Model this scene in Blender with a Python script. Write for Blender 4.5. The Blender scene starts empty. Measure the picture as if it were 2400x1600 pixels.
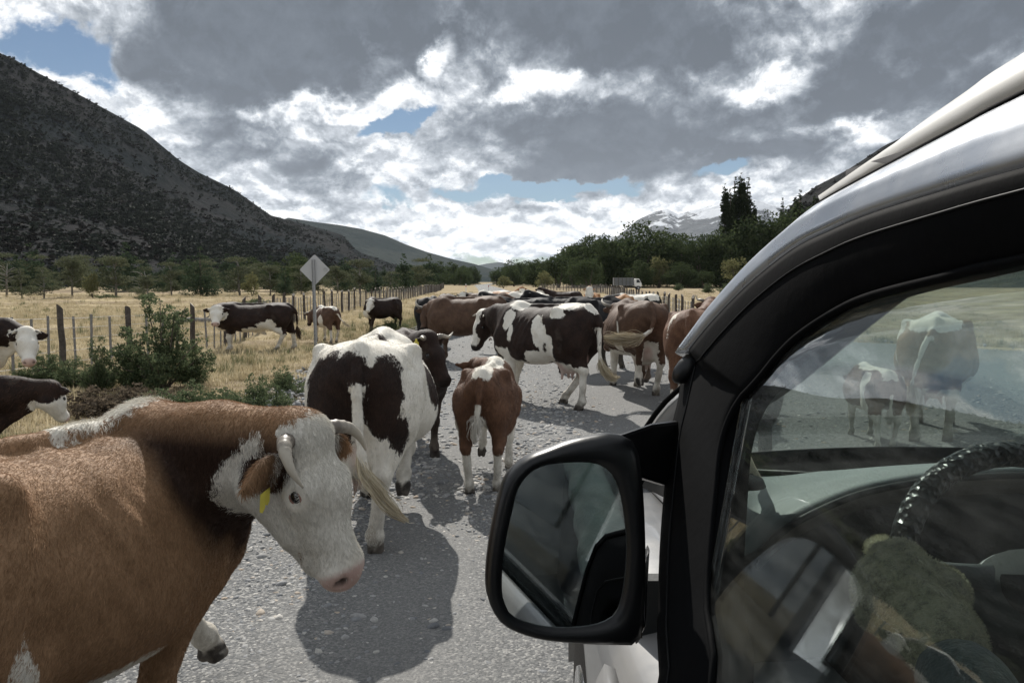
import bpy, math, random
import numpy as np
from mathutils import Vector, Matrix, Quaternion, noise as mnoise

R = math.radians
rng = np.random.default_rng(7)
random.seed(7)
scene = bpy.context.scene
col = scene.collection

# ------------------------------------------------------------------ camera
CAM = np.array([0.0, 0.0, 1.75])
FPX, CX, CY, VH = 1800.0, 1200.0, 800.0, 660.0       # photograph is 2400 px wide
PITCH = math.atan((CY - VH) / FPX)
cam_d = bpy.data.cameras.new('camera')
cam_d.lens = 36.0 * FPX / 2400.0
cam_d.sensor_width = 36.0
cam_d.clip_start = 0.02
cam_d.clip_end = 40000
cam = bpy.data.objects.new('camera', cam_d)
col.objects.link(cam)
cam.location = CAM
cam.rotation_euler = (R(90) - PITCH, 0, 0)
scene.camera = cam
_cp, _sp = math.cos(PITCH), math.sin(PITCH)


def ray(u, v):
    """viewing direction of a point of the photograph, scaled to y = 1"""
    a, b = (u - CX) / FPX, (v - CY) / FPX
    d = np.array([a, _cp - b * _sp, -_sp - b * _cp])
    return d / d[1]


def P(u, v, y):
    return CAM + ray(u, v) * y


def G(u, v, z=0.0):
    d = ray(u, v)
    return CAM + d * ((z - CAM[2]) / d[2])


def PX(u, v, x):
    """point where the view ray meets the plane x = const"""
    d = ray(u, v)
    return CAM + d * (x / d[0])


def azel(u, v):
    d = ray(u, v)
    return math.atan2(d[0], d[1]), math.atan2(d[2], math.hypot(d[0], d[1]))


# ------------------------------------------------------------------ node expressions
class E:
    """a shader value with python operators (each one becomes a Math node)"""
    def __init__(s, t, k):
        s.t, s.k = t, k

    def _op(s, op, *a, clamp=False):
        n = s.t.nodes.new('ShaderNodeMath')
        n.operation = op
        n.use_clamp = clamp
        for i, x in enumerate(a):
            if isinstance(x, E):
                s.t.links.new(x.k, n.inputs[i])
            else:
                n.inputs[i].default_value = float(x)
        return E(s.t, n.outputs[0])

    def __add__(s, o): return s._op('ADD', s, o)
    __radd__ = __add__
    def __sub__(s, o): return s._op('SUBTRACT', s, o)
    def __rsub__(s, o): return s._op('SUBTRACT', o, s)
    def __mul__(s, o): return s._op('MULTIPLY', s, o)
    __rmul__ = __mul__
    def __truediv__(s, o): return s._op('DIVIDE', s, o)
    def max(s, o): return s._op('MAXIMUM', s, o)
    def min(s, o): return s._op('MINIMUM', s, o)
    def smax(s, o, k): return s._op('SMOOTH_MAX', s, o, k)
    def abs(s): return s._op('ABSOLUTE', s)
    def sqrt(s): return s._op('SQRT', s)
    def pow(s, e): return s._op('POWER', s, e)
    def log(s): return s._op('LOGARITHM', s, math.e)
    def atan2(s, o): return s._op('ARCTAN2', s, o)
    def asin(s): return s._op('ARCSINE', s)
    def clamp(s): return s._op('ADD', s, 0.0, clamp=True)

    def ss(s, lo, hi, a=0.0, b=1.0):
        n = s.t.nodes.new('ShaderNodeMapRange')
        n.interpolation_type = 'SMOOTHSTEP'
        s.t.links.new(s.k, n.inputs[0])
        for i, x in enumerate((lo, hi, a, b)):
            n.inputs[i + 1].default_value = x
        return E(s.t, n.outputs[0])

    def lin(s, lo, hi, a=0.0, b=1.0):
        n = s.t.nodes.new('ShaderNodeMapRange')
        s.t.links.new(s.k, n.inputs[0])
        for i, x in enumerate((lo, hi, a, b)):
            n.inputs[i + 1].default_value = x
        return E(s.t, n.outputs[0])


class NT:
    def __init__(s, tree):
        s.t = tree
        tree.nodes.clear()

    def node(s, typ, **kw):
        n = s.t.nodes.new(typ)
        for k, v in kw.items():
            setattr(n, k, v)
        return n

    def link(s, a, b):
        s.t.links.new(a.k if isinstance(a, E) else a, b)

    def coord(s, which='Object'):
        return s.node('ShaderNodeTexCoord').outputs[which]

    def geom(s, which='Position'):
        return s.node('ShaderNodeNewGeometry').outputs[which]

    def sep(s, vec):
        n = s.node('ShaderNodeSeparateXYZ')
        s.link(vec, n.inputs[0])
        return [E(s.t, o) for o in n.outputs]

    def comb(s, *a):
        n = s.node('ShaderNodeCombineXYZ')
        for i, x in enumerate(a):
            if isinstance(x, E):
                s.link(x, n.inputs[i])
            else:
                n.inputs[i].default_value = float(x)
        return n.outputs[0]

    def map(s, vec, scale=(1, 1, 1), loc=(0, 0, 0), rot=(0, 0, 0)):
        n = s.node('ShaderNodeMapping')
        s.link(vec, n.inputs[0])
        n.inputs[1].default_value = loc
        n.inputs[2].default_value = rot
        n.inputs[3].default_value = scale
        return n.outputs[0]

    def noise(s, vec, scale=1.0, detail=4.0, rough=0.5, dist=0.0, lac=2.0, out=0):
        n = s.node('ShaderNodeTexNoise')
        if vec is not None:
            s.link(vec, n.inputs['Vector'])
        n.inputs['Scale'].default_value = scale
        n.inputs['Detail'].default_value = detail
        n.inputs['Roughness'].default_value = rough
        n.inputs['Lacunarity'].default_value = lac
        n.inputs['Distortion'].default_value = dist
        return E(s.t, n.outputs[0]) if out == 0 else n.outputs[1]

    def voronoi(s, vec, scale=1.0, feature='F1', out='Distance', rand=1.0):
        n = s.node('ShaderNodeTexVoronoi', feature=feature)
        if vec is not None:
            s.link(vec, n.inputs['Vector'])
        n.inputs['Scale'].default_value = scale
        n.inputs['Randomness'].default_value = rand
        o = n.outputs[out]
        return E(s.t, o) if out == 'Distance' else o

    def attr(s, name, out='Fac'):
        n = s.node('ShaderNodeAttribute', attribute_name=name)
        return E(s.t, n.outputs[out]) if out == 'Fac' else n.outputs[out]

    def rgb(s, c):
        n = s.node('ShaderNodeRGB')
        n.outputs[0].default_value = (*c[:3], 1)
        return n.outputs[0]

    def mix(s, f, a, b, blend='MIX'):
        n = s.node('ShaderNodeMix', data_type='RGBA', blend_type=blend)
        if isinstance(f, E):
            s.link(f, n.inputs[0])
        else:
            n.inputs[0].default_value = f
        for i, x in ((6, a), (7, b)):
            if isinstance(x, (tuple, list)):
                n.inputs[i].default_value = (*x[:3], 1)
            else:
                s.link(x, n.inputs[i])
        return n.outputs[2]

    def scale(s, c, f):
        """colour times value"""
        n = s.node('ShaderNodeVectorMath', operation='SCALE')
        if isinstance(c, (tuple, list)):
            n.inputs[0].default_value = c[:3]
        else:
            s.link(c, n.inputs[0])
        if isinstance(f, E):
            s.link(f, n.inputs['Scale'])
        else:
            n.inputs['Scale'].default_value = f
        return n.outputs[0]

    def ramp(s, f, stops, interp='LINEAR'):
        n = s.node('ShaderNodeValToRGB')
        s.link(f, n.inputs[0])
        cr = n.color_ramp
        cr.interpolation = interp
        while len(cr.elements) < len(stops):
            cr.elements.new(0.5)
        for e, (p, c) in zip(cr.elements, stops):
            e.position = p
            e.color = (*c[:3], 1) if isinstance(c, (tuple, list)) else (c, c, c, 1)
        return n.outputs[0]

    def bump(s, h, strength=0.3, dist=0.02):
        n = s.node('ShaderNodeBump')
        n.inputs['Strength'].default_value = strength
        n.inputs['Distance'].default_value = dist
        s.link(h, n.inputs['Height'])
        return n.outputs[0]


def mat(name):
    m = bpy.data.materials.new(name)
    m.use_nodes = True
    return m, NT(m.node_tree)


def finish(nt, base, rough=0.6, spec=0.3, normal=None, metal=0.0, coat=0.0, sheen=0.0, trans=None):
    b = nt.node('ShaderNodeBsdfPrincipled')
    for k, x in (('Base Color', base), ('Roughness', rough), ('Specular IOR Level', spec),
                 ('Metallic', metal), ('Coat Weight', coat), ('Sheen Weight', sheen)):
        if isinstance(x, (tuple, list)):
            b.inputs[k].default_value = (*x[:3], 1)
        elif isinstance(x, (int, float)):
            b.inputs[k].default_value = x
        else:
            nt.link(x, b.inputs[k])
    if normal is not None:
        nt.link(normal, b.inputs['Normal'])
    out = nt.node('ShaderNodeOutputMaterial')
    sh = b.outputs[0]
    if trans is not None:
        t = nt.node('ShaderNodeBsdfTranslucent')
        if isinstance(base, (tuple, list)):
            t.inputs[0].default_value = (*base[:3], 1)
        else:
            nt.link(base, t.inputs[0])
        mx = nt.node('ShaderNodeMixShader')
        mx.inputs[0].default_value = trans
        nt.link(sh, mx.inputs[1])
        nt.link(t.outputs[0], mx.inputs[2])
        sh = mx.outputs[0]
    nt.link(sh, out.inputs[0])
    return b


def simple(name, c, rough=0.6, spec=0.3, metal=0.0, var=0.15, scale=8.0, bump=0.0, coat=0.0, sheen=0.0):
    """plain material with a little noise in colour, gloss and relief"""
    m, nt = mat(name)
    co = nt.coord()
    n = nt.noise(co, scale, 5, 0.6)
    base = nt.scale(c, n.lin(0.25, 0.75, 1 - var, 1 + var))
    nrm = None
    if bump:
        nrm = nt.bump(nt.noise(co, scale * 6, 4, 0.6), bump, 0.01)
    finish(nt, base, n.lin(0.3, 0.7, max(0.02, rough - 0.06), min(1, rough + 0.06)), spec, nrm, metal, coat, sheen)
    return m


# ------------------------------------------------------------------ sky
SUN_EL, SUN_AZ = R(39.5), R(-12)        # azimuth from straight ahead, left is negative
SKY_K = 0.05
w = bpy.data.worlds.new('World')
scene.world = w
w.use_nodes = True
nt = NT(w.node_tree)
gen = nt.coord('Generated')
sky = nt.node('ShaderNodeTexSky', sky_type='NISHITA')
sky.sun_disc = False
sky.sun_elevation = SUN_EL
sky.sun_rotation = SUN_AZ
sky.altitude = 300
sky.air_density = 1.0
sky.dust_density = 0.0
sky.ozone_density = 2.5
dx, dy, dz = nt.sep(gen)
az = dx.atan2(dy)
el = dz.max(0.0).asin()
h = dz.max(0.0) + 0.24
pv = nt.comb(az * 4.2, h.log() * 2.3, 0.7)
warp = nt.noise(pv, 3.0, 4, 0.5, out=1)
wv = nt.node('ShaderNodeVectorMath', operation='MULTIPLY_ADD')
nt.link(warp, wv.inputs[0])
wv.inputs[1].default_value = (0.13, 0.10, 0.0)
nt.link(pv, wv.inputs[2])
pw = wv.outputs[0]
n_big = nt.noise(pw, 2.6, 12, 0.6)
n_huge = nt.noise(pw, 1.1, 4, 0.5)
n_up = nt.noise(nt.map(pw, loc=(0.0, 0.045, 0)), 4.0, 7, 0.58)
n_lo = nt.noise(pw, 4.0, 7, 0.58)
n_fine = nt.noise(pw, 9.0, 9, 0.62)
wx, wy, wz = nt.sep(nt.noise(pw, 4.0, 7, 0.6, out=1))


def blob(u, v, ru, rv, rot=0.0):
    a, e = azel(u, v)
    x = az - a + (wx - 0.5) * 0.10
    y = el - e + (wy - 0.5) * 0.07
    c, s_ = math.cos(rot), math.sin(rot)
    X = (x * c + y * s_) / (ru / FPX)
    Y = (y * c - x * s_) / (rv / FPX)
    return (1.0 - (X * X + Y * Y).sqrt()).max(-1.0)


def union(bl, k=0.25):
    r = None
    for wgt, b in bl:
        b = b * wgt if wgt != 1 else b
        r = b if r is None else r.smax(b, k)
    return r


dark = union([
    (1.15, blob(660, 110, 430, 190, 0.08)), (1.0, blob(960, 60, 260, 170)),
    (1.35, blob(1480, 70, 420, 130, -0.1)), (1.15, blob(1420, 320, 480, 85, -0.03)),
    (1.0, blob(1780, 350, 300, 50, 0.1)), (1.1, blob(2250, 40, 260, 120, 0.25)),
    (0.8, blob(1950, 250, 420, 130, 0.1)), (0.75, blob(730, 400, 130, 42)),
    (0.6, blob(540, 330, 110, 60)), (0.8, blob(1330, 398, 230, 22)),
    (0.45, blob(70, 5, 260, 60)), (0.7, blob(300, -700, 900, 200)), (0.6, blob(2100, -900, 700, 240)),
    (0.5, blob(-900, 180, 400, 110)), (0.7, blob(2750, 300, 360, 120)), (0.7, blob(-1500, 350, 500, 120)),
])
blue = union([
    (0.85, blob(170, 108, 150, 66, -0.3)), (0.85, blob(940, 285, 110, 26, 0.3)),
    (1.0, blob(1270, 437, 260, 26, 0.04)), (0.8, blob(1080, 455, 130, 22)),
    (1.0, blob(1690, 388, 110, 26, 0.1)), (0.45, blob(905, 465, 70, 20)),
    (0.55, blob(1150, 625, 160, 22)), (0.9, blob(-350, 330, 280, 120)), (0.8, blob(-1100, 150, 300, 120)),
])
white = union([(1.0, blob(1010, 130, 90, 40, 1.1)), (0.8, blob(1300, 200, 230, 34, 0.12)),
               (1.0, blob(1800, 205, 140, 40, 0.15)), (0.9, blob(2010, 300, 160, 38, 0.05)),
               (1.0, blob(230, 190, 150, 60, -0.6)), (0.8, blob(720, 255, 330, 30, 0.05)), (0.9, blob(930, 235, 90, 60, .5)),
               (0.7, blob(1320, 545, 700, 90)), (0.6, blob(60, 40, 200, 60)), (1.0, blob(-380, -130, 520, 210)), (0.7, blob(120, -160, 260, 120))])
low = el.ss(0.03, 0.17, 1.0, 0.0)
puff = n_big - 0.5
dk = dark.max(-0.15)
th = 0.17 + (wz - 0.5) * 0.7 + dk * 0.75 - white.max(0.0) * 0.30 + puff * 1.25 + (n_fine - 0.5) * 0.30 - blue.max(-0.4) * 1.0 + low * 0.12
alpha = th.ss(-0.20, 0.14)
# lit from behind: thin edges glow, thick bellies are grey
emb = (n_lo - n_up) * 5.5
body = dk * 0.92 + puff * 2.5 + (n_huge - 0.5) * 1.5 + 0.24 - low * 0.20 - white.max(0.0) * 0.95
lum = body.ss(-0.18, 0.90, 1.0, 0.0)
n_mid = nt.noise(nt.map(pw, loc=(3.1, 1.7, 0)), 5.2, 9, 0.6)
n_mid_up = nt.noise(nt.map(pw, loc=(3.1, 1.76, 0)), 5.2, 5, 0.6)
belly = (n_mid - n_mid_up * 0.55 - 0.225).ss(-0.07, 0.10)
bright = 0.125 + (n_mid - 0.5) * 0.16 + (n_huge - 0.5) * 0.12 + lum.pow(1.25) * (0.45 + belly * 0.40 + white.max(0.0) * 0.25) + emb * (0.03 + lum * 0.34) + (n_fine - 0.5) * (0.03 + 0.34 * lum)
bright = bright.max(0.12).min(1.3)
cc = nt.ramp(bright, [(0.0, (0.0, 0.0, 0.0)), (0.14, (0.102, 0.122, 0.150)), (0.30, (0.212, 0.242, 0.280)), (0.6, (0.51, 0.545, 0.59)), (0.85, (0.84, 0.86, 0.88)), (1.0, (0.98, 0.985, 0.98))])
hz = el.ss(0.0, 0.10, 1.0, 0.0)
cc = nt.mix(hz * 0.22, cc, (0.62, 0.70, 0.80))
clouds = nt.scale(cc, 1.0 / SKY_K)
blue_sky = nt.mix(1.0, sky.outputs[0], (0.78, 0.86, 0.90), 'MULTIPLY')
skyc = nt.mix(alpha, blue_sky, clouds)
# below the horizon the sky carries on as the dim ground
skyc = nt.mix(dz.ss(-0.06, -0.005, 1.0, 0.0), skyc, (0.9, 0.95, 1.0))
bg = nt.node('ShaderNodeBackground')
bg.inputs[1].default_value = SKY_K
nt.link(skyc, bg.inputs[0])
nt.link(bg.outputs[0], nt.node('ShaderNodeOutputWorld').inputs[0])
w.cycles.sampling_method = 'MANUAL'
w.cycles.sample_map_resolution = 1024

sun_d = bpy.data.lights.new('sun', 'SUN')
sun_d.energy = 5.0
sun_d.angle = R(0.5)
sun_d.color = (1.0, 0.955, 0.885)
sun = bpy.data.objects.new('sun', sun_d)
col.objects.link(sun)
SUN_DIR = Vector((math.sin(SUN_AZ) * math.cos(SUN_EL), math.cos(SUN_AZ) * math.cos(SUN_EL), math.sin(SUN_EL)))
sun.rotation_euler = (-SUN_DIR).to_track_quat('-Z', 'Y').to_euler()
sun.location = (0, 0, 60)

vs = scene.view_settings
vs.view_transform = 'Standard'
vs.look = 'None'
vs.exposure = 0.28
vs.gamma = 1.0
vs.use_curve_mapping = False
cy = scene.cycles
cy.max_bounces = 6
cy.diffuse_bounces = 2
cy.glossy_bounces = 4
cy.transmission_bounces = 6
cy.transparent_max_bounces = 12
cy.volume_bounces = 0
cy.caustics_reflective = False
cy.caustics_refractive = False
cy.sample_clamp_indirect = 4.0


# ------------------------------------------------------------------ objects and meshes
def tag(o, label=None, cat=None, group=None, kind=None):
    if label: o['label'] = label
    if cat: o['category'] = cat
    if group: o['group'] = group
    if kind: o['kind'] = kind
    return o


def link(o, parent=None):
    col.objects.link(o)
    if parent is not None:
        o.parent = parent
    return o


def empty(name, loc=(0, 0, 0), rz=0.0, parent=None):
    o = bpy.data.objects.new(name, None)
    o.location = loc
    o.rotation_euler = (0, 0, rz)
    o.empty_display_size = 0.1
    return link(o, parent)


def mesh_data(name, v, f, m=None, smooth=True, mats=None):
    """v (n,3); f either (m,k) array or list of index tuples"""
    me = bpy.data.meshes.new(name)
    v = np.asarray(v, dtype=np.float32)
    if isinstance(f, np.ndarray):
        nf, k = f.shape
        me.vertices.add(len(v))
        me.vertices.foreach_set('co', v.ravel())
        me.loops.add(nf * k)
        me.loops.foreach_set('vertex_index', f.astype(np.int32).ravel())
        me.polygons.add(nf)
        me.polygons.foreach_set('loop_start', np.arange(0, nf * k, k, dtype=np.int32))
        me.update(calc_edges=True)
    else:
        me.from_pydata([tuple(map(float, x)) for x in v], [], [tuple(int(i) for i in q) for q in f])
        me.update()
    if smooth:
        me.polygons.foreach_set('use_smooth', np.ones(len(me.polygons), dtype=bool))
    for q in ([m] if m else []) + (mats or []):
        me.materials.append(q)
    return me


def obj(name, me, parent=None, loc=None):
    o = bpy.data.objects.new(name, me)
    if loc is not None:
        o.location = loc
    return link(o, parent)


class MB:
    """collects simple solids into one mesh"""
    def __init__(s):
        s.v, s.f = [], []

    def add(s, v, f):
        k = len(s.v)
        s.v += [tuple(x) for x in v]
        s.f += [tuple(i + k for i in q) for q in f]
        return s

    def box(s, c, d, rot=None):
        x, y, z = (q / 2 for q in d)
        v = [Vector((a * x, b * y, e * z)) for a in (-1, 1) for b in (-1, 1) for e in (-1, 1)]
        if rot is not None:
            v = [rot @ q for q in v]
        v = [q + Vector(c) for q in v]
        return s.add(v, [(0, 1, 3, 2), (4, 6, 7, 5), (0, 4, 5, 1), (2, 3, 7, 6), (0, 2, 6, 4), (1, 5, 7, 3)])

    def tube(s, pts, rad, n=8, cap=True, flat=1.0):
        """tube through points with per-point radius"""
        pts = [Vector(p) for p in pts]
        if isinstance(rad, (int, float)):
            rad = [rad] * len(pts)
        rings, up = [], Vector((0, 0, 1))
        t0 = (pts[1] - pts[0]).normalized()
        if abs(t0.dot(up)) > 0.9:
            up = Vector((1, 0, 0))
        a = (up - t0 * up.dot(t0)).normalized()
        v = []
        for i, p in enumerate(pts):
            t = (pts[min(i + 1, len(pts) - 1)] - pts[max(i - 1, 0)])
            t = t.normalized() if t.length > 1e-9 else t0
            a = (a - t * a.dot(t)).normalized()
            b = t.cross(a)
            for k in range(n):
                q = 2 * math.pi * k / n
                v.append(p + (a * math.cos(q) + b * math.sin(q) * flat) * rad[i])
        f = []
        for i in range(len(pts) - 1):
            for k in range(n):
                f.append((i * n + k, i * n + (k + 1) % n, (i + 1) * n + (k + 1) % n, (i + 1) * n + k))
        if cap:
            f.append(tuple(range(n - 1, -1, -1)))
            f.append(tuple(range((len(pts) - 1) * n, len(pts) * n)))
        return s.add(v, f)

    def loft(s, rings, close=True, cap=True):
        n = len(rings[0])
        v = [p for r in rings for p in r]
        f = []
        for i in range(len(rings) - 1):
            for k in range(n if close else n - 1):
                f.append((i * n + k, i * n + (k + 1) % n, (i + 1) * n + (k + 1) % n, (i + 1) * n + k))
        if cap and close:
            f.append(tuple(range(n - 1, -1, -1)))
            f.append(tuple(range((len(rings) - 1) * n, len(rings) * n)))
        return s.add(v, f)

    def data(s, name, m, smooth=False):
        return mesh_data(name, s.v, s.f, m, smooth)

    def build(s, name, m, parent=None, smooth=False, bevel=0.0, loc=None, subd=0):
        o = obj(name, s.data(name, m, smooth), parent, loc)
        if bevel:
            b = o.modifiers.new('bevel', 'BEVEL')
            b.width = bevel
            b.segments = 2
            b.limit_method = 'ANGLE'
            b.angle_limit = R(40)
        if subd:
            sd = o.modifiers.new('subd', 'SUBSURF')
            sd.levels = sd.render_levels = subd
        return o


def spline(pts, n):
    """Catmull-Rom through points, n samples"""
    p = np.asarray(pts, float)
    p = np.vstack([2 * p[0] - p[1], p, 2 * p[-1] - p[-2]])
    out = []
    m = len(p) - 3
    for q in np.linspace(0, m - 1e-6, n):
        i = int(q); t = q - i
        a, b, c, d = p[i:i + 4]
        out.append(0.5 * ((2 * b) + (-a + c) * t + (2 * a - 5 * b + 4 * c - d) * t * t + (-a + 3 * b - 3 * c + d) * t ** 3))
    return np.array(out)


def fbm2(x, y, oct=5, seed=0, gain=0.5):
    """vectorised value noise"""
    r = np.random.default_rng(seed)
    tab = r.random((256, 256))
    out = np.zeros_like(x, dtype=float); amp = 1.0; tot = 0
    for o in range(oct):
        xi = np.floor(x).astype(int); yi = np.floor(y).astype(int)
        fx = x - xi; fy = y - yi
        fx = fx * fx * (3 - 2 * fx); fy = fy * fy * (3 - 2 * fy)
        g = lambda i, j: tab[(xi + i) % 256, (yi + j) % 256]
        out += amp * ((g(0, 0) * (1 - fx) + g(1, 0) * fx) * (1 - fy) + (g(0, 1) * (1 - fx) + g(1, 1) * fx) * fy)
        tot += amp; amp *= gain; x = x * 2.03 + 17.1; y = y * 2.03 + 5.7
    return out / tot


def grid_faces(nu, nv):
    i, j = np.meshgrid(np.arange(nu - 1), np.arange(nv - 1), indexing='ij')
    a = (i * nv + j).ravel()
    return np.stack([a, a + nv, a + nv + 1, a + 1], 1)


def scatter(name, pts, rots, scl, protos, idx=None, label=None, kind='stuff', parent=None):
    """one object that instances small prototype meshes on points (stuff nobody could count)"""
    me = bpy.data.meshes.new(name)
    n = len(pts)
    me.vertices.add(n)
    me.vertices.foreach_set('co', np.asarray(pts, np.float32).ravel())
    a = me.attributes.new('rot', 'FLOAT_VECTOR', 'POINT'); a.data.foreach_set('vector', np.asarray(rots, np.float32).ravel())
    s3 = np.asarray(scl, np.float32)
    if s3.ndim == 1: s3 = np.repeat(s3[:, None], 3, 1)
    a = me.attributes.new('scl', 'FLOAT_VECTOR', 'POINT'); a.data.foreach_set('vector', np.ascontiguousarray(s3).ravel())
    a = me.attributes.new('idx', 'INT', 'POINT')
    a.data.foreach_set('value', (rng.integers(0, len(protos), n) if idx is None else np.asarray(idx)).astype(np.int32))
    o = obj(name, me, parent)
    ng = bpy.data.node_groups.new(name + '_nodes', 'GeometryNodeTree')
    ng.interface.new_socket('Geometry', in_out='INPUT', socket_type='NodeSocketGeometry')
    ng.interface.new_socket('Geometry', in_out='OUTPUT', socket_type='NodeSocketGeometry')
    N, L = ng.nodes, ng.links
    gi, go = N.new('NodeGroupInput'), N.new('NodeGroupOutput')
    iop = N.new('GeometryNodeInstanceOnPoints')
    g2i = N.new('GeometryNodeGeometryToInstance')
    for p in reversed(protos):
        oi = N.new('GeometryNodeObjectInfo')
        oi.inputs[0].default_value = p
        L.new(oi.outputs['Geometry'], g2i.inputs[0])
    L.new(gi.outputs[0], iop.inputs['Points'])
    L.new(g2i.outputs[0], iop.inputs['Instance'])
    iop.inputs['Pick Instance'].default_value = True
    for nm, ty, sock in (('idx', 'INT', 'Instance Index'), ('rot', 'FLOAT_VECTOR', 'Rotation'), ('scl', 'FLOAT_VECTOR', 'Scale')):
        na = N.new('GeometryNodeInputNamedAttribute'); na.data_type = ty
        na.inputs[0].default_value = nm
        L.new(na.outputs[0], iop.inputs[sock])
    L.new(iop.outputs[0], go.inputs[0])
    md = o.modifiers.new('scatter', 'NODES')
    md.node_group = ng
    return tag(o, label, None, None, kind)


def proto(name, me):
    """prototype mesh object for scatter(), not linked to the scene"""
    return bpy.data.objects.new(name, me)
# ------------------------------------------------------------------ ground, road, hills
def road_cx(y):
    """centre line of the gravel road (it drifts left far away)"""
    y = np.asarray(y, float)
    return 0.75 - 3.6 * np.clip((y - 24) / 110, 0, 3) ** 1.3


def road_hw(y):
    y = np.asarray(y, float)
    return 4.1 - 0.9 * np.clip((y - 30) / 90, 0, 1)


def road_hr(y):
    """half width on the right, where a stony lay-by widens the road beside the car"""
    y = np.asarray(y, float)
    k = np.clip((27 - y) / 9, 0, 1)
    return road_hw(y) + 10 * k * k * (3 - 2 * k)


def track(t):
    """0 in the wheel tracks, 1 on the loose gravel between and beside them"""
    return 1 - np.clip(np.exp(-((t + 1.15) / .55) ** 2) + np.exp(-((t - .75) / .60) ** 2), 0, 1)


# dry pasture
m_grass, nt = mat('dry_pasture')
pos = nt.geom('Position')
n1 = nt.noise(nt.map(pos, scale=(0.10, 0.30, 0.1)), 1.0, 6, 0.6)
n2 = nt.noise(pos, 0.9, 6, 0.65)
n3 = nt.noise(pos, 14.0, 6, 0.7)
n4 = nt.noise(nt.map(pos, scale=(0.02, 0.06, 0.02)), 1.0, 5, 0.6)
base = nt.mix((n1 * 0.6 + n4 * 0.4).ss(0.40, 0.60), (0.40, 0.335, 0.215), (0.235, 0.185, 0.135))
base = nt.mix(n2.ss(0.50, 0.68) * 0.75, base, (0.20, 0.165, 0.135))
base = nt.mix(n2.ss(0.28, 0.44, 1.0, 0.0) * 0.5, base, (0.50, 0.43, 0.285))
base = nt.scale(base, n3.lin(0.25, 0.75, 0.55, 1.45))
finish(nt, base, 1.0, 0.0, nt.bump(n3 + n2, 0.8, 0.06))

m_gravel, nt = mat('road_gravel')
pos = nt.geom('Position')
x, y, z = nt.sep(pos)
vcell = nt.voronoi(nt.map(pos, scale=(1, 1, 0.2)), 85.0, out='Color')
vd = nt.voronoi(nt.map(pos, scale=(1, 1, 0.2)), 85.0)
vcell2 = nt.voronoi(nt.map(pos, scale=(1, 1, 0.2)), 190.0, out='Color')
big = nt.noise(nt.map(pos, scale=(0.9, 0.12, 1)), 1.0, 5, 0.55)
fine = nt.noise(pos, 60, 5, 0.7)
tone = nt.ramp(E(nt.t, nt.sep(vcell)[0].k), [(0.0, (0.045, 0.049, 0.054)), (0.35, (0.098, 0.102, 0.105)), (0.75, (0.175, 0.176, 0.173)), (1.0, (0.36, 0.35, 0.33))])
tone2 = nt.ramp(E(nt.t, nt.sep(vcell2)[1].k), [(0.0, (0.085, 0.089, 0.094)), (0.6, (0.16, 0.161, 0.158)), (1.0, (0.28, 0.272, 0.26))])
# wheel-packed fines against loose stones
px_ = x - 0.75 + (nt.noise(pos, 0.35, 3, 0.5) - 0.5) * 0.8
ga = lambda c, w_: px_._op('EXPONENT', (px_ - c) * (px_ - c) * (-1.0 / (w_ * w_)))
trk = (ga(-1.15, .6) + ga(.75, .65)).min(1.0)
pack = (trk * 0.75 + big.ss(0.40, 0.62) * 0.4).clamp()
base = nt.mix(pack * 0.8, tone, nt.mix(0.6, tone2, (0.168, 0.165, 0.157)))
base = nt.scale(base, fine.lin(0.25, 0.75, 0.75, 1.25))
hgt = vd * (1.0 - pack * 0.75) * -1.0 + fine * 0.35
finish(nt, base, 0.85, 0.18, nt.bump(hgt, 0.7, 0.008))


def ground_z(x, y):
    """gentle unevenness away from the road; flat where the road lies"""
    dx0 = x - road_cx(np.clip(y, 0, 400))
    d = np.where(dx0 < 0, -dx0 - 4.4, dx0 - 0.3 - road_hr(np.clip(y, -20, 400)))
    k = np.clip(d / 5.0, 0, 1)
    return k * ((fbm2(x * 0.22 + 40, y * 0.22 + 11, 4, 3) - 0.5) * 0.30 + (fbm2(x * 0.035 + 9, y * 0.035, 3, 4) - 0.5) * 0.8) \
        - 0.04 * np.clip(d / 0.8, 0, 1) - 0.0


def axis(far, near_step):
    a = [0.0]
    while a[-1] < far:
        a.append(a[-1] + near_step * (1 + a[-1] * 0.09))
    return np.array(a)


ax = axis(9000, 0.5)
gx = np.concatenate([-ax[:0:-1], ax])
gy = np.concatenate([-axis(400, 1.0)[:0:-1], axis(9000, 0.45)])
X, Y = np.meshgrid(gx, gy, indexing='ij')
Z = ground_z(X, Y) * np.clip(1 - np.hypot(X, Y) / 500, 0, 1)
o = obj('ground', mesh_data('ground', np.stack([X, Y, Z], -1).reshape(-1, 3), grid_faces(len(gx), len(gy))[:, ::-1], m_grass))
o.data.flip_normals() if o.data.polygons[0].normal.z < 0 else None
tag(o, 'dry straw coloured pasture on both sides of the gravel road', 'ground', kind='structure')

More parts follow.
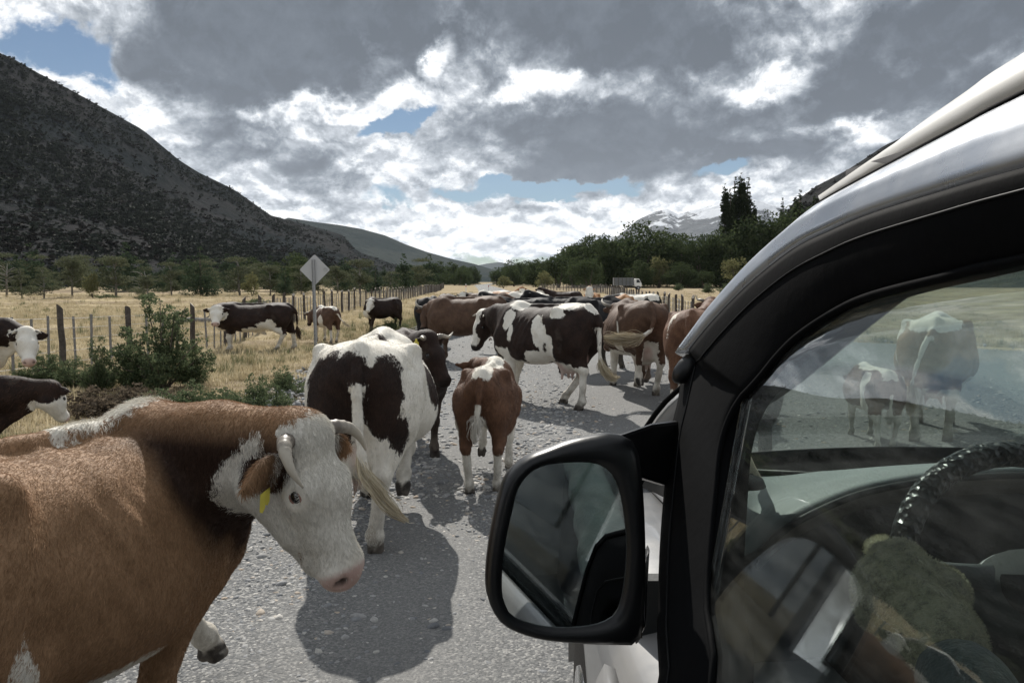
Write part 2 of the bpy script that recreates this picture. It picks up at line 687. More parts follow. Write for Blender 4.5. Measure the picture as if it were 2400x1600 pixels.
# gravel road, a cambered sheet with ruts
ys = np.concatenate([np.arange(-14, 14, 0.16), np.arange(14, 60, 0.6), np.arange(60, 620, 6.0)])
ts = np.linspace(-1, 1, 91)
Yr, T = np.meshgrid(ys, ts, indexing='ij')
edge = 1 + (fbm2(Yr * 0.8, np.sign(T) * 9 + 20, 4, 8) - 0.5) * 0.16 * np.abs(T)
Xr = road_cx(Yr) + T * np.where(T < 0, road_hw(Yr), road_hr(Yr)) * edge
Zr = 0.03 - 0.07 * np.clip(np.abs(T) - 0.86, 0, 1) / 0.14 + (fbm2(Xr * 1.3, Yr * 0.35, 5, 12) - 0.5) * 0.035
Zr = np.where(np.abs(T) > 0.985, -0.06, Zr) * np.where(Yr > 200, 1, 1)
Zr = Zr + np.clip((Yr - 150) / 400, 0, 1) * 0.3
o = obj('road', mesh_data('road', np.stack([Xr, Yr, Zr], -1).reshape(-1, 3), grid_faces(len(ys), len(ts)), m_gravel))
if o.data.polygons[0].normal.z < 0: o.data.flip_normals()
tag(o, 'grey gravel road running straight ahead between the pastures', 'road', kind='structure')

# loose stones on the road: instances over the visible stretch
m_stone, nt = mat('river_stone')
oi = nt.node('ShaderNodeObjectInfo')
rnd = E(nt.t, oi.outputs['Random'])
base = nt.ramp(rnd, [(0.0, (0.12, 0.126, 0.135)), (0.25, (0.21, 0.215, 0.22)), (0.6, (0.30, 0.298, 0.29)), (0.84, (0.42, 0.405, 0.375)), (0.95, (0.36, 0.29, 0.22)), (1.0, (0.58, 0.56, 0.52))])
n = nt.noise(nt.coord(), 3.0, 5, 0.6)
finish(nt, nt.scale(base, n.lin(0.3, 0.7, 0.8, 1.2)), 0.75, 0.25, nt.bump(n, 0.2, 0.1))


def stone_mesh(name, seed, sub=2, flat=0.55):
    r = np.random.default_rng(seed)
    import bmesh
    bm = bmesh.new()
    bmesh.ops.create_icosphere(bm, subdivisions=sub, radius=0.5)
    ph = r.random((5, 3)) * 6.3
    for v in bm.verts:
        d = np.array(v.co)
        k = 1 + 0.16 * sum(math.sin(3.1 * d[i % 3] * (1 + i * .5) + ph[i, 0] + 2 * d[(i + 1) % 3]) for i in range(5)) / 2
        v.co = Vector(d * k * np.array([1, r.uniform(.75, .76), flat]))
    me = bpy.data.meshes.new(name)
    bm.to_mesh(me); bm.free()
    me.materials.append(m_stone)
    me.polygons.foreach_set('use_smooth', np.ones(len(me.polygons), dtype=bool))
    return me


stones = [proto('stone_shape', stone_mesh('stone_shape', s, 2 if s < 3 else 1, f)) for s, f in ((1, .5), (2, .62), (3, .4), (4, .55), (5, .7))]


def stone_field(n, y0, y1, smin, smax, tmax=0.97, power=2.6, seed=1, dens=None):
    r = np.random.default_rng(seed)
    # more of them close by: uniform in 1/y keeps the picture density even
    y = 1 / (1 / y1 + r.random(n) * (1 / y0 - 1 / y1))
    t = r.uniform(-tmax, tmax, n)
    x = road_cx(y) + t * np.where(t < 0, road_hw(y), road_hr(y))
    vis = (x > -0.80 * y - 0.8) & (x < 0.7 * y + 0.8)
    loose = fbm2(x * 0.9, y * 0.12, 5, 12)
    tr = track(x - road_cx(y) + (fbm2(x * .3, y * .4, 3, 5) - .5) * .8)
    keep = vis & (r.random(n) < np.clip(((loose - 0.36) * 2.2 + .45) * np.where(y < 7, .50 + .5 * tr, .12 + .88 * tr) + (np.abs(t) > .8) * .5, 0.05, 1))
    x, y, t = x[keep], y[keep], t[keep]
    s = smin + (smax - smin) * r.random(len(x)) ** power
    z = 0.02 - 0.07 * np.clip(np.abs(t) - 0.86, 0, 1) / 0.14 + s * 0.06
    return np.stack([x, y, z], 1), np.stack([r.normal(0, .25, len(x)), r.normal(0, .25, len(x)), r.random(len(x)) * 6.28], 1), s


a = [stone_field(175000, 2.4, 9, 0.008, 0.045, seed=1, power=3.6), stone_field(45000, 6, 34, 0.022, 0.085, seed=2, power=3.5), stone_field(2600, 2.6, 20, 0.03, 0.085, seed=3, power=2.2), stone_field(200000, 2.4, 5.6, 0.006, 0.024, seed=6, power=2.2)]
o = scatter('loose_gravel', *[np.concatenate(q) for q in zip(*a)], stones)
tag(o, 'loose grey river stones strewn over the gravel road', 'gravel', kind='stuff')

# windrow of coarser stones along the left edge of the road
r = np.random.default_rng(5)
n = 9000
y = 1 / (1 / 45 + r.random(n) * (1 / 5.0 - 1 / 45))
t = r.normal(0, 0.33, n)
x = road_cx(y) - road_hw(y) - 0.02 + t
s = 0.03 + 0.11 * r.random(n) ** 3.2
z = 0.015 + 0.13 * np.exp(-(t / 0.30) ** 2) * r.random(n)
x = np.where(np.arange(n) % 7 == 0, road_cx(y) + road_hr(y) + t * 2, x)
o = scatter('roadside_stones', np.stack([x, y, z], 1), np.stack([r.normal(0, .4, n), r.normal(0, .4, n), r.random(n) * 6.28], 1), s, stones)
tag(o, 'ridge of rounded grey stones heaped along the road edge', 'stones', kind='stuff')

# ---- dry grass tufts
m_straw, nt = mat('straw_grass')
rnd = E(nt.t, nt.node('ShaderNodeObjectInfo').outputs['Random'])
base = nt.ramp(rnd, [(0, (0.30, 0.245, 0.145)), (0.5, (0.47, 0.40, 0.26)), (0.9, (0.57, 0.50, 0.35)), (1, (0.30, 0.23, 0.15))])
finish(nt, base, 0.8, 0.15, trans=0.35)
m_green, nt = mat('green_grass')
rnd = E(nt.t, nt.node('ShaderNodeObjectInfo').outputs['Random'])
base = nt.ramp(rnd, [(0, (0.085, 0.105, 0.05)), (0.6, (0.15, 0.155, 0.08)), (1, (0.27, 0.235, 0.13))])
finish(nt, base, 0.75, 0.2, trans=0.35)


def tuft(name, m, blades=26, height=0.16, spread=0.09, width=0.005, lean=0.6, seed=0):
    r = np.random.default_rng(seed)
    v, f = [], []
    for i in range(blades):
        p = np.array([*(r.normal(0, spread, 2)), 0])
        a = r.random() * 6.28; hgt = height * r.uniform(.5, 1.15); l = lean * r.random() * hgt
        d = np.array([math.cos(a), math.sin(a), 0]); q = np.array([-d[1], d[0], 0]) * width
        k = len(v)
        v += [p - q, p + q, p + d * l * .35 - q * .8 + [0, 0, hgt * .6], p + d * l * .35 + q * .8 + [0, 0, hgt * .6], p + d * l + [0, 0, hgt]]
        f += [(k, k + 1, k + 3, k + 2), (k + 2, k + 3, k + 4)]
    return proto(name, mesh_data(name, v, f, m))


tufts = [tuft('straw_tuft', m_straw, 26, .075, .11, .005, 1.0, s) for s in range(3)] + [tuft('tall_straw_tuft', m_straw, 20, .15, .08, .004, .7, 9)] + \
        [tuft('green_tuft', m_green, 24, .14, .07, .005, .7, 5), tuft('green_tuft', m_green, 20, .22, .06, .005, .5, 6)]


def grass_field(n, y0, y1, seed, left=True):
    r = np.random.default_rng(seed)
    y = 1 / (1 / y1 + r.random(n) * (1 / y0 - 1 / y1))
    if left:
        x0 = road_cx(y) - road_hw(y) - 0.1
        x = x0 - r.random(n) * (x0 + 0.85 * y + 1.0)
        ok = x < x0
    else:
        x0 = road_cx(y) + road_hr(y) + 0.2
        x = x0 + r.random(n) * 0.5 * y
        ok = x > x0
    x, y, x0 = x[ok], y[ok], x0[ok]
    g = fbm2(x * 0.5, y * 0.3, 4, 21)
    near = np.abs(x - x0)
    keep = r.random(len(x)) < np.clip((g - .32) * 4.5, .12, 1)
    x, y, near, g = x[keep], y[keep], near[keep], g[keep]
    idx = np.where(r.random(len(x)) < .8, r.integers(0, 3, len(x)), 3)
    pg = np.where(near < 1.2, .42, np.where(near < 3.0, .10, .02)) * (g > .42)
    idx = np.where(r.random(len(x)) < pg, r.integers(4, 6, len(x)), idx)
    s = r.uniform(.7, 1.35, len(x)) * (1 + np.clip((y - 25) / 60, 0, 1.4))
    return np.stack([x, y, ground_z(x, y) - .01], 1), np.stack([0 * x, 0 * x, r.random(len(x)) * 6.28], 1), s, idx


parts = [grass_field(46000, 5.5, 26, 31), grass_field(26000, 24, 110, 32), grass_field(16000, 14, 110, 33, False)]
q = [np.concatenate(z) for z in zip(*parts)]
o = scatter('dry_grass', q[0], q[1], q[2], tufts, q[3])
tag(o, 'dry yellow grass with some green tufts at the road edge', 'grass', kind='stuff')

# ---- hills
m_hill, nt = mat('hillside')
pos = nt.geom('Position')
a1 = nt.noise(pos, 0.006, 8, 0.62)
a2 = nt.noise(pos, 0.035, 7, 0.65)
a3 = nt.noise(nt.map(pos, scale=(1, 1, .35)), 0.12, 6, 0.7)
base = nt.mix(a1.ss(0.42, 0.60), (0.025, 0.029, 0.031), (0.046, 0.045, 0.045))  # base tones darkened to stand in for cloud shadow on the slope
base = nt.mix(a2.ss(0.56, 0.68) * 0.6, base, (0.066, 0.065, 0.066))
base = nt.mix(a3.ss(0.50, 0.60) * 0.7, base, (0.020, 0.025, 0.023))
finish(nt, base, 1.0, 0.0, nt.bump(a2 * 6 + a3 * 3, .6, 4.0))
m_far, nt = mat('far_slope')
pos = nt.geom('Position')
a1 = nt.noise(pos, 0.003, 8, 0.62); a2 = nt.noise(pos, 0.016, 7, 0.65)
base = nt.mix(a1.ss(0.4, 0.6), (0.024, 0.033, 0.031), (0.042, 0.050, 0.044))
base = nt.mix(a2.ss(0.52, 0.66) * 0.7, base, (0.020, 0.028, 0.025))
finish(nt, base, 1.0, 0.0, nt.bump(a2 * 10, .7, 6.0))
m_snow, nt = mat('snowy_rock')
pos = nt.geom('Position')
x, y, z = nt.sep(pos)
sn = nt.sep(nt.geom('Normal'))[2]
rid = nt.noise(nt.map(pos, scale=(1, 1, 0.5)), 0.004, 10, 0.68)
s = (z - 520.0) / 620.0 + (rid - 0.5) * 2.6 + (sn - 0.6) * 0.5
base = nt.mix(s.ss(0.42, 0.60), nt.mix(rid.ss(.4, .6), (0.03, 0.04, 0.048), (0.065, 0.075, 0.085)), (0.74, 0.77, 0.82))
finish(nt, base, 0.8, 0.15, nt.bump(rid * 160, 1.0, 1.0))


def mountain(name, prof, d0, d1, m, label, amp=0.10, seed=0, nu=240, nr=90, p=1.25, rough=1.0, fade=None):
    """ridge seen in profile: foot at distance d0, crest at d1(u), real slope between and a back side"""
    prof = np.array(prof, float)
    us = np.linspace(prof[0, 0], prof[-1, 0], nu)
    azs = np.arctan2((us - CX) / FPX, 1.0)
    vv = np.interp(us, prof[:, 0], prof[:, 1])
    H = np.zeros(nu); D1 = np.interp(us, prof[:, 0], prof[:, 2]) if prof.shape[1] > 2 else np.full(nu, d1)
    D0 = np.interp(us, prof[:, 0], prof[:, 3]) if prof.shape[1] > 3 else np.full(nu, d0)
    for i, (u, v) in enumerate(zip(us, vv)):
        d = ray(u, v)
        H[i] = d[2] / math.hypot(d[0], d[1]) * D1[i] + 1.75
    t = np.concatenate([np.linspace(0, 1, nr), np.linspace(1.05, 1.9, 14)])
    A, T = np.meshgrid(azs, t, indexing='ij')
    D = D0[:, None] + (D1 - D0)[:, None] * T
    front = np.clip(T, 0, 1) ** p
    back = np.clip(1 - (np.clip(T, 1, 2) - 1) * 1.1, 0, 1)
    x, y = D * np.sin(A), D * np.cos(A)
    sc = 1 / (D1.mean() * 0.16) * rough
    nz = fbm2(x * sc + 31, y * sc + 7, 7, seed + 50, 0.55) - 0.5
    rdg = 1 - np.abs(fbm2(x * sc * 1.7 + 3, y * sc * 0.9 + 70, 6, seed + 51) - 0.5) * 2
    Hm = np.maximum(H, 1)[:, None]
    w_ = np.sin(np.clip(T, 0, 1) * math.pi) + 0.12 * np.clip(T, 0, 1)
    z = Hm * front * back + Hm * amp * w_ * (nz * 2 + (rdg - .7))
    lim = Hm * (D / D1[:, None]) * np.where(T < 1, np.clip(T * 1.01, 0, 1), 1.02)   # crest stays the skyline
    z = np.minimum(z, np.maximum(lim, 0.5))
    z = np.where(T <= 0.0, -2, z)
    o = obj(name, mesh_data(name, np.stack([x, y, z], -1).reshape(-1, 3), grid_faces(nu, len(t))[:, ::-1], m))
    me = o.data
    if me.polygons[len(me.polygons) // 3].normal.z < 0: me.flip_normals()
    tag(o, label, 'mountain', kind='structure')
    return x, y, z, T


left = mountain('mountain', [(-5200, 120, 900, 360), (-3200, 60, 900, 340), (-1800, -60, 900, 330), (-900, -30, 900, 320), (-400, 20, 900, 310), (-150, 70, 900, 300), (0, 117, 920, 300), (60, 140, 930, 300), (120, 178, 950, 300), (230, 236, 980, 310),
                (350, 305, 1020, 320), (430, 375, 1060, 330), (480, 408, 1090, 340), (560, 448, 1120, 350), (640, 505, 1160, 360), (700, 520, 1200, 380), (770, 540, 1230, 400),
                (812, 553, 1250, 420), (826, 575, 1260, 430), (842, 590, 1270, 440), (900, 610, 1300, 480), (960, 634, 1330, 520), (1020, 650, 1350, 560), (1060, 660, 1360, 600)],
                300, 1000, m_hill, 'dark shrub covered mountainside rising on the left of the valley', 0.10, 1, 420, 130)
mountain('hill', [(560, 560), (680, 510), (740, 520), (800, 528), (850, 537), (905, 552), (950, 572), (1000, 590), (1060, 607), (1110, 618), (1150, 630), (1200, 655)],
         2600, 3900, m_far, 'long blue green hill behind the left mountain', 0.07, 2, 160, 60)
mountain('hill', [(1000, 640), (1090, 628), (1140, 618), (1170, 614), (1200, 620), (1250, 632), (1330, 650)], 8500, 10500, m_far, 'far blue hill where the valley closes', 0.05, 3, 80, 30)
mountain('hill', [(1180, 652), (1230, 622), (1290, 608), (1340, 600), (1390, 584), (1430, 566), (1470, 560), (1560, 566), (1680, 560), (1900, 560), (2200, 570)],
         4200, 5600, m_far, 'blue wooded hill behind the trees on the right', 0.07, 4, 140, 50)
mountain('snowy_mountain', [(1380, 620), (1440, 560), (1490, 518), (1530, 497), (1560, 490), (1585, 502), (1620, 492), (1660, 484), (1700, 474), (1760, 470), (1800, 482), (1840, 492), (1900, 520), (2000, 560), (2300, 600)],
         6500, 9000, m_snow, 'snow streaked mountain peak behind the trees', 0.22, 5, 220, 120, rough=1.6)
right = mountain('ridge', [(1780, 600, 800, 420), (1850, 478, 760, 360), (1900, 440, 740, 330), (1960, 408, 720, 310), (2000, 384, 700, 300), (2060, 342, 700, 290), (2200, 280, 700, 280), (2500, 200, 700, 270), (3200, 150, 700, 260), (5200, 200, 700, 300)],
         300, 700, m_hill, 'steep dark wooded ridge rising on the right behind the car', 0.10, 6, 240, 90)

# thin valley haze: one closed box round the camera and everything on the ground
m_haze, nt = mat('haze_air')
pv_ = nt.node('ShaderNodeVolumePrincipled')
pv_.inputs['Color'].default_value = (0.80, 0.88, 1.0, 1)
pv_.inputs['Density'].default_value = 2.2e-5
pv_.inputs['Anisotropy'].default_value = 0.2
nt.link(pv_.outputs[0], nt.node('ShaderNodeOutputMaterial').inputs['Volume'])
hz_ = MB().box((0, 5200, 747), (26000, 13600, 1506)).build('haze', m_haze)
tag(hz_, 'thin blue haze filling the valley air', None, None, 'stuff')
# ------------------------------------------------------------------ trees and bushes
def leaf_mat(name, c0, c1, c2, trans=0.42):
    m, nt = mat(name)
    a = nt.attr('leaf')
    n = nt.noise(nt.coord(), 1.3, 3, 0.5)
    base = nt.ramp(a * 0.7 + n * 0.3, [(0.1, c0), (0.5, c1), (0.95, c2)])
    finish(nt, base, 0.8, 0.04, trans=trans)
    return m


m_willow = leaf_mat('willow_leaves', (0.028, 0.041, 0.020), (0.046, 0.065, 0.029), (0.082, 0.10, 0.044))
m_nire = leaf_mat('beech_leaves', (0.050, 0.062, 0.038), (0.082, 0.094, 0.056), (0.14, 0.143, 0.085))
m_pale = leaf_mat('pale_leaves', (0.10, 0.108, 0.048), (0.16, 0.16, 0.075), (0.21, 0.20, 0.10))
m_conif = leaf_mat('conifer_needles', (0.026, 0.043, 0.027), (0.042, 0.064, 0.037), (0.07, 0.09, 0.046))
m_poplar = leaf_mat('poplar_leaves', (0.022, 0.034, 0.018), (0.036, 0.05, 0.024), (0.06, 0.075, 0.034))
m_shrub = leaf_mat('shrub_leaves', (0.055, 0.078, 0.044), (0.095, 0.125, 0.066), (0.16, 0.18, 0.095))
m_twig = leaf_mat('dry_twigs', (0.075, 0.06, 0.045), (0.12, 0.095, 0.07), (0.17, 0.14, 0.10))
m_bark = simple('bark', (0.10, 0.085, 0.07), 0.9, 0.1, var=0.35, scale=6, bump=0.5)
m_greybark = simple('grey_bark', (0.20, 0.19, 0.175), 0.9, 0.1, var=0.35, scale=6, bump=0.5)


def leaves(pts, size, m, name, aspect=0.55, seed=0, out=None, droop=0.0):
    """many small bent leaf sprays, one mesh"""
    r = np.random.default_rng(seed)
    n = len(pts)
    pts = np.asarray(pts)
    d = r.normal(size=(n, 3)); d[:, 2] -= droop
    if out is not None: d += out * 0.7
    d /= np.linalg.norm(d, axis=1)[:, None] + 1e-9
    e = np.cross(d, r.normal(size=(n, 3))); e /= np.linalg.norm(e, axis=1)[:, None] + 1e-9
    nn = np.cross(d, e)
    s = (size * r.uniform(.55, 1.4, n))[:, None]
    a = pts - d * s * .5
    v = np.stack([a, pts + e * s * aspect * .5 + nn * s * .12, pts + d * s * .5, pts - e * s * aspect * .5 + nn * s * .12], 1).reshape(-1, 3)
    f = np.arange(4 * n).reshape(-1, 4)
    me = mesh_data(name, v, f, m)
    at = me.attributes.new('leaf', 'FLOAT', 'POINT')
    at.data.foreach_set('value', np.repeat(r.random(n), 4).astype(np.float32))
    return me


def lobe_points(lobes, n, seed, shell=0.62, clump=0.10):
    """points filling ellipsoid lobes (x,y,z,rx,ry,rz), denser to the outside, in clumps"""
    r = np.random.default_rng(seed)
    lob = np.array(lobes, float)
    w_ = (lob[:, 3] * lob[:, 4] * lob[:, 5]) ** (2 / 3.); w_ /= w_.sum()
    nc = max(1, n // 9)
    k = r.choice(len(lob), nc, p=w_)
    d = r.normal(size=(nc, 3)); d /= np.linalg.norm(d, axis=1)[:, None]
    rad = shell + (1 - shell) * r.random(nc) ** 0.6 + r.normal(0, .05, nc)
    c = lob[k, :3] + d * rad[:, None] * lob[k, 3:]
    cs = clump * lob[k, 3:].mean(1)
    i = r.integers(0, nc, n)
    p = c[i] + r.normal(size=(n, 3)) * cs[i][:, None] * np.array([1.3, 1.3, .7])
    return p, d[i]


def make_tree(kind, H, W, seed, m_leaf, n, leaf, barkm=m_bark):
    """(trunk mesh, crown mesh) for a tree of height H and crown width W standing at the origin"""
    r = np.random.default_rng(seed)
    mb = MB()
    lob = []
    if kind == 'willow':
        th = H * .3
        for i in range(r.integers(2, 4)):
            a = r.random() * 6.28; dx = np.array([math.cos(a), math.sin(a), 0]) * W * .22
            mb.tube([(0, 0, -.2), tuple(dx * .3 + [0, 0, th * .5]), tuple(dx + [0, 0, H * .6])], [H * .03, H * .024, H * .008], 7)
        for i in range(13):
            a = r.random() * 6.28; q = r.uniform(.1, .42) * W; zz = H * r.uniform(.22, .8)
            s = r.uniform(.18, .3) * W * (1.15 - .45 * zz / H)
            lob.append((q * math.cos(a), q * math.sin(a), zz, s, s, s * r.uniform(.7, .95)))
        lob.append((0, 0, H * .78, W * .26, W * .26, H * .2)); lob.append((0, 0, H * .35, W * .42, W * .42, H * .28))
    elif kind == 'nire':
        mb.tube([(0, 0, -.2), (r.normal(0, .1), r.normal(0, .1), H * .4), (r.normal(0, .25), r.normal(0, .25), H * .98)], [H * .03, H * .02, H * .004], 7)
        for i in range(15):
            a = r.random() * 6.28; zz = H * r.uniform(.12, .93); q = W * .5 * r.uniform(.35, 1.0) * (1.15 - zz / H * .85)
            e = (q * math.cos(a), q * math.sin(a), zz + .1 * H)
            mb.tube([(0, 0, zz * .85), (e[0] * .5, e[1] * .5, zz), e], [H * .011, H * .007, H * .002], 4)
            s = W * r.uniform(.14, .24)
            lob.append((e[0] * .85, e[1] * .85, zz + .06 * H, s * 1.3, s * 1.3, s * .33))
    elif kind == 'conifer':
        mb.tube([(0, 0, -.2), (0, 0, H * .97)], [H * .03, H * .004], 7)
        for i in range(34):
            zz = H * (r.random() ** 1.2) * .95; q = W * .5 * (1 - zz / H) ** .8; a = r.random() * 6.28
            s = q * .45 + .05 * W
            lob.append((q * .62 * math.cos(a), q * .62 * math.sin(a), zz + .04 * H, s, s, s * .55))
    elif kind == 'poplar':
        mb.tube([(0, 0, -.2), (0, 0, H * .95)], [H * .016, H * .003], 6)
        for i in range(40):
            zz = H * r.uniform(.04, .93); q = W * .5 * min(1, (zz / H) * 4 + .35) * min(1, (1.03 - zz / H) * 1.9) ** .75; a = r.random() * 6.28
            lob.append((q * .35 * math.cos(a), q * .35 * math.sin(a), zz, q * .6, q * .6, H * .09))
    elif kind == 'shrub':
        for i in range(r.integers(14, 20)):
            a = r.random() * 6.28; q = W * .5 * r.random() ** .6; zz = H * (1.1 - .8 * (2 * q / W) ** 1.6) * r.uniform(.7, 1.05)
            e = np.array([q * math.cos(a), q * math.sin(a), zz])
            p_ = spline([(0, 0, -.02), e * [.4, .4, .5] + r.normal(0, .02, 3), e], 6)
            mb.tube(p_, list(np.linspace(H * .016, H * .004, 6)), 4)
            for t in (.35, .5, .62, .74, .86, .97):
                b = p_[0] + (e - p_[0]) * t + r.normal(0, .03 * W, 3)
                s = W * r.uniform(.05, .10) * (1.25 - .5 * t)
                lob.append((*b, s * 1.15, s * 1.15, s * .8))
    elif kind == 'dead':
        mb.tube([(0, 0, -.2), (.1, 0, H * .5), (.3, .1, H)], [H * .03, H * .02, H * .004], 7)
        for i in range(26):
            a = r.random() * 6.28; zz = H * r.uniform(.25, .95); q = W * .5 * r.uniform(.5, 1)
            mb.tube([(0, 0, zz * .9), (q * .5 * math.cos(a), q * .5 * math.sin(a), zz + .02 * H), (q * math.cos(a), q * math.sin(a), zz + H * r.uniform(0, .12))], [H * .010, H * .006, H * .002], 4)
        for i in range(8):
            a = r.random() * 6.28; q = W * .3
            lob.append((q * math.cos(a), q * math.sin(a), H * r.uniform(.2, .6), W * .18, W * .18, W * .07))
    p_, d_ = lobe_points(lob, n, seed + 1, 0.3 if kind == 'shrub' else .55, 0.16 if kind in ('nire', 'shrub') else .12)
    p_[:, 2] = np.maximum(p_[:, 2], 0.03)
    crown = leaves(p_, leaf, m_leaf, 'crown', seed=seed + 2, out=d_)
    return mb.data('trunk', barkm, True), crown


protos = {
    'willow': [make_tree('willow', 14, 14, s, m_willow, 5200, .62) for s in (11, 12, 13)],
    'palewillow': [make_tree('willow', 8, 7.5, s, m_pale, 3000, .42) for s in (14, 15)],
    'nire': [make_tree('nire', 7, 6.5, s, m_nire, 4200, .26, m_greybark) for s in (21, 22, 23, 24)],
    'conifer': [make_tree('conifer', 9, 7, s, m_conif, 5200, .30) for s in (31, 32)],
    'poplar': [make_tree('poplar', 24, 3.4, s, m_poplar, 9000, .42) for s in (41, 42)],
    'dead': [make_tree('dead', 7, 6, s, m_nire, 700, .22, m_greybark) for s in (51,)],
    'shrub': [make_tree('shrub', 1.0, 1.5, s, m_shrub, 16000, .032) for s in (61, 62, 63)],
    'mound': [make_tree('shrub', 0.45, 1.6, s, m_shrub, 9000, .034) for s in (64, 65)],
    'twiggy': [make_tree('shrub', 0.35, 1.3, s, m_twig, 6000, .04) for s in (66,)],
}
BASE = {'willow': 14, 'palewillow': 8, 'nire': 7, 'conifer': 9, 'poplar': 24, 'dead': 7, 'shrub': 1.0, 'mound': .45, 'twiggy': .35}


def plant(name, kind, x, y, H, wide=1.0, label='', cat='tree', group=None, var=None, rz=None, z=None):
    pl = protos[kind]
    tm, cm = pl[(rng.integers(0, 99) if var is None else var) % len(pl)]
    k = H / BASE[kind]
    z = float(ground_z(np.array([x]), np.array([y]))[0]) * max(0, 1 - math.hypot(x, y) / 500) if z is None else z
    t = empty(name, (x, y, z), rng.random() * 6.28 if rz is None else rz)
    t.scale = (k * wide, k * wide, k)
    tag(t, label, cat, group)
    link(bpy.data.objects.new('trunk' if cat == 'tree' else 'stem', tm), t)
    link(bpy.data.objects.new('crown' if cat == 'tree' else 'foliage', cm), t)
    return t


ORD = ['first', 'second', 'third', 'fourth', 'fifth', 'sixth', 'seventh', 'eighth', 'ninth', 'tenth', 'eleventh', 'twelfth', 'thirteenth', 'fourteenth', 'fifteenth',
       'sixteenth', 'seventeenth', 'eighteenth', 'nineteenth', 'twentieth', 'twenty-first', 'twenty-second', 'twenty-third', 'twenty-fourth', 'twenty-fifth', 'twenty-sixth',
       'twenty-seventh', 'twenty-eighth', 'twenty-ninth', 'thirtieth']

# (u, v of the top, distance, kind, width factor)
L_TREES = [(12, 622, 84, 'dead', 1.2), (48, 632, 80, 'nire', .8), (100, 628, 78, 'nire', .9), (165, 596, 84, 'nire', .85), (215, 640, 80, 'palewillow', .7), (268, 598, 82, 'nire', 1.05),
           (335, 640, 78, 'dead', 1.3), (345, 646, 76, 'nire', 1.0), (400, 622, 86, 'nire', .9), (468, 584, 84, 'conifer', 1.0), (560, 612, 88, 'nire', 1.15), (590, 640, 84, 'palewillow', .7), (632, 622, 92, 'nire', .9),
           (668, 634, 90, 'conifer', .9), (705, 628, 96, 'nire', 1.0), (745, 640, 98, 'nire', 1.0), (790, 618, 112, 'nire', .9), (842, 602, 120, 'nire', 1.0), (880, 622, 128, 'conifer', 1.0), (915, 634, 140, 'nire', 1.2), (948, 640, 155, 'willow', .8)]
KL = {'nire': 'grey green open branched tree', 'conifer': 'dark dense cone shaped tree', 'dead': 'half bare tree with pale branches', 'palewillow': 'small yellow green bushy tree', 'willow': 'dark rounded tree', 'poplar': 'tall narrow dark poplar'}
ok = {}
for u, v, y, kind, wd in L_TREES:
    ok[kind] = ok.get(kind, 0) + 1
    p = P(u, v, y)
    plant('conifer_tree' if kind == 'conifer' else 'beech_tree', kind, p[0], y, p[2] + .1, wd,
          f'{KL[kind]} below the left mountain, {ORD[ok[kind] - 1]} such from the left', 'tree', 'trees below the left mountain')
# more of the same wood farther back, too many to tell apart
r = np.random.default_rng(77)
pp, rr, ss, ii = [], [], [], []
wood = []
for kind in ('nire', 'conifer', 'willow'):
    for tm, cm in protos[kind][:2]:
        wood.append(proto('wood_tree', cm))
for i in range(230):
    u = r.uniform(-700, 1010); y = r.uniform(120, 330)
    x = (u - CX) / FPX * y
    k = r.choice([0, 1, 2, 3, 2, 4])
    pp.append((x, y, 0)); rr.append((0, 0, r.random() * 6.28)); ss.append(r.uniform(.45, 1.0) * (.6 if k == 4 else 1)); ii.append(k)
for i in range(150):
    u = r.uniform(960, 1290); y = r.uniform(330, 520)
    x = (u - CX) / FPX * y
    if abs(x - float(road_cx(y))) < 7: continue
    pp.append((x, y, 0)); rr.append((0, 0, r.random() * 6.28)); ss.append(r.uniform(.45, .85)); ii.append(r.choice([4, 5, 4, 5, 2]))
for i in range(230):
    u = r.uniform(1330, 2500); y = r.uniform(225, 330)
    x = (u - CX) / FPX * y
    pp.append((x, y, 0)); rr.append((0, 0, r.random() * 6.28)); ss.append(r.uniform(.8, 1.15)); ii.append(r.choice([4, 5]))
o = scatter('woodland', pp, rr, ss, wood, ii)
tag(o, 'dark woodland closing the valley behind the nearer trees', 'woodland', kind='stuff')

R_TREES = [(1035, 640, 300, 'willow', 1.0), (1075, 628, 330, 'willow', 1.0), (1165, 630, 340, 'willow', 1.0), (1205, 622, 290, 'willow', 1.0), (1255, 608, 250, 'willow', 1.0), (1310, 590, 225, 'willow', 1.1), (1345, 604, 215, 'willow', .9),
           (1422, 548, 215, 'willow', .8), (1495, 514, 215, 'willow', 1.05), (1545, 540, 220, 'willow', .9), (1600, 545, 212, 'willow', 1.05), (1650, 548, 205, 'willow', .8), (1695, 528, 205, 'willow', .95),
           (1755, 502, 205, 'willow', .9), (1815, 488, 205, 'willow', .9), (1872, 478, 205, 'willow', .95), (1930, 470, 200, 'willow', .9), (1995, 470, 200, 'willow', .9),
           (1275, 632, 190, 'palewillow', 1.1), (1180, 645, 210, 'palewillow', 1.3), (1545, 598, 200, 'palewillow', .9), (1730, 600, 185, 'palewillow', 1.0), (1650, 630, 190, 'willow', 1.1), (1500, 610, 196, 'willow', 1.1), (1590, 612, 194, 'willow', 1.1), (1380, 600, 200, 'willow', 1.1), (1800, 590, 185, 'willow', 1.1)]
ok = {}
for u, v, y, kind, wd in sorted(R_TREES):
    ok[kind] = ok.get(kind, 0) + 1
    p = P(u, v, y)
    plant('willow_tree', kind, p[0], y, p[2], wd, f'{KL[kind]} along the right of the road, {ORD[ok[kind] - 1]} from the left', 'tree', 'trees along the right of the valley')
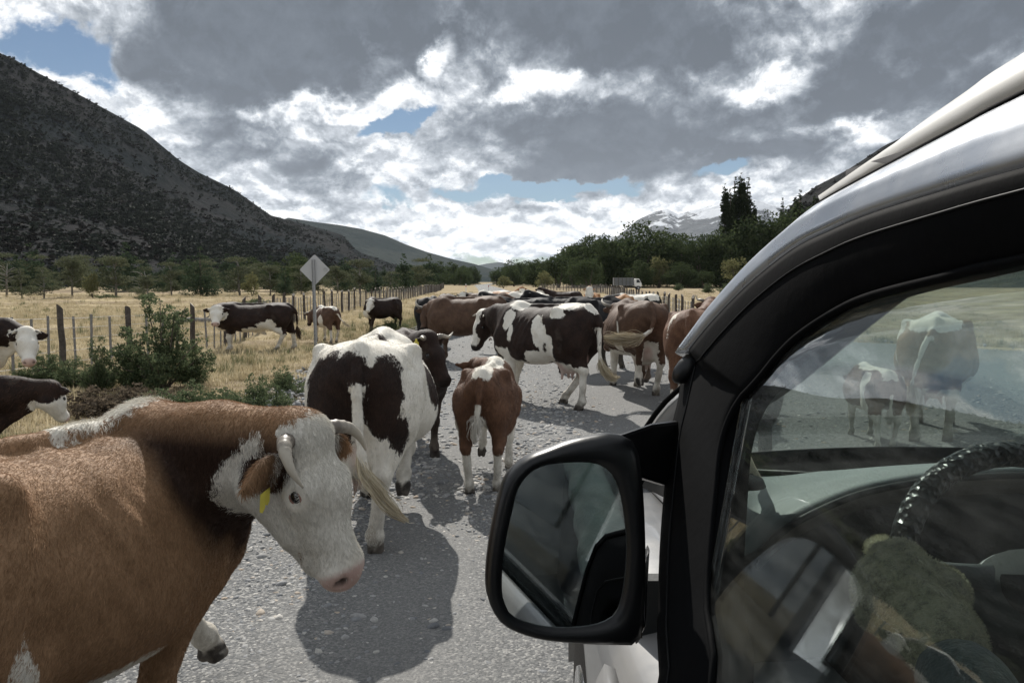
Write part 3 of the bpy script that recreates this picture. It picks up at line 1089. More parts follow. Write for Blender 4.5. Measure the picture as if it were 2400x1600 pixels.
for i, (u, v, y, wd) in enumerate([(1700, 428, 214, .9), (1713, 440, 212, .8), (1722, 412, 218, .95), (1738, 403, 216, 1.0), (1753, 414, 213, .9), (1768, 470, 210, .75), (1836, 462, 260, .8), (1866, 458, 262, .7), (1876, 443, 266, .9), (1912, 452, 270, 1.0)]):
    p = P(u, v, y)
    plant('poplar_tree', 'poplar', p[0], y, p[2], wd * (1.15 if i < 6 else 1.3),
          (f'tall narrow poplar in the dark clump, {ORD[i]} from the left' if i < 6 else f'small distant poplar right of the poplar clump, {ORD[i - 6]} from the left'), 'tree', 'poplars above the willows')

# bushes by the left fence: (u, v base, height m, width factor, kind, label)
for u, v, H, wd, kind, lab in [
        (385, 912, 1.38, .84, 'shrub', 'large dark green bush with an upright top in front of the fence'),
        (318, 905, .62, .95, 'shrub', 'low rounded bush joined to the left of the large bush'), (450, 900, .60, .95, 'shrub', 'low bush spreading right of the large bush'),
        (165, 910, .62, 1.3, 'shrub', 'bright green bush beside the thick fence post near the left edge'), (232, 920, .78, .6, 'shrub', 'small upright bush just right of the thick fence post'),
        (105, 905, .55, 1.2, 'shrub', 'spreading green bush beside the white faced cow at the left edge'),
        (420, 985, .40, 1.05, 'mound', 'low dark cushion bush above the back of the near brown cow'), (510, 985, .36, 1.05, 'mound', 'low dark cushion bush at the edge of the gravel'),
        (300, 965, .34, 1.2, 'twiggy', 'low brown twiggy bush in the grass left of the cushion bushes'), (225, 960, .30, 1.1, 'twiggy', 'low brown twiggy bush behind the brown and white cow'),
        (600, 965, .38, .7, 'mound', 'small grey green cushion plant on the verge beside the stones'),
        (660, 930, .36, .7, 'mound', 'small grey green plant on the verge left of the spotted cow'), (915, 778, .40, .9, 'mound', 'green verge plant beside the standing white faced calf')]:
    g = G(u, v)
    plant('bush', kind, g[0], g[1], H * 1.08, wd, lab, 'bush', 'bushes on the left verge')
for i, (u, v) in enumerate([(250, 702), (340, 703), (600, 712), (1590, 682), (1840, 720), (1700, 692), (1660, 690)]):
    g = G(u, v)
    plant('bush', 'mound' if i < 3 else 'shrub', g[0], g[1], .5 if i < 3 else 1.3, 1.4, f'small bush far out in the {"left" if i < 3 else "right"} pasture, {ORD[i if i < 3 else i - 3]} from the left', 'bush', 'bushes in the pastures')

# shrubs that cover the hillsides
def clump(name, seed, m, n=60):
    r = np.random.default_rng(seed)
    p_, d_ = lobe_points([(0, 0, .5, .55, .55, .5), (.35, .2, .35, .4, .4, .35), (-.3, .1, .4, .4, .35, .4)], n, seed, .6, .1)
    return proto(name, leaves(p_, .34, m, name, .7, seed, d_))


m_scrub = leaf_mat('hill_scrub', (0.022, 0.029, 0.023), (0.033, 0.040, 0.030), (0.040, 0.046, 0.034), .08)
m_scrub2 = leaf_mat('hill_scrub_brown', (0.020, 0.019, 0.017), (0.029, 0.027, 0.023), (0.038, 0.035, 0.030), .08)
clumps = [clump('hill_shrub', s, m) for s, m in ((1, m_scrub), (2, m_scrub), (3, m_scrub2), (4, m_scrub), (5, m_scrub2))]


def hill_shrubs(surf, n, seed, name, label, lo=1.4, hi=7.0, tmax=1.0):
    x, y, z, T = surf
    r = np.random.default_rng(seed)
    nu, nt_ = x.shape
    jmax = int((T[0] <= tmax).sum()) - 1
    i = r.random(n) * (nu - 1.01); j = (r.random(n) ** .85) * (jmax - 1.01)
    i0 = i.astype(int); j0 = j.astype(int); a = i - i0; b = j - j0
    f = lambda q: (q[i0, j0] * (1 - a) + q[i0 + 1, j0] * a) * (1 - b) + (q[i0, j0 + 1] * (1 - a) + q[i0 + 1, j0 + 1] * a) * b
    p = np.stack([f(x), f(y), f(z)], 1)
    g = fbm2(p[:, 0] * .006 + 5, p[:, 1] * .006 + (p[:, 2] * .012), 5, seed)
    u = p[:, 0] / np.maximum(p[:, 1], 1)
    keep = (r.random(n) < np.clip((g - .36) * 5, .10, 1)) & (p[:, 1] > 0) & (u > -1.4)
    p, j0, g = p[keep], j0[keep], g[keep]
    s = lo + (hi - lo) * r.random(len(p)) ** 2.4
    s *= np.where(j0 > jmax * .85, .8, 1)
    idx = np.where(g > .54, r.choice([0, 1, 1, 0, 3], len(p)), r.choice([0, 3, 2, 3, 4], len(p)))
    o = scatter(name, p - [0, 0, .3], np.stack([0 * s, 0 * s, r.random(len(p)) * 6.28], 1), np.stack([s * 1.2, s * 1.2, s * r.uniform(.6, 1.1, len(p))], 1), clumps, idx)
    tag(o, label, 'shrubs', kind='stuff')


hill_shrubs(left, 80000, 3, 'mountain_shrubs', 'dark scrub and small trees dotted over the left mountainside')
hill_shrubs(right, 16000, 4, 'ridge_shrubs', 'dark scrub and trees covering the right ridge', 3, 9)
# ------------------------------------------------------------------ fences, sign, markers, log, truck
m_post = simple('weathered_post', (0.085, 0.075, 0.068), 0.9, 0.1, var=0.5, scale=14, bump=0.6)
m_cut = simple('cut_wood', (0.36, 0.32, 0.27), 0.8, 0.1, var=0.25, scale=20, bump=0.2)
m_stake = simple('grey_stake', (0.22, 0.215, 0.21), 0.85, 0.15, var=0.3, scale=18, bump=0.4)
m_wire = simple('fence_wire', (0.38, 0.38, 0.38), 0.45, 0.5, 0.8, 0.1)
m_galv = simple('galvanised_steel', (0.42, 0.43, 0.44), 0.5, 0.5, 0.75, 0.12, 10)
m_signback = simple('sign_sheet', (0.46, 0.47, 0.48), 0.55, 0.4, 0.55, 0.06, 5)
m_white = simple('white_paint', (0.74, 0.74, 0.72), 0.5, 0.4, var=0.06)
m_redp = simple('red_paint', (0.45, 0.05, 0.04), 0.5, 0.4, var=0.1)
m_black = simple('black_rubber', (0.02, 0.02, 0.02), 0.7, 0.3)


def post_mesh(hgt, rad, seed, slant=True):
    r = np.random.default_rng(seed)
    mb = MB()
    n = 9
    v, f = [], []
    hs = [-.25, 0, .3, .6, .9, hgt]
    for i, z in enumerate(hs):
        for k in range(n):
            a = 6.283 * k / n
            q = rad * (1 + r.normal(0, .07)) * (1 - .08 * i / 5)
            zz = z if i < 5 or not slant else z - (math.cos(a - .6) * .5 + .5) * rad * 2.0
            v.append((q * math.cos(a) + .012 * math.sin(i * 1.7 + seed), q * math.sin(a), zz))
    for i in range(5):
        for k in range(n):
            f.append((i * n + k, i * n + (k + 1) % n, (i + 1) * n + (k + 1) % n, (i + 1) * n + k))
    f.append(tuple(range(5 * n, 6 * n)))
    me = mesh_data('post', v, f, None, False, [m_post, m_cut])
    me.polygons[len(f) - 1].material_index = 1
    return me


post_meshes = [post_mesh(1.36, .064, s) for s in (1, 2, 3)]
stake_meshes = []
for s in range(3):
    mb = MB(); mb.box((0, 0, .52), (.042, .03, 1.2), Matrix.Rotation(.02 * (s - 1), 3, 'Y')); mb.box((0, 0.017, .8), (.046, .006, .02)); mb.box((0, .017, .4), (.046, .006, .02))
    stake_meshes.append(mb.data('stake', m_stake))
WIRES = (.18, .42, .66, .88, 1.08)


def fence(name, path, label, spacing_post, n_stake, start=0.0, seed=0, wires=WIRES):
    """posts, droppers and wires along a polyline on the ground"""
    r = np.random.default_rng(seed)
    pth = np.array(path, float)
    seg = np.linalg.norm(np.diff(pth, axis=0), axis=1); L = np.concatenate([[0], np.cumsum(seg)])
    at = lambda s: np.array([np.interp(s, L, pth[:, 0]), np.interp(s, L, pth[:, 1])])
    p0 = at(0)
    root = empty(name, (p0[0], p0[1], 0))
    tag(root, label, 'fence')
    tops = []
    s, k = start, 0
    sub = spacing_post / (n_stake + 1)
    np_, ns_ = 0, 0
    while s < L[-1]:
        q = at(s)
        z = float(ground_z(q[:1], q[1:])[0]) * max(0, 1 - np.hypot(*q) / 500)
        is_post = k % (n_stake + 1) == 0
        me = post_meshes[r.integers(0, 3)] if is_post else stake_meshes[r.integers(0, 3)]
        far = (np_ if is_post else ns_) >= 290
        if not far:
            o = link(bpy.data.objects.new('post' if is_post else 'stake', me), root)
            o.location = (q[0] - p0[0] + r.normal(0, .02), q[1] - p0[1], z + (r.uniform(-.06, .02) if is_post else r.uniform(-.05, .03)))
            t = at(min(s + .1, L[-1])) - at(max(s - .1, 0))
            o.rotation_euler = (r.normal(0, .014), r.normal(0, .014), math.atan2(t[1], t[0]) + (r.random() * 6 if is_post else 0))
        if is_post: np_ += 1
        else: ns_ += 1
        tops.append((q[0] - p0[0], q[1] - p0[1], z))
        s += sub * r.uniform(.9, 1.1); k += 1
    for h in wires:
        mb = MB()
        mb.tube([(a, b, c + h + .006 * math.sin(i * 2.1 + h * 9)) for i, (a, b, c) in enumerate(tops)], [.0032] * len(tops), 4)
        mb.build('wire', m_wire, root)
    return root


# left fence: passes the bush, then runs on parallel to the road
g1, g2 = G(211, 850), G(495, 811)
fence('fence', [(-8.6, 4.0), (-9.0, 12), (g1[0], g1[1]), (g2[0], g2[1]), (-9.6, 34), (-10.3, 58), (-12.2, 110), (-15.5, 165), (-19, 215)],
      'long post and wire fence with slanted thick posts left of the road', 2.25, 3, start=0.35, seed=4)
fence('fence', [(6.8, 28.5), (7.3, 34), (9.6, 62), (12.6, 98), (13.4, 128), (10.5, 150), (6, 172)],
      'post and wire fence right of the road behind the cattle', 2.5, 3, start=.8, seed=6)

# back of a diamond road sign on the left verge
g = G(741, 838)
y = g[1]
k = y / FPX
sgn = empty('road_sign', (g[0], g[1], 0), R(-2))
tag(sgn, 'back of a plain grey diamond road sign on a steel channel post', 'road sign')
top = P(738, 600, y)[2]
pm = MB()
for sx in (-1, 1):
    pm.box((sx * .028, 0, top / 2 - .1), (.006, .045, top + .05))
pm.box((0, .018, top / 2 - .1), (.056, .007, top + .05))
for q in range(12):
    pm.box((0, -.022, .2 + q * top / 13), (.05, .004, .012))
post = pm.build('post', m_galv, sgn)
post.rotation_euler = (0, R(-.8), 0)
cz = P(738, 632, y)[2]; hw = 36 * k
pl = MB()
rr_, pts = .035, []
for c in range(4):
    a0 = c * math.pi / 2
    ctr = np.array([math.cos(a0), math.sin(a0)]) * (hw - rr_ * 1.4)
    for q in range(-2, 3):
        a = a0 + q * math.pi / 8
        pts.append((ctr[0] + rr_ * math.cos(a), ctr[1] + rr_ * math.sin(a)))
pl.loft([[(px, 0.030, cz + pz) for px, pz in pts], [(px, .034, cz + pz) for px, pz in pts]])
pl.build('panel', m_signback, sgn)
st = MB()
cu = (763 - 738) * k
for rad, th in ((.042, .0), (.026, .0)):
    ring = []
    st.tube([(cu + rad * math.cos(a), .0285, cz + .0 + rad * math.sin(a)) for a in np.linspace(0, 6.283, 25)], .0042, 4, cap=False)
st.build('maker_stamp', m_galv, sgn)
bt = MB()
for dz_ in (-.14, .14): bt.tube([(0, -.02, cz + dz_), (0, .04, cz + dz_)], .009, 6)
bt.build('bolt', m_galv, sgn)

# white and red edge markers where the road leaves the flat
for i, (u, lab) in enumerate([(1092, 'white and red edge marker post left of the far road'), (1145, 'white and red edge marker post right of the far road')]):
    p = P(u, 660, 128)
    mk = empty('marker_post', (p[0], 128, 0))
    tag(mk, lab, 'marker post', 'marker posts at the far bend')
    MB().box((0, 0, .68), (.13, .08, 1.36)).build('post', m_white, mk, bevel=.01)
    MB().box((0, -.004, 1.0), (.134, .084, .22)).build('band', m_redp, mk)

# grey fallen trunk in the left pasture
g = G(462, 760)
lg = empty('fallen_log', (g[0], g[1], .05), R(12))
tag(lg, 'weathered fallen trunk lying in the pasture behind the big bull', 'log')
mb = MB(); pts = spline([(-.9, 0, .02), (-.3, .06, .12), (.5, -.02, .10), (1.3, .05, .2)], 9); mb.tube(pts, [.06, .1, .12, .13, .12, .1, .09, .07, .03], 8)
mb.build('trunk', m_greybark, lg, True)
mb = MB(); mb.tube([(.3, 0, .15), (.6, .2, .4)], [.04, .01], 6); mb.build('branch', m_greybark, lg, True)

# stock truck parked beyond the right fence
m_tgrey = simple('truck_boards', (0.16, 0.17, 0.175), 0.7, 0.2, var=0.2)
m_glass_dark = simple('truck_glass', (0.02, 0.025, 0.03), 0.08, 0.5)
ty = 168.0
p = P(1470, 678, ty)
tr = empty('stock_truck', (p[0], ty, 0), 0)
tag(tr, 'small stock truck with grey slatted body and white cab beyond the right fence', 'truck')
tk = ty / FPX
bx0, bx1 = (1438 - 1470) * tk, (1484 - 1470) * tk
zb, zt = .95, P(1470, 650, ty)[2]
mb = MB(); mb.box(((bx0 + bx1) / 2, 0, zb), (bx1 - bx0, 2.2, .12)); mb.build('bed', m_tgrey, tr)
n = 7
for k_ in range(n):
    z = zb + .16 + k_ * (zt - zb - .1) / n
    b = MB()
    for sy in (-1.1, 1.1): b.box(((bx0 + bx1) / 2, sy, z), (bx1 - bx0, .05, (zt - zb) / n * .8))
    b.box((bx0, 0, z), (.05, 2.2, (zt - zb) / n * .8))
    b.build('board', m_tgrey, tr)
for k_ in range(6):
    x = bx0 + .05 + k_ * (bx1 - bx0 - .1) / 5
    MB().box((x, -1.16, (zb + zt) / 2), (.09, .06, zt - zb + .1)).build('upright', m_post, tr)
cx0 = bx1 + .12; cl = 1.55
prof = [(0, .75), (0, 2.35), (.35, 2.42), (1.0, 2.38), (1.42, 1.55), (cl, 1.4), (cl, .7), (1.25, .62), (1.2, .8), (.5, .8), (.45, .62)]
cabm = MB().loft([[(cx0 + a, -1.0, b) for a, b in prof], [(cx0 + a, 1.0, b) for a, b in prof]])
cabm.build('cab', m_white, tr, bevel=.05)
wm = MB().loft([[(cx0 + a, -1.02, b) for a, b in [(.42, 1.5), (.42, 2.2), (.95, 2.2), (1.28, 1.55)]], [(cx0 + a, -1.0, b) for a, b in [(.42, 1.5), (.42, 2.2), (.95, 2.2), (1.28, 1.55)]]])
wm.build('window', m_glass_dark, tr)
MB().box(((bx0 + cx0 + cl) / 2, 0, .68), (cx0 + cl - bx0 - .3, .8, .16)).build('chassis', m_black, tr)
for wx_ in (bx0 + 1.0, cx0 + .85):
    for sy in (-.9, .9):
        wq = MB(); wq.tube([(wx_, sy - .12, .42), (wx_, sy + .12, .42)], .42, 18); wo = wq.build('wheel', m_black, tr, bevel=.03)
        MB().tube([(wx_, sy - .13, .42), (wx_, sy + .13, .42)], .2, 12).build('hub', m_galv, wo)
MB().tube([(cx0 + 1.45, -1.05, 1.6), (cx0 + 1.5, -1.3, 1.75), (cx0 + 1.5, -1.3, 2.1)], .03, 5).build('mirror_arm', m_black, tr)
# ------------------------------------------------------------------ cattle: one smooth skin grown over a skeleton
NV = lambda *a: np.array(a, float)


def surface_nets(F, org, h):
    """vertices and quads of the zero level of a sampled distance field"""
    S = F < 0
    nx, ny, nz = F.shape
    c = np.zeros((nx - 1, ny - 1, nz - 1), np.int8)
    for i in (0, 1):
        for j in (0, 1):
            for k in (0, 1):
                c += S[i:nx - 1 + i, j:ny - 1 + j, k:nz - 1 + k]
    ci = np.argwhere((c > 0) & (c < 8))
    idx = -np.ones(c.shape, np.int32); idx[tuple(ci.T)] = np.arange(len(ci))
    acc = np.zeros((len(ci), 3)); cnt = np.zeros(len(ci))
    off = [(0, 0, 0), (1, 0, 0), (0, 1, 0), (1, 1, 0), (0, 0, 1), (1, 0, 1), (0, 1, 1), (1, 1, 1)]
    val = [F[ci[:, 0] + a, ci[:, 1] + b, ci[:, 2] + d] for a, b, d in off]
    for a in range(8):
        for ax_ in (1, 2, 4):
            b = a | ax_
            if b == a: continue
            m = (val[a] < 0) != (val[b] < 0)
            t = val[a] / np.where(m, val[a] - val[b], 1)
            p = np.array(off[a]) + t[:, None] * (np.array(off[b]) - np.array(off[a]))
            acc[m] += p[m]; cnt[m] += 1
    V = (ci + acc / cnt[:, None]) * h + org
    Q = []
    for ax_ in range(3):
        sl0 = [slice(None)] * 3; sl1 = [slice(None)] * 3
        sl0[ax_] = slice(0, -1); sl1[ax_] = slice(1, None)
        e = np.argwhere(S[tuple(sl0)] != S[tuple(sl1)])
        o1, o2 = [(1, 2), (2, 0), (0, 1)][ax_]
        ok = (e[:, o1] > 0) & (e[:, o2] > 0) & (e[:, o1] < c.shape[o1]) & (e[:, o2] < c.shape[o2]) & (e[:, ax_] < c.shape[ax_])
        e = e[ok]
        s = S[tuple(e.T)]
        q = []
        for d1, d2 in ((0, 0), (1, 0), (1, 1), (0, 1)):
            w_ = e.copy(); w_[:, o1] -= 1 - d1; w_[:, o2] -= 1 - d2
            q.append(idx[tuple(w_.T)])
        q = np.stack(q, 1)
        q[~s] = q[~s][:, ::-1]
        Q.append(q)
    Q = np.concatenate(Q)
    return V, Q[(Q >= 0).all(1)]


class Sdf:
    """list of soft solids; evaluated on a grid to skin them, and on points to find what a point belongs to"""
    def __init__(s):
        s.p = []

    def cap(s, g, a, b, ra, rb, k=.05, ax=None, f=1.0, sub=False):
        a, b = NV(*a), NV(*b)
        r = max(ra, rb) * max(1, f)
        lo, hi = np.minimum(a, b) - r, np.maximum(a, b) + r
        ab = b - a; L2 = max(ab @ ab, 1e-9)
        if ax is not None:
            ax = NV(*ax); ax = ax / np.linalg.norm(ax)

        def fn(X, Y, Z):
            x, y, z = X - a[0], Y - a[1], Z - a[2]
            t = np.clip((x * ab[0] + y * ab[1] + z * ab[2]) / L2, 0, 1)
            x, y, z = x - t * ab[0], y - t * ab[1], z - t * ab[2]
            rr = ra + (rb - ra) * t
            if ax is None:
                return np.sqrt(x * x + y * y + z * z) - rr
            c = (x * ax[0] + y * ax[1] + z * ax[2]) * (1 / f - 1)
            x, y, z = x + c * ax[0], y + c * ax[1], z + c * ax[2]
            return (np.sqrt(x * x + y * y + z * z) - rr) * min(1, f ** .5)
        s.p.append((g, fn, lo, hi, k, sub))

    def ball(s, g, a, r, k=.05, ax=None, f=1.0, sub=False):
        s.cap(g, a, (a[0] + 1e-4, a[1], a[2]), r, r, k, ax, f, sub)

    def func(s, g, fn, lo, hi, k):
        s.p.append((g, fn, NV(*lo), NV(*hi), k, False))

    def skin(s, h, disp=None, hide=0.0):
        lo = np.min([q[2] for q in s.p if not q[5]], 0) - 3 * h; hi = np.max([q[3] for q in s.p if not q[5]], 0) + 3 * h
        lo = np.floor(lo / h) * h
        n = np.ceil((hi - lo) / h).astype(int) + 1
        F = np.full(n, 1.0, np.float32)
        axs = [lo[i] + h * np.arange(n[i]) for i in range(3)]
        for g, fn, a, b, k, sub in s.p:
            pad = k + 2.5 * h
            i0 = np.maximum(np.floor((a - pad - lo) / h).astype(int), 0); i1 = np.minimum(np.ceil((b + pad - lo) / h).astype(int) + 1, n)
            if (i1 <= i0).any(): continue
            sl = tuple(slice(p, q) for p, q in zip(i0, i1))
            X, Y, Z = np.meshgrid(*[axs[i][sl[i]] for i in range(3)], indexing='ij', sparse=True)
            d = fn(X, Y, Z).astype(np.float32)
            A = F[sl]
            if sub:
                q = np.maximum(k - np.abs(A + d), 0) / k
                F[sl] = np.maximum(A, -d) + q * q * k * .25
            else:
                q = np.maximum(k - np.abs(A - d), 0) / k
                F[sl] = np.minimum(A, d) - q * q * k * .25
        X, Y, Z = np.meshgrid(*axs, indexing='ij', sparse=True)
        if disp is not None:
            F += disp(X, Y, Z).astype(np.float32)
        if hide:      # muscle and loose skin
            F += (hide * np.sin(21 * X + 2.2 * np.sin(9 * Z + 3 * Y)) * np.sin(17 * Z + 1.7 * np.sin(12 * X) + 4 * Y)).astype(np.float32)
        return surface_nets(F, lo, h)

    def dist(s, V, groups):
        out = np.full(len(V), 9.0)
        for g, fn, a, b, k, sub in s.p:
            if g in groups and not sub:
                out = np.minimum(out, fn(V[:, 0], V[:, 1], V[:, 2]))
        return out


TORSO = np.array([  # x, top, bottom, half width, egg (narrow top < 0)
    (-.82, 1.19, 1.05, .07, 0), (-.79, 1.27, .94, .15, .1), (-.70, 1.335, .82, .235, .1), (-.55, 1.365, .76, .285, .06), (-.40, 1.365, .70, .315, .02), (-.22, 1.335, .61, .345, -.10),
    (0.0, 1.315, .555, .375, -.16), (.22, 1.315, .56, .36, -.20), (.40, 1.335, .60, .305, -.26), (.54, 1.335, .63, .255, -.28), (.66, 1.27, .68, .20, -.2), (.76, 1.14, .78, .11, 0)])


def torso_fn(sc):
    T = TORSO.copy(); T[:, 3] *= sc.get('width', 1.0)
    T[:, 2] = T[:, 2] + sc.get('tuck', 0.0) * (1.3 - T[:, 2])
    xs = np.linspace(T[0, 0], T[-1, 0], 200)
    tab = np.array([spline(T, 200)[:, i] for i in range(5)])
    xt = tab[0]

    def fn(X, Y, Z):
        xc = np.clip(X, xt[0], xt[-1])
        top, bot, w_, e = (np.interp(xc, xt, tab[i]) for i in (1, 2, 3, 4))
        zc, hh = (top + bot) / 2, (top - bot) / 2
        zn = (Z - zc) / hh
        ww = w_ * (1 + e * np.clip(zn, -1, 1))
        q = np.power(np.power(np.abs(Y) / ww, 2.35) + np.power(np.abs(zn), 2.35), 1 / 2.35)
        d = (q - 1) * np.minimum(ww, hh) * .92
        dx_ = np.abs(X - xc)
        return np.where(dx_ > 0, np.sqrt(np.maximum(d, 0) ** 2 + dx_ ** 2) + np.minimum(d, 0), d)
    return fn


def ik(a, b, l1, l2, side):
    """middle joint between a and b in the xz plane, bent to side (+1 forward, -1 back)"""
    d = b - a; L = math.hypot(d[0], d[2])
    if L > (l1 + l2) * .999:
        s = L / ((l1 + l2) * .998); l1 *= s; l2 *= s
    x = (l1 * l1 - l2 * l2 + L * L) / (2 * L); h_ = math.sqrt(max(l1 * l1 - x * x, 0))
    u = NV(d[0], 0, d[2]) / L; n = NV(-u[2], 0, u[0]) * side * -1
    if n[0] * side < 0: n = -n
    m = a + u * x + n * h_; m[1] = a[1] + (b[1] - a[1]) * .5
    return m


class Cow:
    def __init__(c, legs=None, poll=(1.12, 0, 1.20), nose=(.55, 0, -.85), roll=0.0, tail=None, udder=0.0, bull=False, calf=False, width=1.0, ears=(.0, .0), earback=(.0, .0), earlen=1.0, neckw=1.0, tuck=0.0, hs=None, jawd=0.0):
        legs = legs or {}
        c.s = S = Sdf()
        c.calf, c.bull = calf, bull
        lean = .88 if calf else 1.0
        S.func('body', torso_fn({'width': width, 'tuck': tuck}), (-.84, -.42, .5), (.78, .42, 1.42), .02)
        for sy in (-1, 1):
            W = width
            S.ball('body', (-.37, sy * .265 * W, 1.285), .052, .085)                       # hip bones
            S.ball('body', (-.775, sy * .105, 1.175), .045, .07)                          # pin bones
            S.cap('body', (-.45, sy * .185 * W, 1.10), (-.58, sy * .19 * W, .86), .155, .135, .10)
            S.cap('body', (-.72, sy * .13 * W, 1.08), (-.64, sy * .15 * W, .84), .085, .10, .08)
            S.cap('body', (.44, sy * .13 * W, 1.24), (.60, sy * .185 * W, .90), .07, .095, .10)   # shoulder blade
            S.cap('body', (.36, sy * .20 * W, .98), (.50, sy * .18 * W, .82), .10, .10, .10)
            S.ball('hollow', (-.19, sy * .475 * W, 1.17), .14, .09, sub=True)
            S.ball('hollow', (-.575, sy * .375 * W, 1.265), .125, .09, sub=True)                     # hollow of the flank
        S.cap('body', (-.62, 0, 1.355), (.50, 0, 1.335), .022, .03, .05)                 # spine
        S.cap('body', (-.70, 0, 1.335), (-.79, 0, 1.27), .05, .036, .05)                  # tail head
        S.cap('body', (.46, 0, 1.325), (.30, 0, 1.325), .055, .03, .06)                   # withers
        S.ball('body', (.66, 0, .76), .155, .13)                                          # brisket
        # head
        c.poll = NV(*poll); f = NV(*nose); f /= np.linalg.norm(f)
        c.f = f
        side = np.cross(NV(0, 0, 1), f); side /= np.linalg.norm(side)
        up = np.cross(f, side)
        cr, sr = math.cos(roll), math.sin(roll)
        c.l, c.u = side * cr + up * sr, up * cr - side * sr
        hs = c.hs = hs or (1.06 if bull else (.82 if calf else 1.0))
        HP = lambda a, b, d: c.poll + (c.f * a + c.l * b + c.u * d) * hs
        c.HP = HP
        # neck
        base = NV(.52, 0, 1.10); pb = HP(-.02, 0, -.06); th = HP(.06, 0, -.13)
        d_ = pb - base; nl = np.linalg.norm(d_)
        ax_ = np.cross(d_, NV(0, 0, 1)); ax_ = ax_ / (np.linalg.norm(ax_) + 1e-9)
        mid = base + d_ * .5 + NV(d_[0], 0, 0) * .05
        nw = neckw * (1.12 if bull else lean)
        S.cap('neck', base, mid, .245 * nw, .185 * nw, .10, ax_, .72)
        S.cap('neck', mid, pb + (th - pb) * .30, .180 * nw, .108 * nw, .08, ax_, .82)
        S.cap('neck', (.40, 0, 1.30), pb + NV(0, 0, .0), .06, .055 * (1.3 if bull else 1), .10)
        S.cap('neck', (.68, 0, .74), th + (NV(.68, 0, .74) - th) * .30, .085, .05, .10, ax_, .5)
        # skull
        S.cap('head', HP(.02, 0, -.055), HP(.19, 0, -.05), .102 * hs, .098 * hs, .05, c.l, 1.10)
        S.cap('head', HP(.17, 0, -.055), HP(.43, 0, -.065), .088 * hs, .066 * hs, .06, c.l, 1.0)
        S.cap('head', HP(.10, 0, -.185 - .045 * jawd), HP(.38, 0, -.118 - .03 * jawd), .098 * hs, .054 * hs, .05, c.l, .80)
        S.ball('head', HP(-.005, 0, -.005), .062 * hs, .06, c.l, 1.3)
        S.ball('head', HP(.452, 0, -.072), .071 * hs, .04, c.l, 1.16)
        S.ball('head', HP(.405, 0, -.12 - .025 * jawd), .046 * hs, .04, c.l, 1.1)
        for sy in (-1, 1):
            S.cap('head', HP(.11, sy * .058, -.165 - .035 * jawd), HP(.28, sy * .046, -.13 - .03 * jawd), .084 * hs, .054 * hs, .05)
            S.ball('head', HP(.165, sy * .085, -.012), .036 * hs, .04)
            S.cap('head', HP(.20, sy * .088, -.055), HP(.33, sy * .052, -.075), .03 * hs, .022 * hs, .05)
            S.ball('hollow', HP(.175, sy * .135, -.035), .027 * hs, .02, sub=True)
            S.ball('hollow', HP(.496, sy * .052, -.034), .017 * hs, .012, sub=True)
            S.ball('hollow', HP(.492, sy * .066, -.050), .010 * hs, .012, sub=True)
            # ears: leaf shaped, cupped forward
            e0, e1 = HP(.045, sy * .085, -.055), HP(.035 + ears[0] * .5, sy * (.165), -.06 + (ears[1] + earback[sy < 0]) * .5)
            eb = earback[sy < 0]
            e2 = HP(.025 + ears[0], sy * (.25 * earlen - abs(eb) * .35), -.06 + ears[1] + eb)
            en = c.u * .60 + c.f * .80 + c.l * sy * -eb * 3.0
            S.cap('ear', e0, e1, .034 * hs, .060 * hs, .03, en, .42)
            S.cap('ear', e1, e2, .060 * hs, .026 * hs, .02, en, .40)
            S.ball('hollow', e1 + en * .062 * hs + (e2 - e1) * .12, .046 * hs, .012, sub=True)
        c.horn_base = [HP(.0, sy * .098, -.01) for sy in (1, -1)]
        # legs
        c.feet = []
        k_ = .90 if calf else 1.0
        kk = .92 if calf else 1.0
        for nm, sy in (('FL', 1), ('FR', -1)):
            dx_, lift = legs.get(nm, (0, 0))[:2]; dy_ = legs.get(nm, (0, 0, 0))[2] if len(legs.get(nm, ())) > 2 else 0
            y = sy * .165
            el_ = NV(.46 + dx_ * .18, sy * .175, .75); ft = NV(.50 + dx_, y + dy_, .135 + lift)
            kn = ik(el_, ft, .335, .275, 1)
            S.cap('leg', (.52, sy * .18, .92), el_, .135, .112, .08)
            S.cap('leg', el_, kn, .102, .054 * kk, .06)
            S.ball('leg', kn + NV(.012, 0, 0), .057 * kk, .03)
            S.cap('leg', kn, ft, .047 * kk, .042 * kk, .03)
            S.ball('leg', ft, .052 * kk, .025)
            bend = -1 if lift > .08 and len(legs.get(nm, ())) < 4 else 1
            c._hoof(S, ft, bend, lift, kk)
        for nm, sy in (('RL', 1), ('RR', -1)):
            dx_, lift = legs.get(nm, (0, 0))[:2]; dy_ = legs.get(nm, (0, 0, 0))[2] if len(legs.get(nm, ())) > 2 else 0
            y = sy * .155
            hip = NV(-.52, sy * .17, 1.0); st_ = NV(-.40 + dx_ * .35, sy * .195, .78); ft = NV(-.67 + dx_, y + dy_, .145 + lift)
            hk = ik(st_, ft, .41, .385, -1)
            S.cap('leg', hip, st_, .165, .125, .09)
            S.cap('leg', (-.66, sy * .15, .92), hk + NV(.02, 0, .10), .12, .06, .08)
            S.cap('leg', st_, hk, .118, .058 * kk, .07)
            S.ball('leg', hk + NV(-.012, 0, .01), .058 * kk, .03)
            S.cap('leg', hk, ft, .052 * kk, .043 * kk, .03)
            S.ball('leg', ft, .052 * kk, .025)
            c._hoof(S, ft, -1 if lift > .06 else 1, lift, kk)
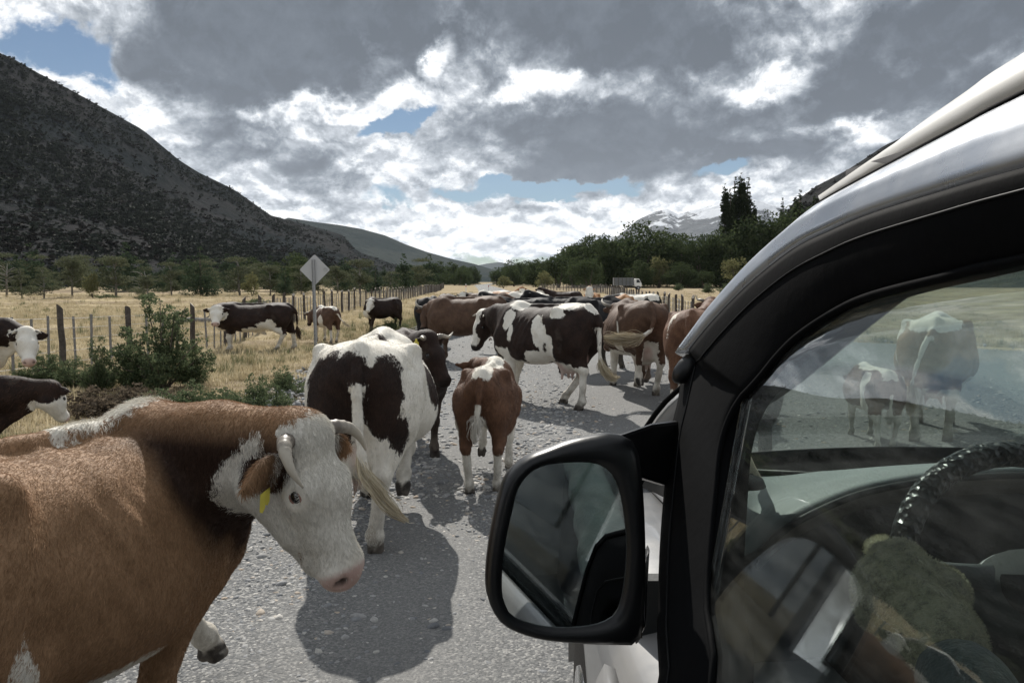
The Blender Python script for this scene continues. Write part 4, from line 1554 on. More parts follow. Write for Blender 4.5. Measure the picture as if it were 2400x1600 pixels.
        if udder:
            q = udder
            S.ball('udder', (-.40, 0, .62), .17 * q, .10, (0, 1, 0), .95)
            S.ball('udder', (-.52, 0, .66), .14 * q, .10, (0, 1, 0), 1.0)
            for tx in (-.34, -.50):
                for sy in (-1, 1):
                    S.cap('teat', (tx, sy * .065, .50), (tx, sy * .075, .62 - .24 * q), .026, .014, .03)
        if bull:
            S.cap('body', (-.10, 0, .60), (-.22, 0, .50), .07, .035, .08)
            S.ball('udder', (-.58, 0, .62), .085, .05); S.cap('body', (-.58, 0, .78), (-.58, 0, .64), .06, .05, .05)
        tail = tail or [(-.80, 0, 1.27), (-.865, .0, 1.12), (-.875, .01, .85), (-.865, .02, .62)]
        tp = spline(tail, 9); c.tail = tp
        for i in range(8):
            S.cap('tail', tp[i], tp[i + 1], .034 - .0021 * i, .034 - .0021 * (i + 1), .02)

    def _hoof(c, S, ft, bend, lift, kk):
        if bend > 0:
            hf = ft + NV(.055, 0, -.095)
            S.cap('leg', ft, hf + NV(-.01, 0, .035), .045 * kk, .05 * kk, .03)
            for q in (-1, 1):
                S.cap('hoof', hf + NV(-.03, q * .026, -.008), hf + NV(.035, q * .024, -.014), .032 * kk, .026 * kk, .014)
                S.cap('hoof', hf + NV(-.03, q * .025, .03), hf + NV(.01, q * .025, .02), .03 * kk, .03 * kk, .014)
        else:                                                    # lifted foot, folded back
            hf = ft + NV(-.075, 0, -.075)
            S.cap('leg', ft, hf + NV(.02, 0, .02), .044 * kk, .046 * kk, .03)
            for q in (-1, 1):
                S.cap('hoof', hf + NV(.01, q * .026, .0), hf + NV(-.03, q * .025, -.055), .035 * kk, .024 * kk, .012)
        c.feet.append(ft)

    def mesh(c, h, disp=None):
        V, Q = c.s.skin(h, disp, .0045)
        H = (V - c.poll) / c.hs
        info = {'P': V, 'f': H @ c.f, 'l': H @ c.l, 'u': H @ c.u}
        for g in ('head', 'ear', 'leg', 'hoof', 'udder', 'teat', 'tail', 'neck', 'body'):
            info['d_' + g] = c.s.dist(V, (g,))
        return V, Q, info


def horn_mesh(pts, r0, n=26, rings=True):
    p = spline(pts, n)
    rr = [r0 * (1 - (i / (n - 1)) ** 1.5 * .9) * (1 + (.07 * math.sin(i * 2.3) if rings and i < n * .5 else 0)) for i in range(n)]
    mb = MB(); mb.tube(p, rr, 10)
    return mb


def smin_f(a, b, k=.05):
    q = np.maximum(k - np.abs(a - b), 0) / k
    return np.minimum(a, b) - q * q * k * .25


def blobs(P_, items):
    """signed field (positive inside) of a set of ellipsoids given as (x,y,z,rx,ry,rz)"""
    out = np.full(len(P_), -1.0)
    for it in items:
        c_, r_ = NV(*it[:3]), NV(*it[3:6])
        q = np.linalg.norm((P_ - c_) / r_, axis=1)
        out = np.maximum(out, (1 - q) * r_.min() * 1.2)
    return out


# ---- coats
def coat_mat(name, dark, light, white=(0.70, 0.665, 0.59), streak=0.30):
    m, nt = mat(name)
    co = nt.coord()
    n1 = nt.noise(co, 7.0, 5, 0.6)
    n2 = nt.noise(nt.map(co, scale=(26, 26, 9)), 1.0, 4, 0.7)
    n3 = nt.noise(nt.map(co, scale=(120, 120, 45)), 1.0, 3, 0.7)
    br = nt.mix((n1 * .7 + n2 * .3).ss(.32, .68), dark, light)
    br = nt.scale(br, n3.lin(.25, .75, 1 - streak, 1 + streak))
    wh = nt.scale(nt.mix(n1.ss(.45, .75) * .5, white, (white[0] * .74, white[1] * .69, white[2] * .60)), n3.lin(.25, .75, .90, 1.10))
    n0 = nt.noise(co, 4.5, 6, 0.62)
    wf = nt.attr('white') + (n0 - .5) * .19 + (n1 - .5) * .07 + (n2 - .5) * .075 + (n3 - .5) * .035
    br = nt.mix(nt.attr('dark_neck'), br, nt.scale((0.026, 0.014, 0.010), n3.lin(.25, .75, .7, 1.3)))
    c = nt.mix(wf.ss(-.006, .006), br, wh)
    pk = nt.attr('pink')
    c = nt.mix(pk.clamp(), c, nt.mix(n1.ss(.45, .6), (0.53, 0.37, 0.32), (0.46, 0.29, 0.25)))
    z = nt.sep(co)[2]
    mud = z.ss(.04, .62, 1, 0) * n1.ss(.32, .60) + n0.ss(.60, .72) * .25
    c = nt.mix(mud * .75, c, (0.15, 0.13, 0.105))
    c = nt.mix(nt.attr('hoofm').clamp(), c, nt.mix(n1.ss(.4, .6), (0.035, 0.03, 0.026), (0.11, 0.095, 0.08)))
    c = nt.mix(nt.attr('darkm').clamp(), c, (0.018, 0.014, 0.012))
    finish(nt, c, 0.66, 0.16, nt.bump(n2 * 2 + n3, .35, .012), sheen=.0)
    return m


COAT = {
    'saddle': coat_mat('brown_coat', (0.19, 0.110, 0.058), (0.32, 0.195, 0.110)),
    'red': coat_mat('red_brown_coat', (0.062, 0.036, 0.024), (0.112, 0.066, 0.043)),
    'dark': coat_mat('dark_brown_coat', (0.0135, 0.0082, 0.0068), (0.031, 0.0175, 0.0125)),
    'black': coat_mat('black_coat', (0.008, 0.0078, 0.0085), (0.017, 0.016, 0.017)),
    'orange': coat_mat('tan_coat', (0.24, 0.118, 0.052), (0.34, 0.18, 0.085)),
    'calf': coat_mat('calf_coat', (0.082, 0.041, 0.025), (0.150, 0.077, 0.045)),
}
m_horn, nt = mat('horn')
co = nt.coord('Generated'); n = nt.noise(nt.coord(), 40, 4, .6); hx = nt.attr('tip')
finish(nt, nt.mix((hx + (n - .5) * .4).ss(.15, .6), (0.14, 0.12, 0.10), (0.42, 0.38, 0.31)), 0.45, 0.35, nt.bump(nt.noise(nt.coord(), 90, 3, .6), .3, .003))
m_horn_dark, nt = mat('horn_tip_dark')
finish(nt, nt.mix(nt.attr('tip').ss(.55, .9), (0.46, 0.42, 0.35), (0.07, 0.06, 0.05)), 0.42, 0.4)
m_eye = simple('eye_dark', (0.012, 0.010, 0.010), 0.06, 0.6, var=.05)
m_lid = simple('eyelid', (0.30, 0.165, 0.13), 0.55, 0.35, var=.2, scale=30)
m_lash = simple('eyelash', (0.55, 0.51, 0.45), 0.7, 0.2)
m_eartag = simple('ear_tag_yellow', (0.62, 0.53, 0.08), 0.5, 0.4, var=.12, scale=20)
m_tagprint = simple('tag_print', (0.05, 0.045, 0.03), 0.6, 0.3)


def hair_mat(name, c0, c1):
    m, nt = mat(name)
    hi = nt.node('ShaderNodeHairInfo')
    rnd = E(nt.t, hi.outputs['Random'])
    base = nt.mix(rnd, c0, c1)
    finish(nt, base, 0.6, 0.15)
    return m


m_switch = hair_mat('tail_hair_straw', (0.34, 0.28, 0.185), (0.62, 0.55, 0.41))
m_switch_dark = hair_mat('tail_hair_dark', (0.03, 0.018, 0.012), (0.08, 0.05, 0.03))
m_switch_white = hair_mat('hair_white', (0.52, 0.49, 0.43), (0.74, 0.71, 0.64))


def curves(name, P0, D, length, rad, m, parent, seg=4, curl=0.0, droop=0.0, seed=0, tip=0.25, colors=None):
    """hair curves rooted at P0 growing along D"""
    r = np.random.default_rng(seed)
    n = len(P0)
    L = (np.asarray(length) * np.ones(n))[:, None]
    pts = np.zeros((n, seg, 3))
    d = D.copy()
    p = P0.copy()
    for i in range(seg):
        pts[:, i] = p
        d = d + r.normal(0, curl, (n, 3)) + NV(0, 0, -droop)
        d /= np.linalg.norm(d, axis=1)[:, None]
        p = p + d * L / (seg - 1)
    hc = bpy.data.hair_curves.new(name)
    hc.add_curves([seg] * n)
    hc.attributes['position'].data.foreach_set('vector', pts.astype(np.float32).ravel())
    ra = hc.attributes.get('radius') or hc.attributes.new('radius', 'FLOAT', 'POINT')
    ra.data.foreach_set('value', np.tile(np.linspace(rad, rad * tip, seg), n).astype(np.float32))
    if colors is not None:
        for nm, val in colors.items():
            a = hc.attributes.new(nm, 'FLOAT', 'CURVE'); a.data.foreach_set('value', val.astype(np.float32))
    hc.materials.append(m)
    o = bpy.data.objects.new(name, hc)
    return link(o, parent)


def sample_surface(V, Q, n, seed, weight=None):
    r = np.random.default_rng(seed)
    a, b, c_, d = (V[Q[:, i]] for i in range(4))
    nrm = np.cross(c_ - a, d - b); area = np.linalg.norm(nrm, axis=1) * .5
    nrm /= np.linalg.norm(nrm, axis=1)[:, None] + 1e-12
    w_ = area.copy()
    if weight is not None: w_ = w_ * weight[Q].mean(1)
    k = r.choice(len(Q), n, p=w_ / w_.sum())
    u, v = r.random((2, n))
    u, v = u[:, None], v[:, None]
    p = (a[k] * (1 - u) + b[k] * u) * (1 - v) + (d[k] * (1 - u) + c_[k] * u) * v
    vn = np.zeros_like(V)
    for i in range(4): np.add.at(vn, Q[:, i], nrm * area[:, None])
    vn /= np.linalg.norm(vn, axis=1)[:, None] + 1e-12
    nn = (vn[Q[k, 0]] * (1 - u) + vn[Q[k, 1]] * u) * (1 - v) + (vn[Q[k, 3]] * (1 - u) + vn[Q[k, 2]] * u) * v
    nn /= np.linalg.norm(nn, axis=1)[:, None] + 1e-12
    return p, nn, k


def build_cow(name, label, loc, heading, scale, c, coat, paint, h=.022, horns=None, horn_r=.03, horn_m=None, tags=None, switch=None, switch_m=None, group='cattle on the road', cat='cow', z=0.0, disp=None, eyes=True, switch_n=220):
    """assemble a cow thing: body (one skin) with eyes, horns, tags and tail switch as parts"""
    root = empty(name, (loc[0], loc[1], z), heading)
    root.scale = (scale,) * 3
    tag(root, label, cat, group)
    V, Q, I = c.mesh(h, disp)
    wv, extra = paint(I)
    pink = np.clip((.028 - np.minimum(I['d_udder'], I['d_teat'])) / .03, 0, 1) * .8 if extra.get('udder', True) else np.zeros(len(V))
    nose = np.clip((I['f'] - .445) / .02, 0, 1) * np.clip((.03 - I['d_head']) / .02, 0, 1) * np.clip((I['u'] + .135) / .02, 0, 1)
    dk = np.zeros(len(V))
    if extra.get('nose') == 'pink': pink = np.maximum(pink, nose * .85)
    elif extra.get('nose') == 'dark': dk = np.maximum(dk, nose)
    nos = np.zeros(len(V))
    for sy in (-1, 1):
        for (a_, b_, d_, r_) in ((.488, .050, -.036, .016), (.486, .062, -.050, .010)):
            q = np.sqrt((I['f'] - a_) ** 2 + (I['l'] - sy * b_) ** 2 + (I['u'] - d_) ** 2)
            nos = np.maximum(nos, np.clip((r_ + .004 - q) / .008, 0, 1))
    dk = np.maximum(dk, nos * .9)
    if extra.get('eyepatch'):
        for sy in (-1, 1):
            q = np.sqrt((I['f'] - .18) ** 2 + (I['l'] - sy * .11) ** 2 + (I['u'] + .035) ** 2)
            dk = np.maximum(dk, np.clip((extra['eyepatch'] - q) / .02, 0, 1) * .85)
    hoof = np.clip((.010 - I['d_hoof']) / .008, 0, 1)
    me = mesh_data('body', V, Q, COAT[coat])
    for nm, val in (('white', wv), ('pink', pink), ('hoofm', hoof), ('darkm', dk), ('dark_neck', extra.get('dark_neck', np.zeros(len(V))))):
        a = me.attributes.new(nm, 'FLOAT', 'POINT'); a.data.foreach_set('value', val.astype(np.float32))
    obj('body', me, root)
    if eyes:
        for sy in (1, -1):
            p_ = c.HP(.175, sy * .101, -.034)
            mb = MB()
            rings = [[tuple(p_ + .0295 * c.hs * (NV(*c.l) * sy * math.sin(ph) + math.cos(ph) * (c.f * math.cos(t) + c.u * math.sin(t)))) for t in np.linspace(0, 6.283, 12, endpoint=False)] for ph in np.linspace(-1.4, 1.4, 8)]
            mb.loft(rings); mb.build('eye', m_eye, root, True)
    if horns:
        for sy, pts in zip((1, -1), horns):
            if pts is None: continue
            wp = [c.HP(*q) for q in pts]
            mb = horn_mesh(wp, horn_r)
            me = mb.data('horn', horn_m or m_horn, True)
            a = me.attributes.new('tip', 'FLOAT', 'POINT'); a.data.foreach_set('value', np.repeat(np.linspace(0, 1, 26), 10).astype(np.float32))
            obj('horn', me, root)
    for sy, (a_, b_, d_), sz in (tags or []):
        p_ = c.HP(a_, sy * b_, d_)
        R_ = Matrix([list(c.l), list(-c.f * .9 - c.u * .3), list(c.u)]).transposed()
        rot = Matrix(((c.l[0], c.u[0], -c.f[0]), (c.l[1], c.u[1], -c.f[1]), (c.l[2], c.u[2], -c.f[2])))
        mb = MB()
        out = [(-.5, .45), (-.22, .62), (-.16, .95), (.16, .95), (.22, .62), (.5, .45), (.5, -.5), (-.5, -.5)]
        Z = NV(0, 0, 1); X_ = c.l; N_ = np.cross(X_, Z)
        mb.loft([[tuple(p_ + X_ * x_ * sz + Z * z_ * sz - Z * sz * .5 + N_ * t_) for x_, z_ in out] for t_ in (-.0015, .0015)])
        t = mb.build('ear_tag', m_eartag, root)
        if sz > .04:
            pm = MB()
            for (x0, z0, x1, z1) in ((-.2, .1, -.2, -.3), (-.2, .1, 0, .1), (0, .1, 0, -.3), (.12, .1, .3, .1), (.3, .1, .12, -.3)):
                for t_ in (-.003, .003):
                    pm.tube([tuple(p_ + X_ * x0 * sz + Z * (z0 - .5) * sz + N_ * t_), tuple(p_ + X_ * x1 * sz + Z * (z1 - .5) * sz + N_ * t_)], .0022, 4)
            pm.build('tag_number', m_tagprint, t)
    if switch is not None:
        path = spline(switch['path'], 40)
        r = np.random.default_rng(switch.get('seed', 3))
        n = switch.get('n', switch_n)
        i0 = (r.random(n) ** 1.1 * 26).astype(int)
        seg = 10
        span = np.minimum(39, i0 + 13 + (r.random(n) * 10).astype(int))
        off = r.normal(0, 1, (n, 3)) * switch.get('spread', .022)
        wav = r.random(n) * 6.28
        pts = np.zeros((n, seg, 3))
        for s in range(seg):
            t = s / (seg - 1)
            ii = i0 + (span - i0) * t
            for d in range(3): pts[:, s, d] = np.interp(ii, np.arange(40), path[:, d])
            fl = .45 + .9 * np.sin(np.pi * np.clip(ii / 39, 0, 1) ** .8)
            pts[:, s] += off * (fl * min(1, .5 + t))[:, None] + NV(.3, .8, .3) * (np.sin(ii * .55 + wav * .35) * switch.get('wave', .010) * t)[:, None]
        hc = bpy.data.hair_curves.new('tail_switch')
        hc.add_curves([seg] * n)
        hc.attributes['position'].data.foreach_set('vector', pts.astype(np.float32).ravel())
        ra = hc.attributes.get('radius') or hc.attributes.new('radius', 'FLOAT', 'POINT')
        ra.data.foreach_set('value', np.tile(np.linspace(switch.get('r', .0032), .0008, seg), n).astype(np.float32))
        hc.materials.append(switch_m or m_switch)
        link(bpy.data.objects.new('tail_switch', hc), root)
    return root, V, Q, I, wv
# ------------------------------------------------------------------ the herd
def frame(loc, th):
    return NV(loc[0], loc[1], 0), NV(math.cos(th), math.sin(th), 0), NV(-math.sin(th), math.cos(th), 0)


def to_local(p, loc, th, s):
    o, f, l = frame(loc, th)
    s = NV(s, s, s) if np.isscalar(s) else NV(*s)
    d = NV(*p) - o
    return NV(d @ f, d @ l, d[2]) / s


def head_to(loc, th, s, pu, pv, py, nu, nv, ny):
    """local poll point and nose direction for a head seen at given places"""
    a = to_local(P(pu, pv, py), loc, th, s); b = to_local(P(nu, nv, ny), loc, th, s)
    return tuple(a), tuple(b - a)


def face(I, back=-.02, jaw=.9, ear=True):
    w_ = I['f'] - back + np.clip(-(I['u'] + .09), 0, .2) * jaw
    w_ = np.minimum(w_, .085 - I['d_head'])
    if ear: w_ = np.minimum(w_, I['d_ear'] - .004)
    return w_


def under(I, z=.60, x0=-.6, x1=.75):
    p = I['P']
    return np.minimum(np.minimum(z - p[:, 2], p[:, 0] - x0), x1 - p[:, 0])


def socks(I, z=.40, grp=.05):
    return np.minimum(z - I['P'][:, 2], grp - I['d_leg'])


def crest(I, x0, x1, wd=.07, z=1.2):
    p = I['P']
    return np.minimum(np.minimum(np.minimum(wd - np.abs(p[:, 1]), p[:, 2] - z), p[:, 0] - x0), x1 - p[:, 0])


def brisket(I, r=.2):
    return blobs(I['P'], [(.78, 0, .72, .22, .16, r), (.62, 0, .60, .25, .14, .12)])


def tailw(I, z=1.0):
    return np.minimum(.035 - I['d_tail'] , z - I['P'][:, 2])


mx = lambda *a: np.maximum.reduce(a)

H_UP = [[(0, .09, 0), (.0, .16, .02), (.05, .22, .05), (.03, .25, .12)], [(0, -.09, 0), (.0, -.16, .02), (.05, -.22, .05), (.03, -.25, .12)]]
H_LYRE = [[(0, .09, 0), (-.02, .18, .03), (-.10, .24, .05), (-.22, .24, .06)], [(0, -.09, 0), (-.02, -.18, .03), (-.10, -.24, .05), (-.22, -.24, .06)]]
H_SHORT = [[(0, .09, 0), (.01, .14, .02), (.04, .18, .05)], [(0, -.09, 0), (.01, -.14, .02), (.04, -.18, .05)]]


# ---- 1 the near brown cow turning its white head to the camera
loc, th, s = (-1.42, 2.29), R(73), .95
poll, nose = head_to(loc, th, s, 722, 1018, 2.44, 842, 1338, 2.38)
c = Cow(legs={'FL': (.42, .12, .0, 1), 'FR': (-.40, 0), 'RL': (-.10, 0), 'RR': (.10, 0)}, poll=poll, nose=nose, roll=R(4), ears=(.07, -.01), earlen=1.0, earback=(.0, -.02), udder=.8, width=1.02, hs=1.02, jawd=1.0)


def ribs(X, Y, Z):
    m = np.clip((np.abs(Y) - .20) / .08, 0, 1) * np.clip((X + .20) / .08, 0, 1) * np.clip((.40 - X) / .12, 0, 1) * np.clip((Z - .72) / .15, 0, 1) * np.clip((1.25 - Z) / .12, 0, 1)
    d = .0032 * np.sin((X + .42 * (Z - 1.0)) * 2 * math.pi / .088) * m
    # loose skin folds where the neck bends
    n = np.clip((X - .55) / .1, 0, 1) * np.clip((1.0 - X) / .1, 0, 1) * np.clip((-Y + .05) / .1, 0, 1)
    return d + .004 * np.sin((X * 1.1 + .25 * Z) * 2 * math.pi / .085) * n


def paint_near(I):
    p = I['P']
    neckw = blobs(p, [(.90, -.02, .72, .2, .2, .24)])
    throat = np.minimum(np.minimum(.06 - I['d_neck'], .055 + I['f'] ), np.minimum(-I['u'] - .11, .075 - I['d_head'])) + .0
    patch = blobs(np.stack([I['f'], I['l'], I['u']], 1), [(.055, -.10, -.135, .062, .09, .085), (.085, -.10, -.10, .05, .08, .06), (.04, -.10, -.06, .06, .06, .06)])
    fc = mx(np.minimum(I['f'] - np.where(I['u'] > -.03, -.055, np.where(I['u'] > -.10, .025, .01)), np.minimum(.05 - I['d_head'], I['d_ear'] - .004)), throat)
    fc = np.minimum(fc, -patch)
    w_ = mx(fc, np.minimum(brisket(I, .22), .12 - np.abs(p[:, 1])), np.minimum(neckw - .06, .10 - np.abs(p[:, 1])), crest(I, .02, .72, .036, 1.24), np.minimum(under(I, .56), .09 + p[:, 1]),
            blobs(p, [(-.38, -.36, .66, .035, .12, .20), (-.02, -.33, .60, .20, .12, .06), (.60, -.24, .80, .03, .10, .15)]),
            np.minimum(socks(I, .66, .12), p[:, 1] - .02), socks(I, .16))
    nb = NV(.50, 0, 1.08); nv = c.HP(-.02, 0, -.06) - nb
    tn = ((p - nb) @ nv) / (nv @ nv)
    sh = np.clip((tn - .12 + (fbm2(p[:, 2] * 9, p[:, 0] * 9, 3, 2) - .5) * .2) / .26, 0, 1) * np.clip((1.38 - p[:, 2]) / .10, 0, 1) * .97 * np.clip((.16 - I['d_neck']) / .10, 0, 1)  # darker brown coat along the neck, fading out at the crest
    return w_, {'nose': 'pink', 'dark_neck': sh}


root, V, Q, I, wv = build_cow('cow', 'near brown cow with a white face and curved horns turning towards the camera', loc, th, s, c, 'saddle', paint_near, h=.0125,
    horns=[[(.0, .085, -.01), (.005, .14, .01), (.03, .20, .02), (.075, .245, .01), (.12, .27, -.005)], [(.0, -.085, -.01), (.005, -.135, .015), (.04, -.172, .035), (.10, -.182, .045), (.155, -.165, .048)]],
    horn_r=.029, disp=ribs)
NEAR = root
# eyelids and lashes, ear tags
for sy in (1, -1):
    mb = MB()
    cpt = c.HP(.175, sy * .108, -.034)
    for up in (1, -1):
        arc = [cpt + .0275 * c.hs * (c.f * math.cos(a) * 1.18 + c.u * math.sin(a) * .74 * up + c.l * sy * (.012 / .0275 * (.85 - .5 * math.cos(a) ** 2))) for a in np.linspace(-.25, math.pi + .25, 14)]
        mb.tube(arc, [.004] + [.0075] * 12 + [.004], 8)
    mb.build('eyelid', m_lid, root, True)
    r = np.random.default_rng(4)
    a = r.uniform(.4, 2.6, 30)
    P0 = np.array([cpt + .030 * c.hs * (c.f * math.cos(q) * 1.1 + c.u * math.sin(q) * .78 + c.l * sy * .35) for q in a])
    D = np.array([c.l * sy * .8 - c.u * .55 + c.f * r.normal(0, .3) for q in a])
    curves('eyelash', P0, D, .022, .0006, m_switch_white, root, 4, .1, .05, 3)
for (fa, la, ua), sz in (((.12, -.205, -.07), .034), ((.115, -.165, -.085), .028)):
    p_ = c.HP(fa, la, ua)
    mb = MB()
    out = [(-.5, .9), (.5, .9), (.5, -.7), (0, -1), (-.5, -.7)]
    X_ = c.l * .8 - c.f * .2; Z_ = NV(.10, 0, 1.0); N_ = np.cross(X_, Z_)
    mb.loft([[tuple(p_ + X_ * x_ * sz + Z_ * z_ * sz - Z_ * sz + N_ * t_) for x_, z_ in out] for t_ in (-.0012, .0012)])
    mb.build('ear_tag', m_eartag, root)

# short coat hair: lies back and down, longer and upright along the crest and the poll
m_fur, nt = mat('coat_hair')
wf = nt.attr('white'); rd = nt.attr('rnd'); dk_ = nt.attr('dark_neck')
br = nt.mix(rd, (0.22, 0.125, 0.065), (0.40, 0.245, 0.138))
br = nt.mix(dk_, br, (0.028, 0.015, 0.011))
wh = nt.mix(rd, (0.56, 0.53, 0.46), (0.76, 0.73, 0.66))
finish(nt, nt.mix(wf.ss(-.004, .004), br, wh), 0.62, 0.12)


def furcoat(c, root, V, Q, I, wv, n, length, rad, seed, wfun, long_=None, dark_neck=None, m=None):
    cut = np.clip((I['d_hoof'] - .01) / .02, 0, 1) * np.clip((I['d_udder'] - .0) / .03, .05, 1) * np.where((I['f'] > .43) & (I['d_head'] < .03), .03, 1) * np.where(np.minimum(np.sqrt((I['f'] - .175) ** 2 + (I['l'] - .11) ** 2 + (I['u'] + .034) ** 2), np.sqrt((I['f'] - .175) ** 2 + (I['l'] + .11) ** 2 + (I['u'] + .034) ** 2)) < .046, 0, 1)
    p, nn, k = sample_surface(V, Q, n, seed, wfun(I) * cut + 1e-4)
    H = (p - c.poll) / c.hs
    onhead = np.clip((.06 - c.s.dist(p, ('head', 'ear'))) / .04, 0, 1)[:, None]
    lay = NV(-.75, 0, -.75)[None] * (1 - onhead) + (c.f * .55 - c.u * .1)[None] * onhead
    lay = lay + np.random.default_rng(seed).normal(0, .12, (n, 3))
    t = lay - nn * (lay * nn).sum(1)[:, None]
    t /= np.linalg.norm(t, axis=1)[:, None] + 1e-9
    L = length * np.random.default_rng(seed + 1).uniform(.6, 1.3, n)
    lift = np.full(n, .17)
    near = Q[k].min(1)
    w_ = wv[Q[k]].mean(1) + np.random.default_rng(seed + 2).normal(0, .006, n)
    if long_ is not None:
        g = long_(p, H)
        L = L * (1 + g * 1.8); lift = lift + g * .8
    D = t + nn * lift[:, None]
    D /= np.linalg.norm(D, axis=1)[:, None]
    sh = np.zeros(n) if dark_neck is None else dark_neck[Q[k]].mean(1)
    return curves('coat_hair', p + nn * .0005, D, L, rad, m or m_fur, root, 4, .10, .06, seed, .3, {'white': w_, 'rnd': np.random.default_rng(seed + 5).random(n) ** 1.3, 'dark_neck': sh})


def near_long(p, H):
    cr = np.clip((.06 - np.abs(p[:, 1])) / .03, 0, 1) * np.clip((p[:, 2] - 1.25) / .06, 0, 1) * np.clip((p[:, 0] - .05) / .1, 0, 1) * np.clip((.75 - p[:, 0]) / .1, 0, 1)
    pl_ = np.clip((.085 - np.linalg.norm(H - NV(.0, 0, .0), axis=1)) / .04, 0, 1) * .6
    er = np.clip((.02 - c.s.dist(p, ('ear',))) / .02, 0, 1) * .5
    return cr * .45 + pl_ + er


furcoat(c, root, V, Q, I, wv, 110000, .014, .00062, 11,
        lambda I: np.where(I['P'][:, 1] < .08, 1.0, .12) * np.where(I['d_head'] < .05, 1.7, 1.0) * np.where(I['P'][:, 2] > 1.2, 1.6, 1.0), near_long,
        paint_near(I)[1]['dark_neck'])

# ---- 2 spotted cow walking away in front
loc, th, s = (-.98, 5.48), R(92), 1.0


def paint_spot(I):
    p = I['P']
    br = blobs(p, [(-.80, .03, 1.14, .20, .125, .20), (-.72, .18, .98, .26, .17, .33), (-.74, -.15, 1.03, .24, .13, .25), (-.66, -.22, .86, .14, .09, .20), (-.70, .20, .76, .2, .11, .18), (-.62, .26, 1.18, .10, .10, .10),
                   (-.05, -.40, 1.02, .17, .14, .16), (.12, -.36, .82, .13, .14, .22), (-.12, .38, 1.00, .2, .14, .2), (.1, 0, 1.30, .16, .09, .08),
                   (.85, 0, 1.1, .35, .3, .45), (.55, .2, 1.1, .15, .15, .2)])
    w_ = -br
    w_ = np.maximum(w_, np.minimum(.04 - I['d_tail'], 1.13 - p[:, 2]))
    return w_, {'nose': 'dark'}


c = Cow(legs={'RR': (-.06, 0, .07), 'RL': (.16, 0), 'FR': (-.22, .16), 'FL': (.05, 0)}, poll=(1.02, .22, .86), nose=(.5, .1, -.8), udder=1.12, width=1.16,
        tail=[(-.80, 0, 1.27), (-.875, -.01, 1.12), (-.89, -.02, .85), (-.90, -.06, .60), (-.905, -.15, .46), (-.905, -.23, .36)])
r2, V2, Q2, I2, w2 = build_cow('cow', 'large white and dark brown patched cow walking away, seen from behind beside the near cow', loc, th, s, c, 'dark', paint_spot, h=.0155,
    switch={'path': [(-.89, -.02, .72), (-.90, -.05, .60), (-.905, -.13, .48), (-.905, -.22, .37), (-.90, -.30, .30)], 'seed': 5, 'n': 460, 'spread': .017, 'r': .0026, 'wave': .014})


def fur_simple(root, c, V, Q, I, wv, n, length, rad, seed, dark, light):
    m, nt = mat('coat_hair')
    wf = nt.attr('white'); rd = nt.attr('rnd')
    finish(nt, nt.mix(wf.ss(-.004, .004), nt.mix(rd, dark, light), nt.mix(rd, (0.56, 0.53, 0.46), (0.74, 0.71, 0.64))), 0.5, 0.25)
    furcoat(c, root, V, Q, I, wv, n, length, rad, seed, lambda I: np.where(I['P'][:, 0] < -.3, 1.2, .6), None, None, m)


fur_simple(r2, c, V2, Q2, I2, w2, 30000, .017, .0008, 21, (0.014, 0.0085, 0.007), (0.036, 0.0205, 0.0145))

# ---- 3 dark horned cow with a yellow tag, its head behind the spotted cow
loc, th, s = (-1.04, 7.92), R(-74), .90
poll, nose = head_to(loc, th, s, 1008, 792, 6.95, 1066, 918, 6.80)
c = Cow(poll=poll, nose=nose, udder=.6, ears=(-.02, .03))
build_cow('cow', 'dark brown horned cow with a large yellow ear tag, head low behind the spotted cow', loc, th, s, c, 'dark', lambda I: (np.full(len(I['P']), -.2), {'nose': 'dark'}), h=.019,
          horns=[[(0, .09, 0), (.0, .17, .02), (.02, .26, .03), (-.02, .34, .05)], [(0, -.09, 0), (.0, -.16, .03), (.03, -.2, .08)]], horn_r=.03, tags=[(-1, (.03, .235, -.0), .075)])

# ---- 4 calf walking away beside the mirror
loc, th, s = (-.19, 6.66), R(84), .765


def paint_calf(I):
    p = I['P']
    w_ = mx(crest(I, -.80, .7, .10, 1.28), under(I, .66), socks(I, .47), tailw(I, 1.02), np.minimum(np.minimum(-.30 - p[:, 0] - .0, .74 - p[:, 2]), .05 - np.abs(p[:, 1])) ,
            blobs(p, [(-.30, .33, .80, .10, .14, .36), (-.50, .28, .66, .12, .1, .22), (-.72, 0, .70, .2, .07, .2), (.5, .3, .8, .1, .15, .3)]))
    return w_, {'udder': False}


poll, nose = (.92, .30, 1.27), (.75, .25, -.6)
c = Cow(legs={'RL': (-.02, 0, -.02), 'RR': (.05, 0), 'FL': (.02, .20), 'FR': (-.08, 0)}, poll=poll, nose=nose, calf=True, width=.82, tuck=.10, ears=(.0, .05), earlen=1.25,
        tail=[(-.80, 0, 1.27), (-.86, .0, 1.12), (-.87, .02, .92), (-.865, .04, .76)])
r4, V4, Q4, I4, w4 = build_cow('calf', 'brown and white calf walking away on the road beside the car mirror', loc, th, s, c, 'calf', paint_calf, h=.0185, cat='calf',
    switch={'path': [(-.87, .02, .92), (-.868, .035, .82), (-.855, .05, .70), (-.84, .045, .62)], 'seed': 8, 'n': 260, 'spread': .024, 'r': .0028}, switch_m=m_switch_white)
fur_simple(r4, c, V4, Q4, I4, w4, 26000, .026, .0008, 22, (0.075, 0.038, 0.024), (0.165, 0.088, 0.052))

# ---- 5 large patched cow crossing to the left
loc, th, s = (.46, 10.80), R(141), 1.055
poll, nose = head_to(loc, th, s, 1128, 738, 11.75, 1098, 832, 11.65)


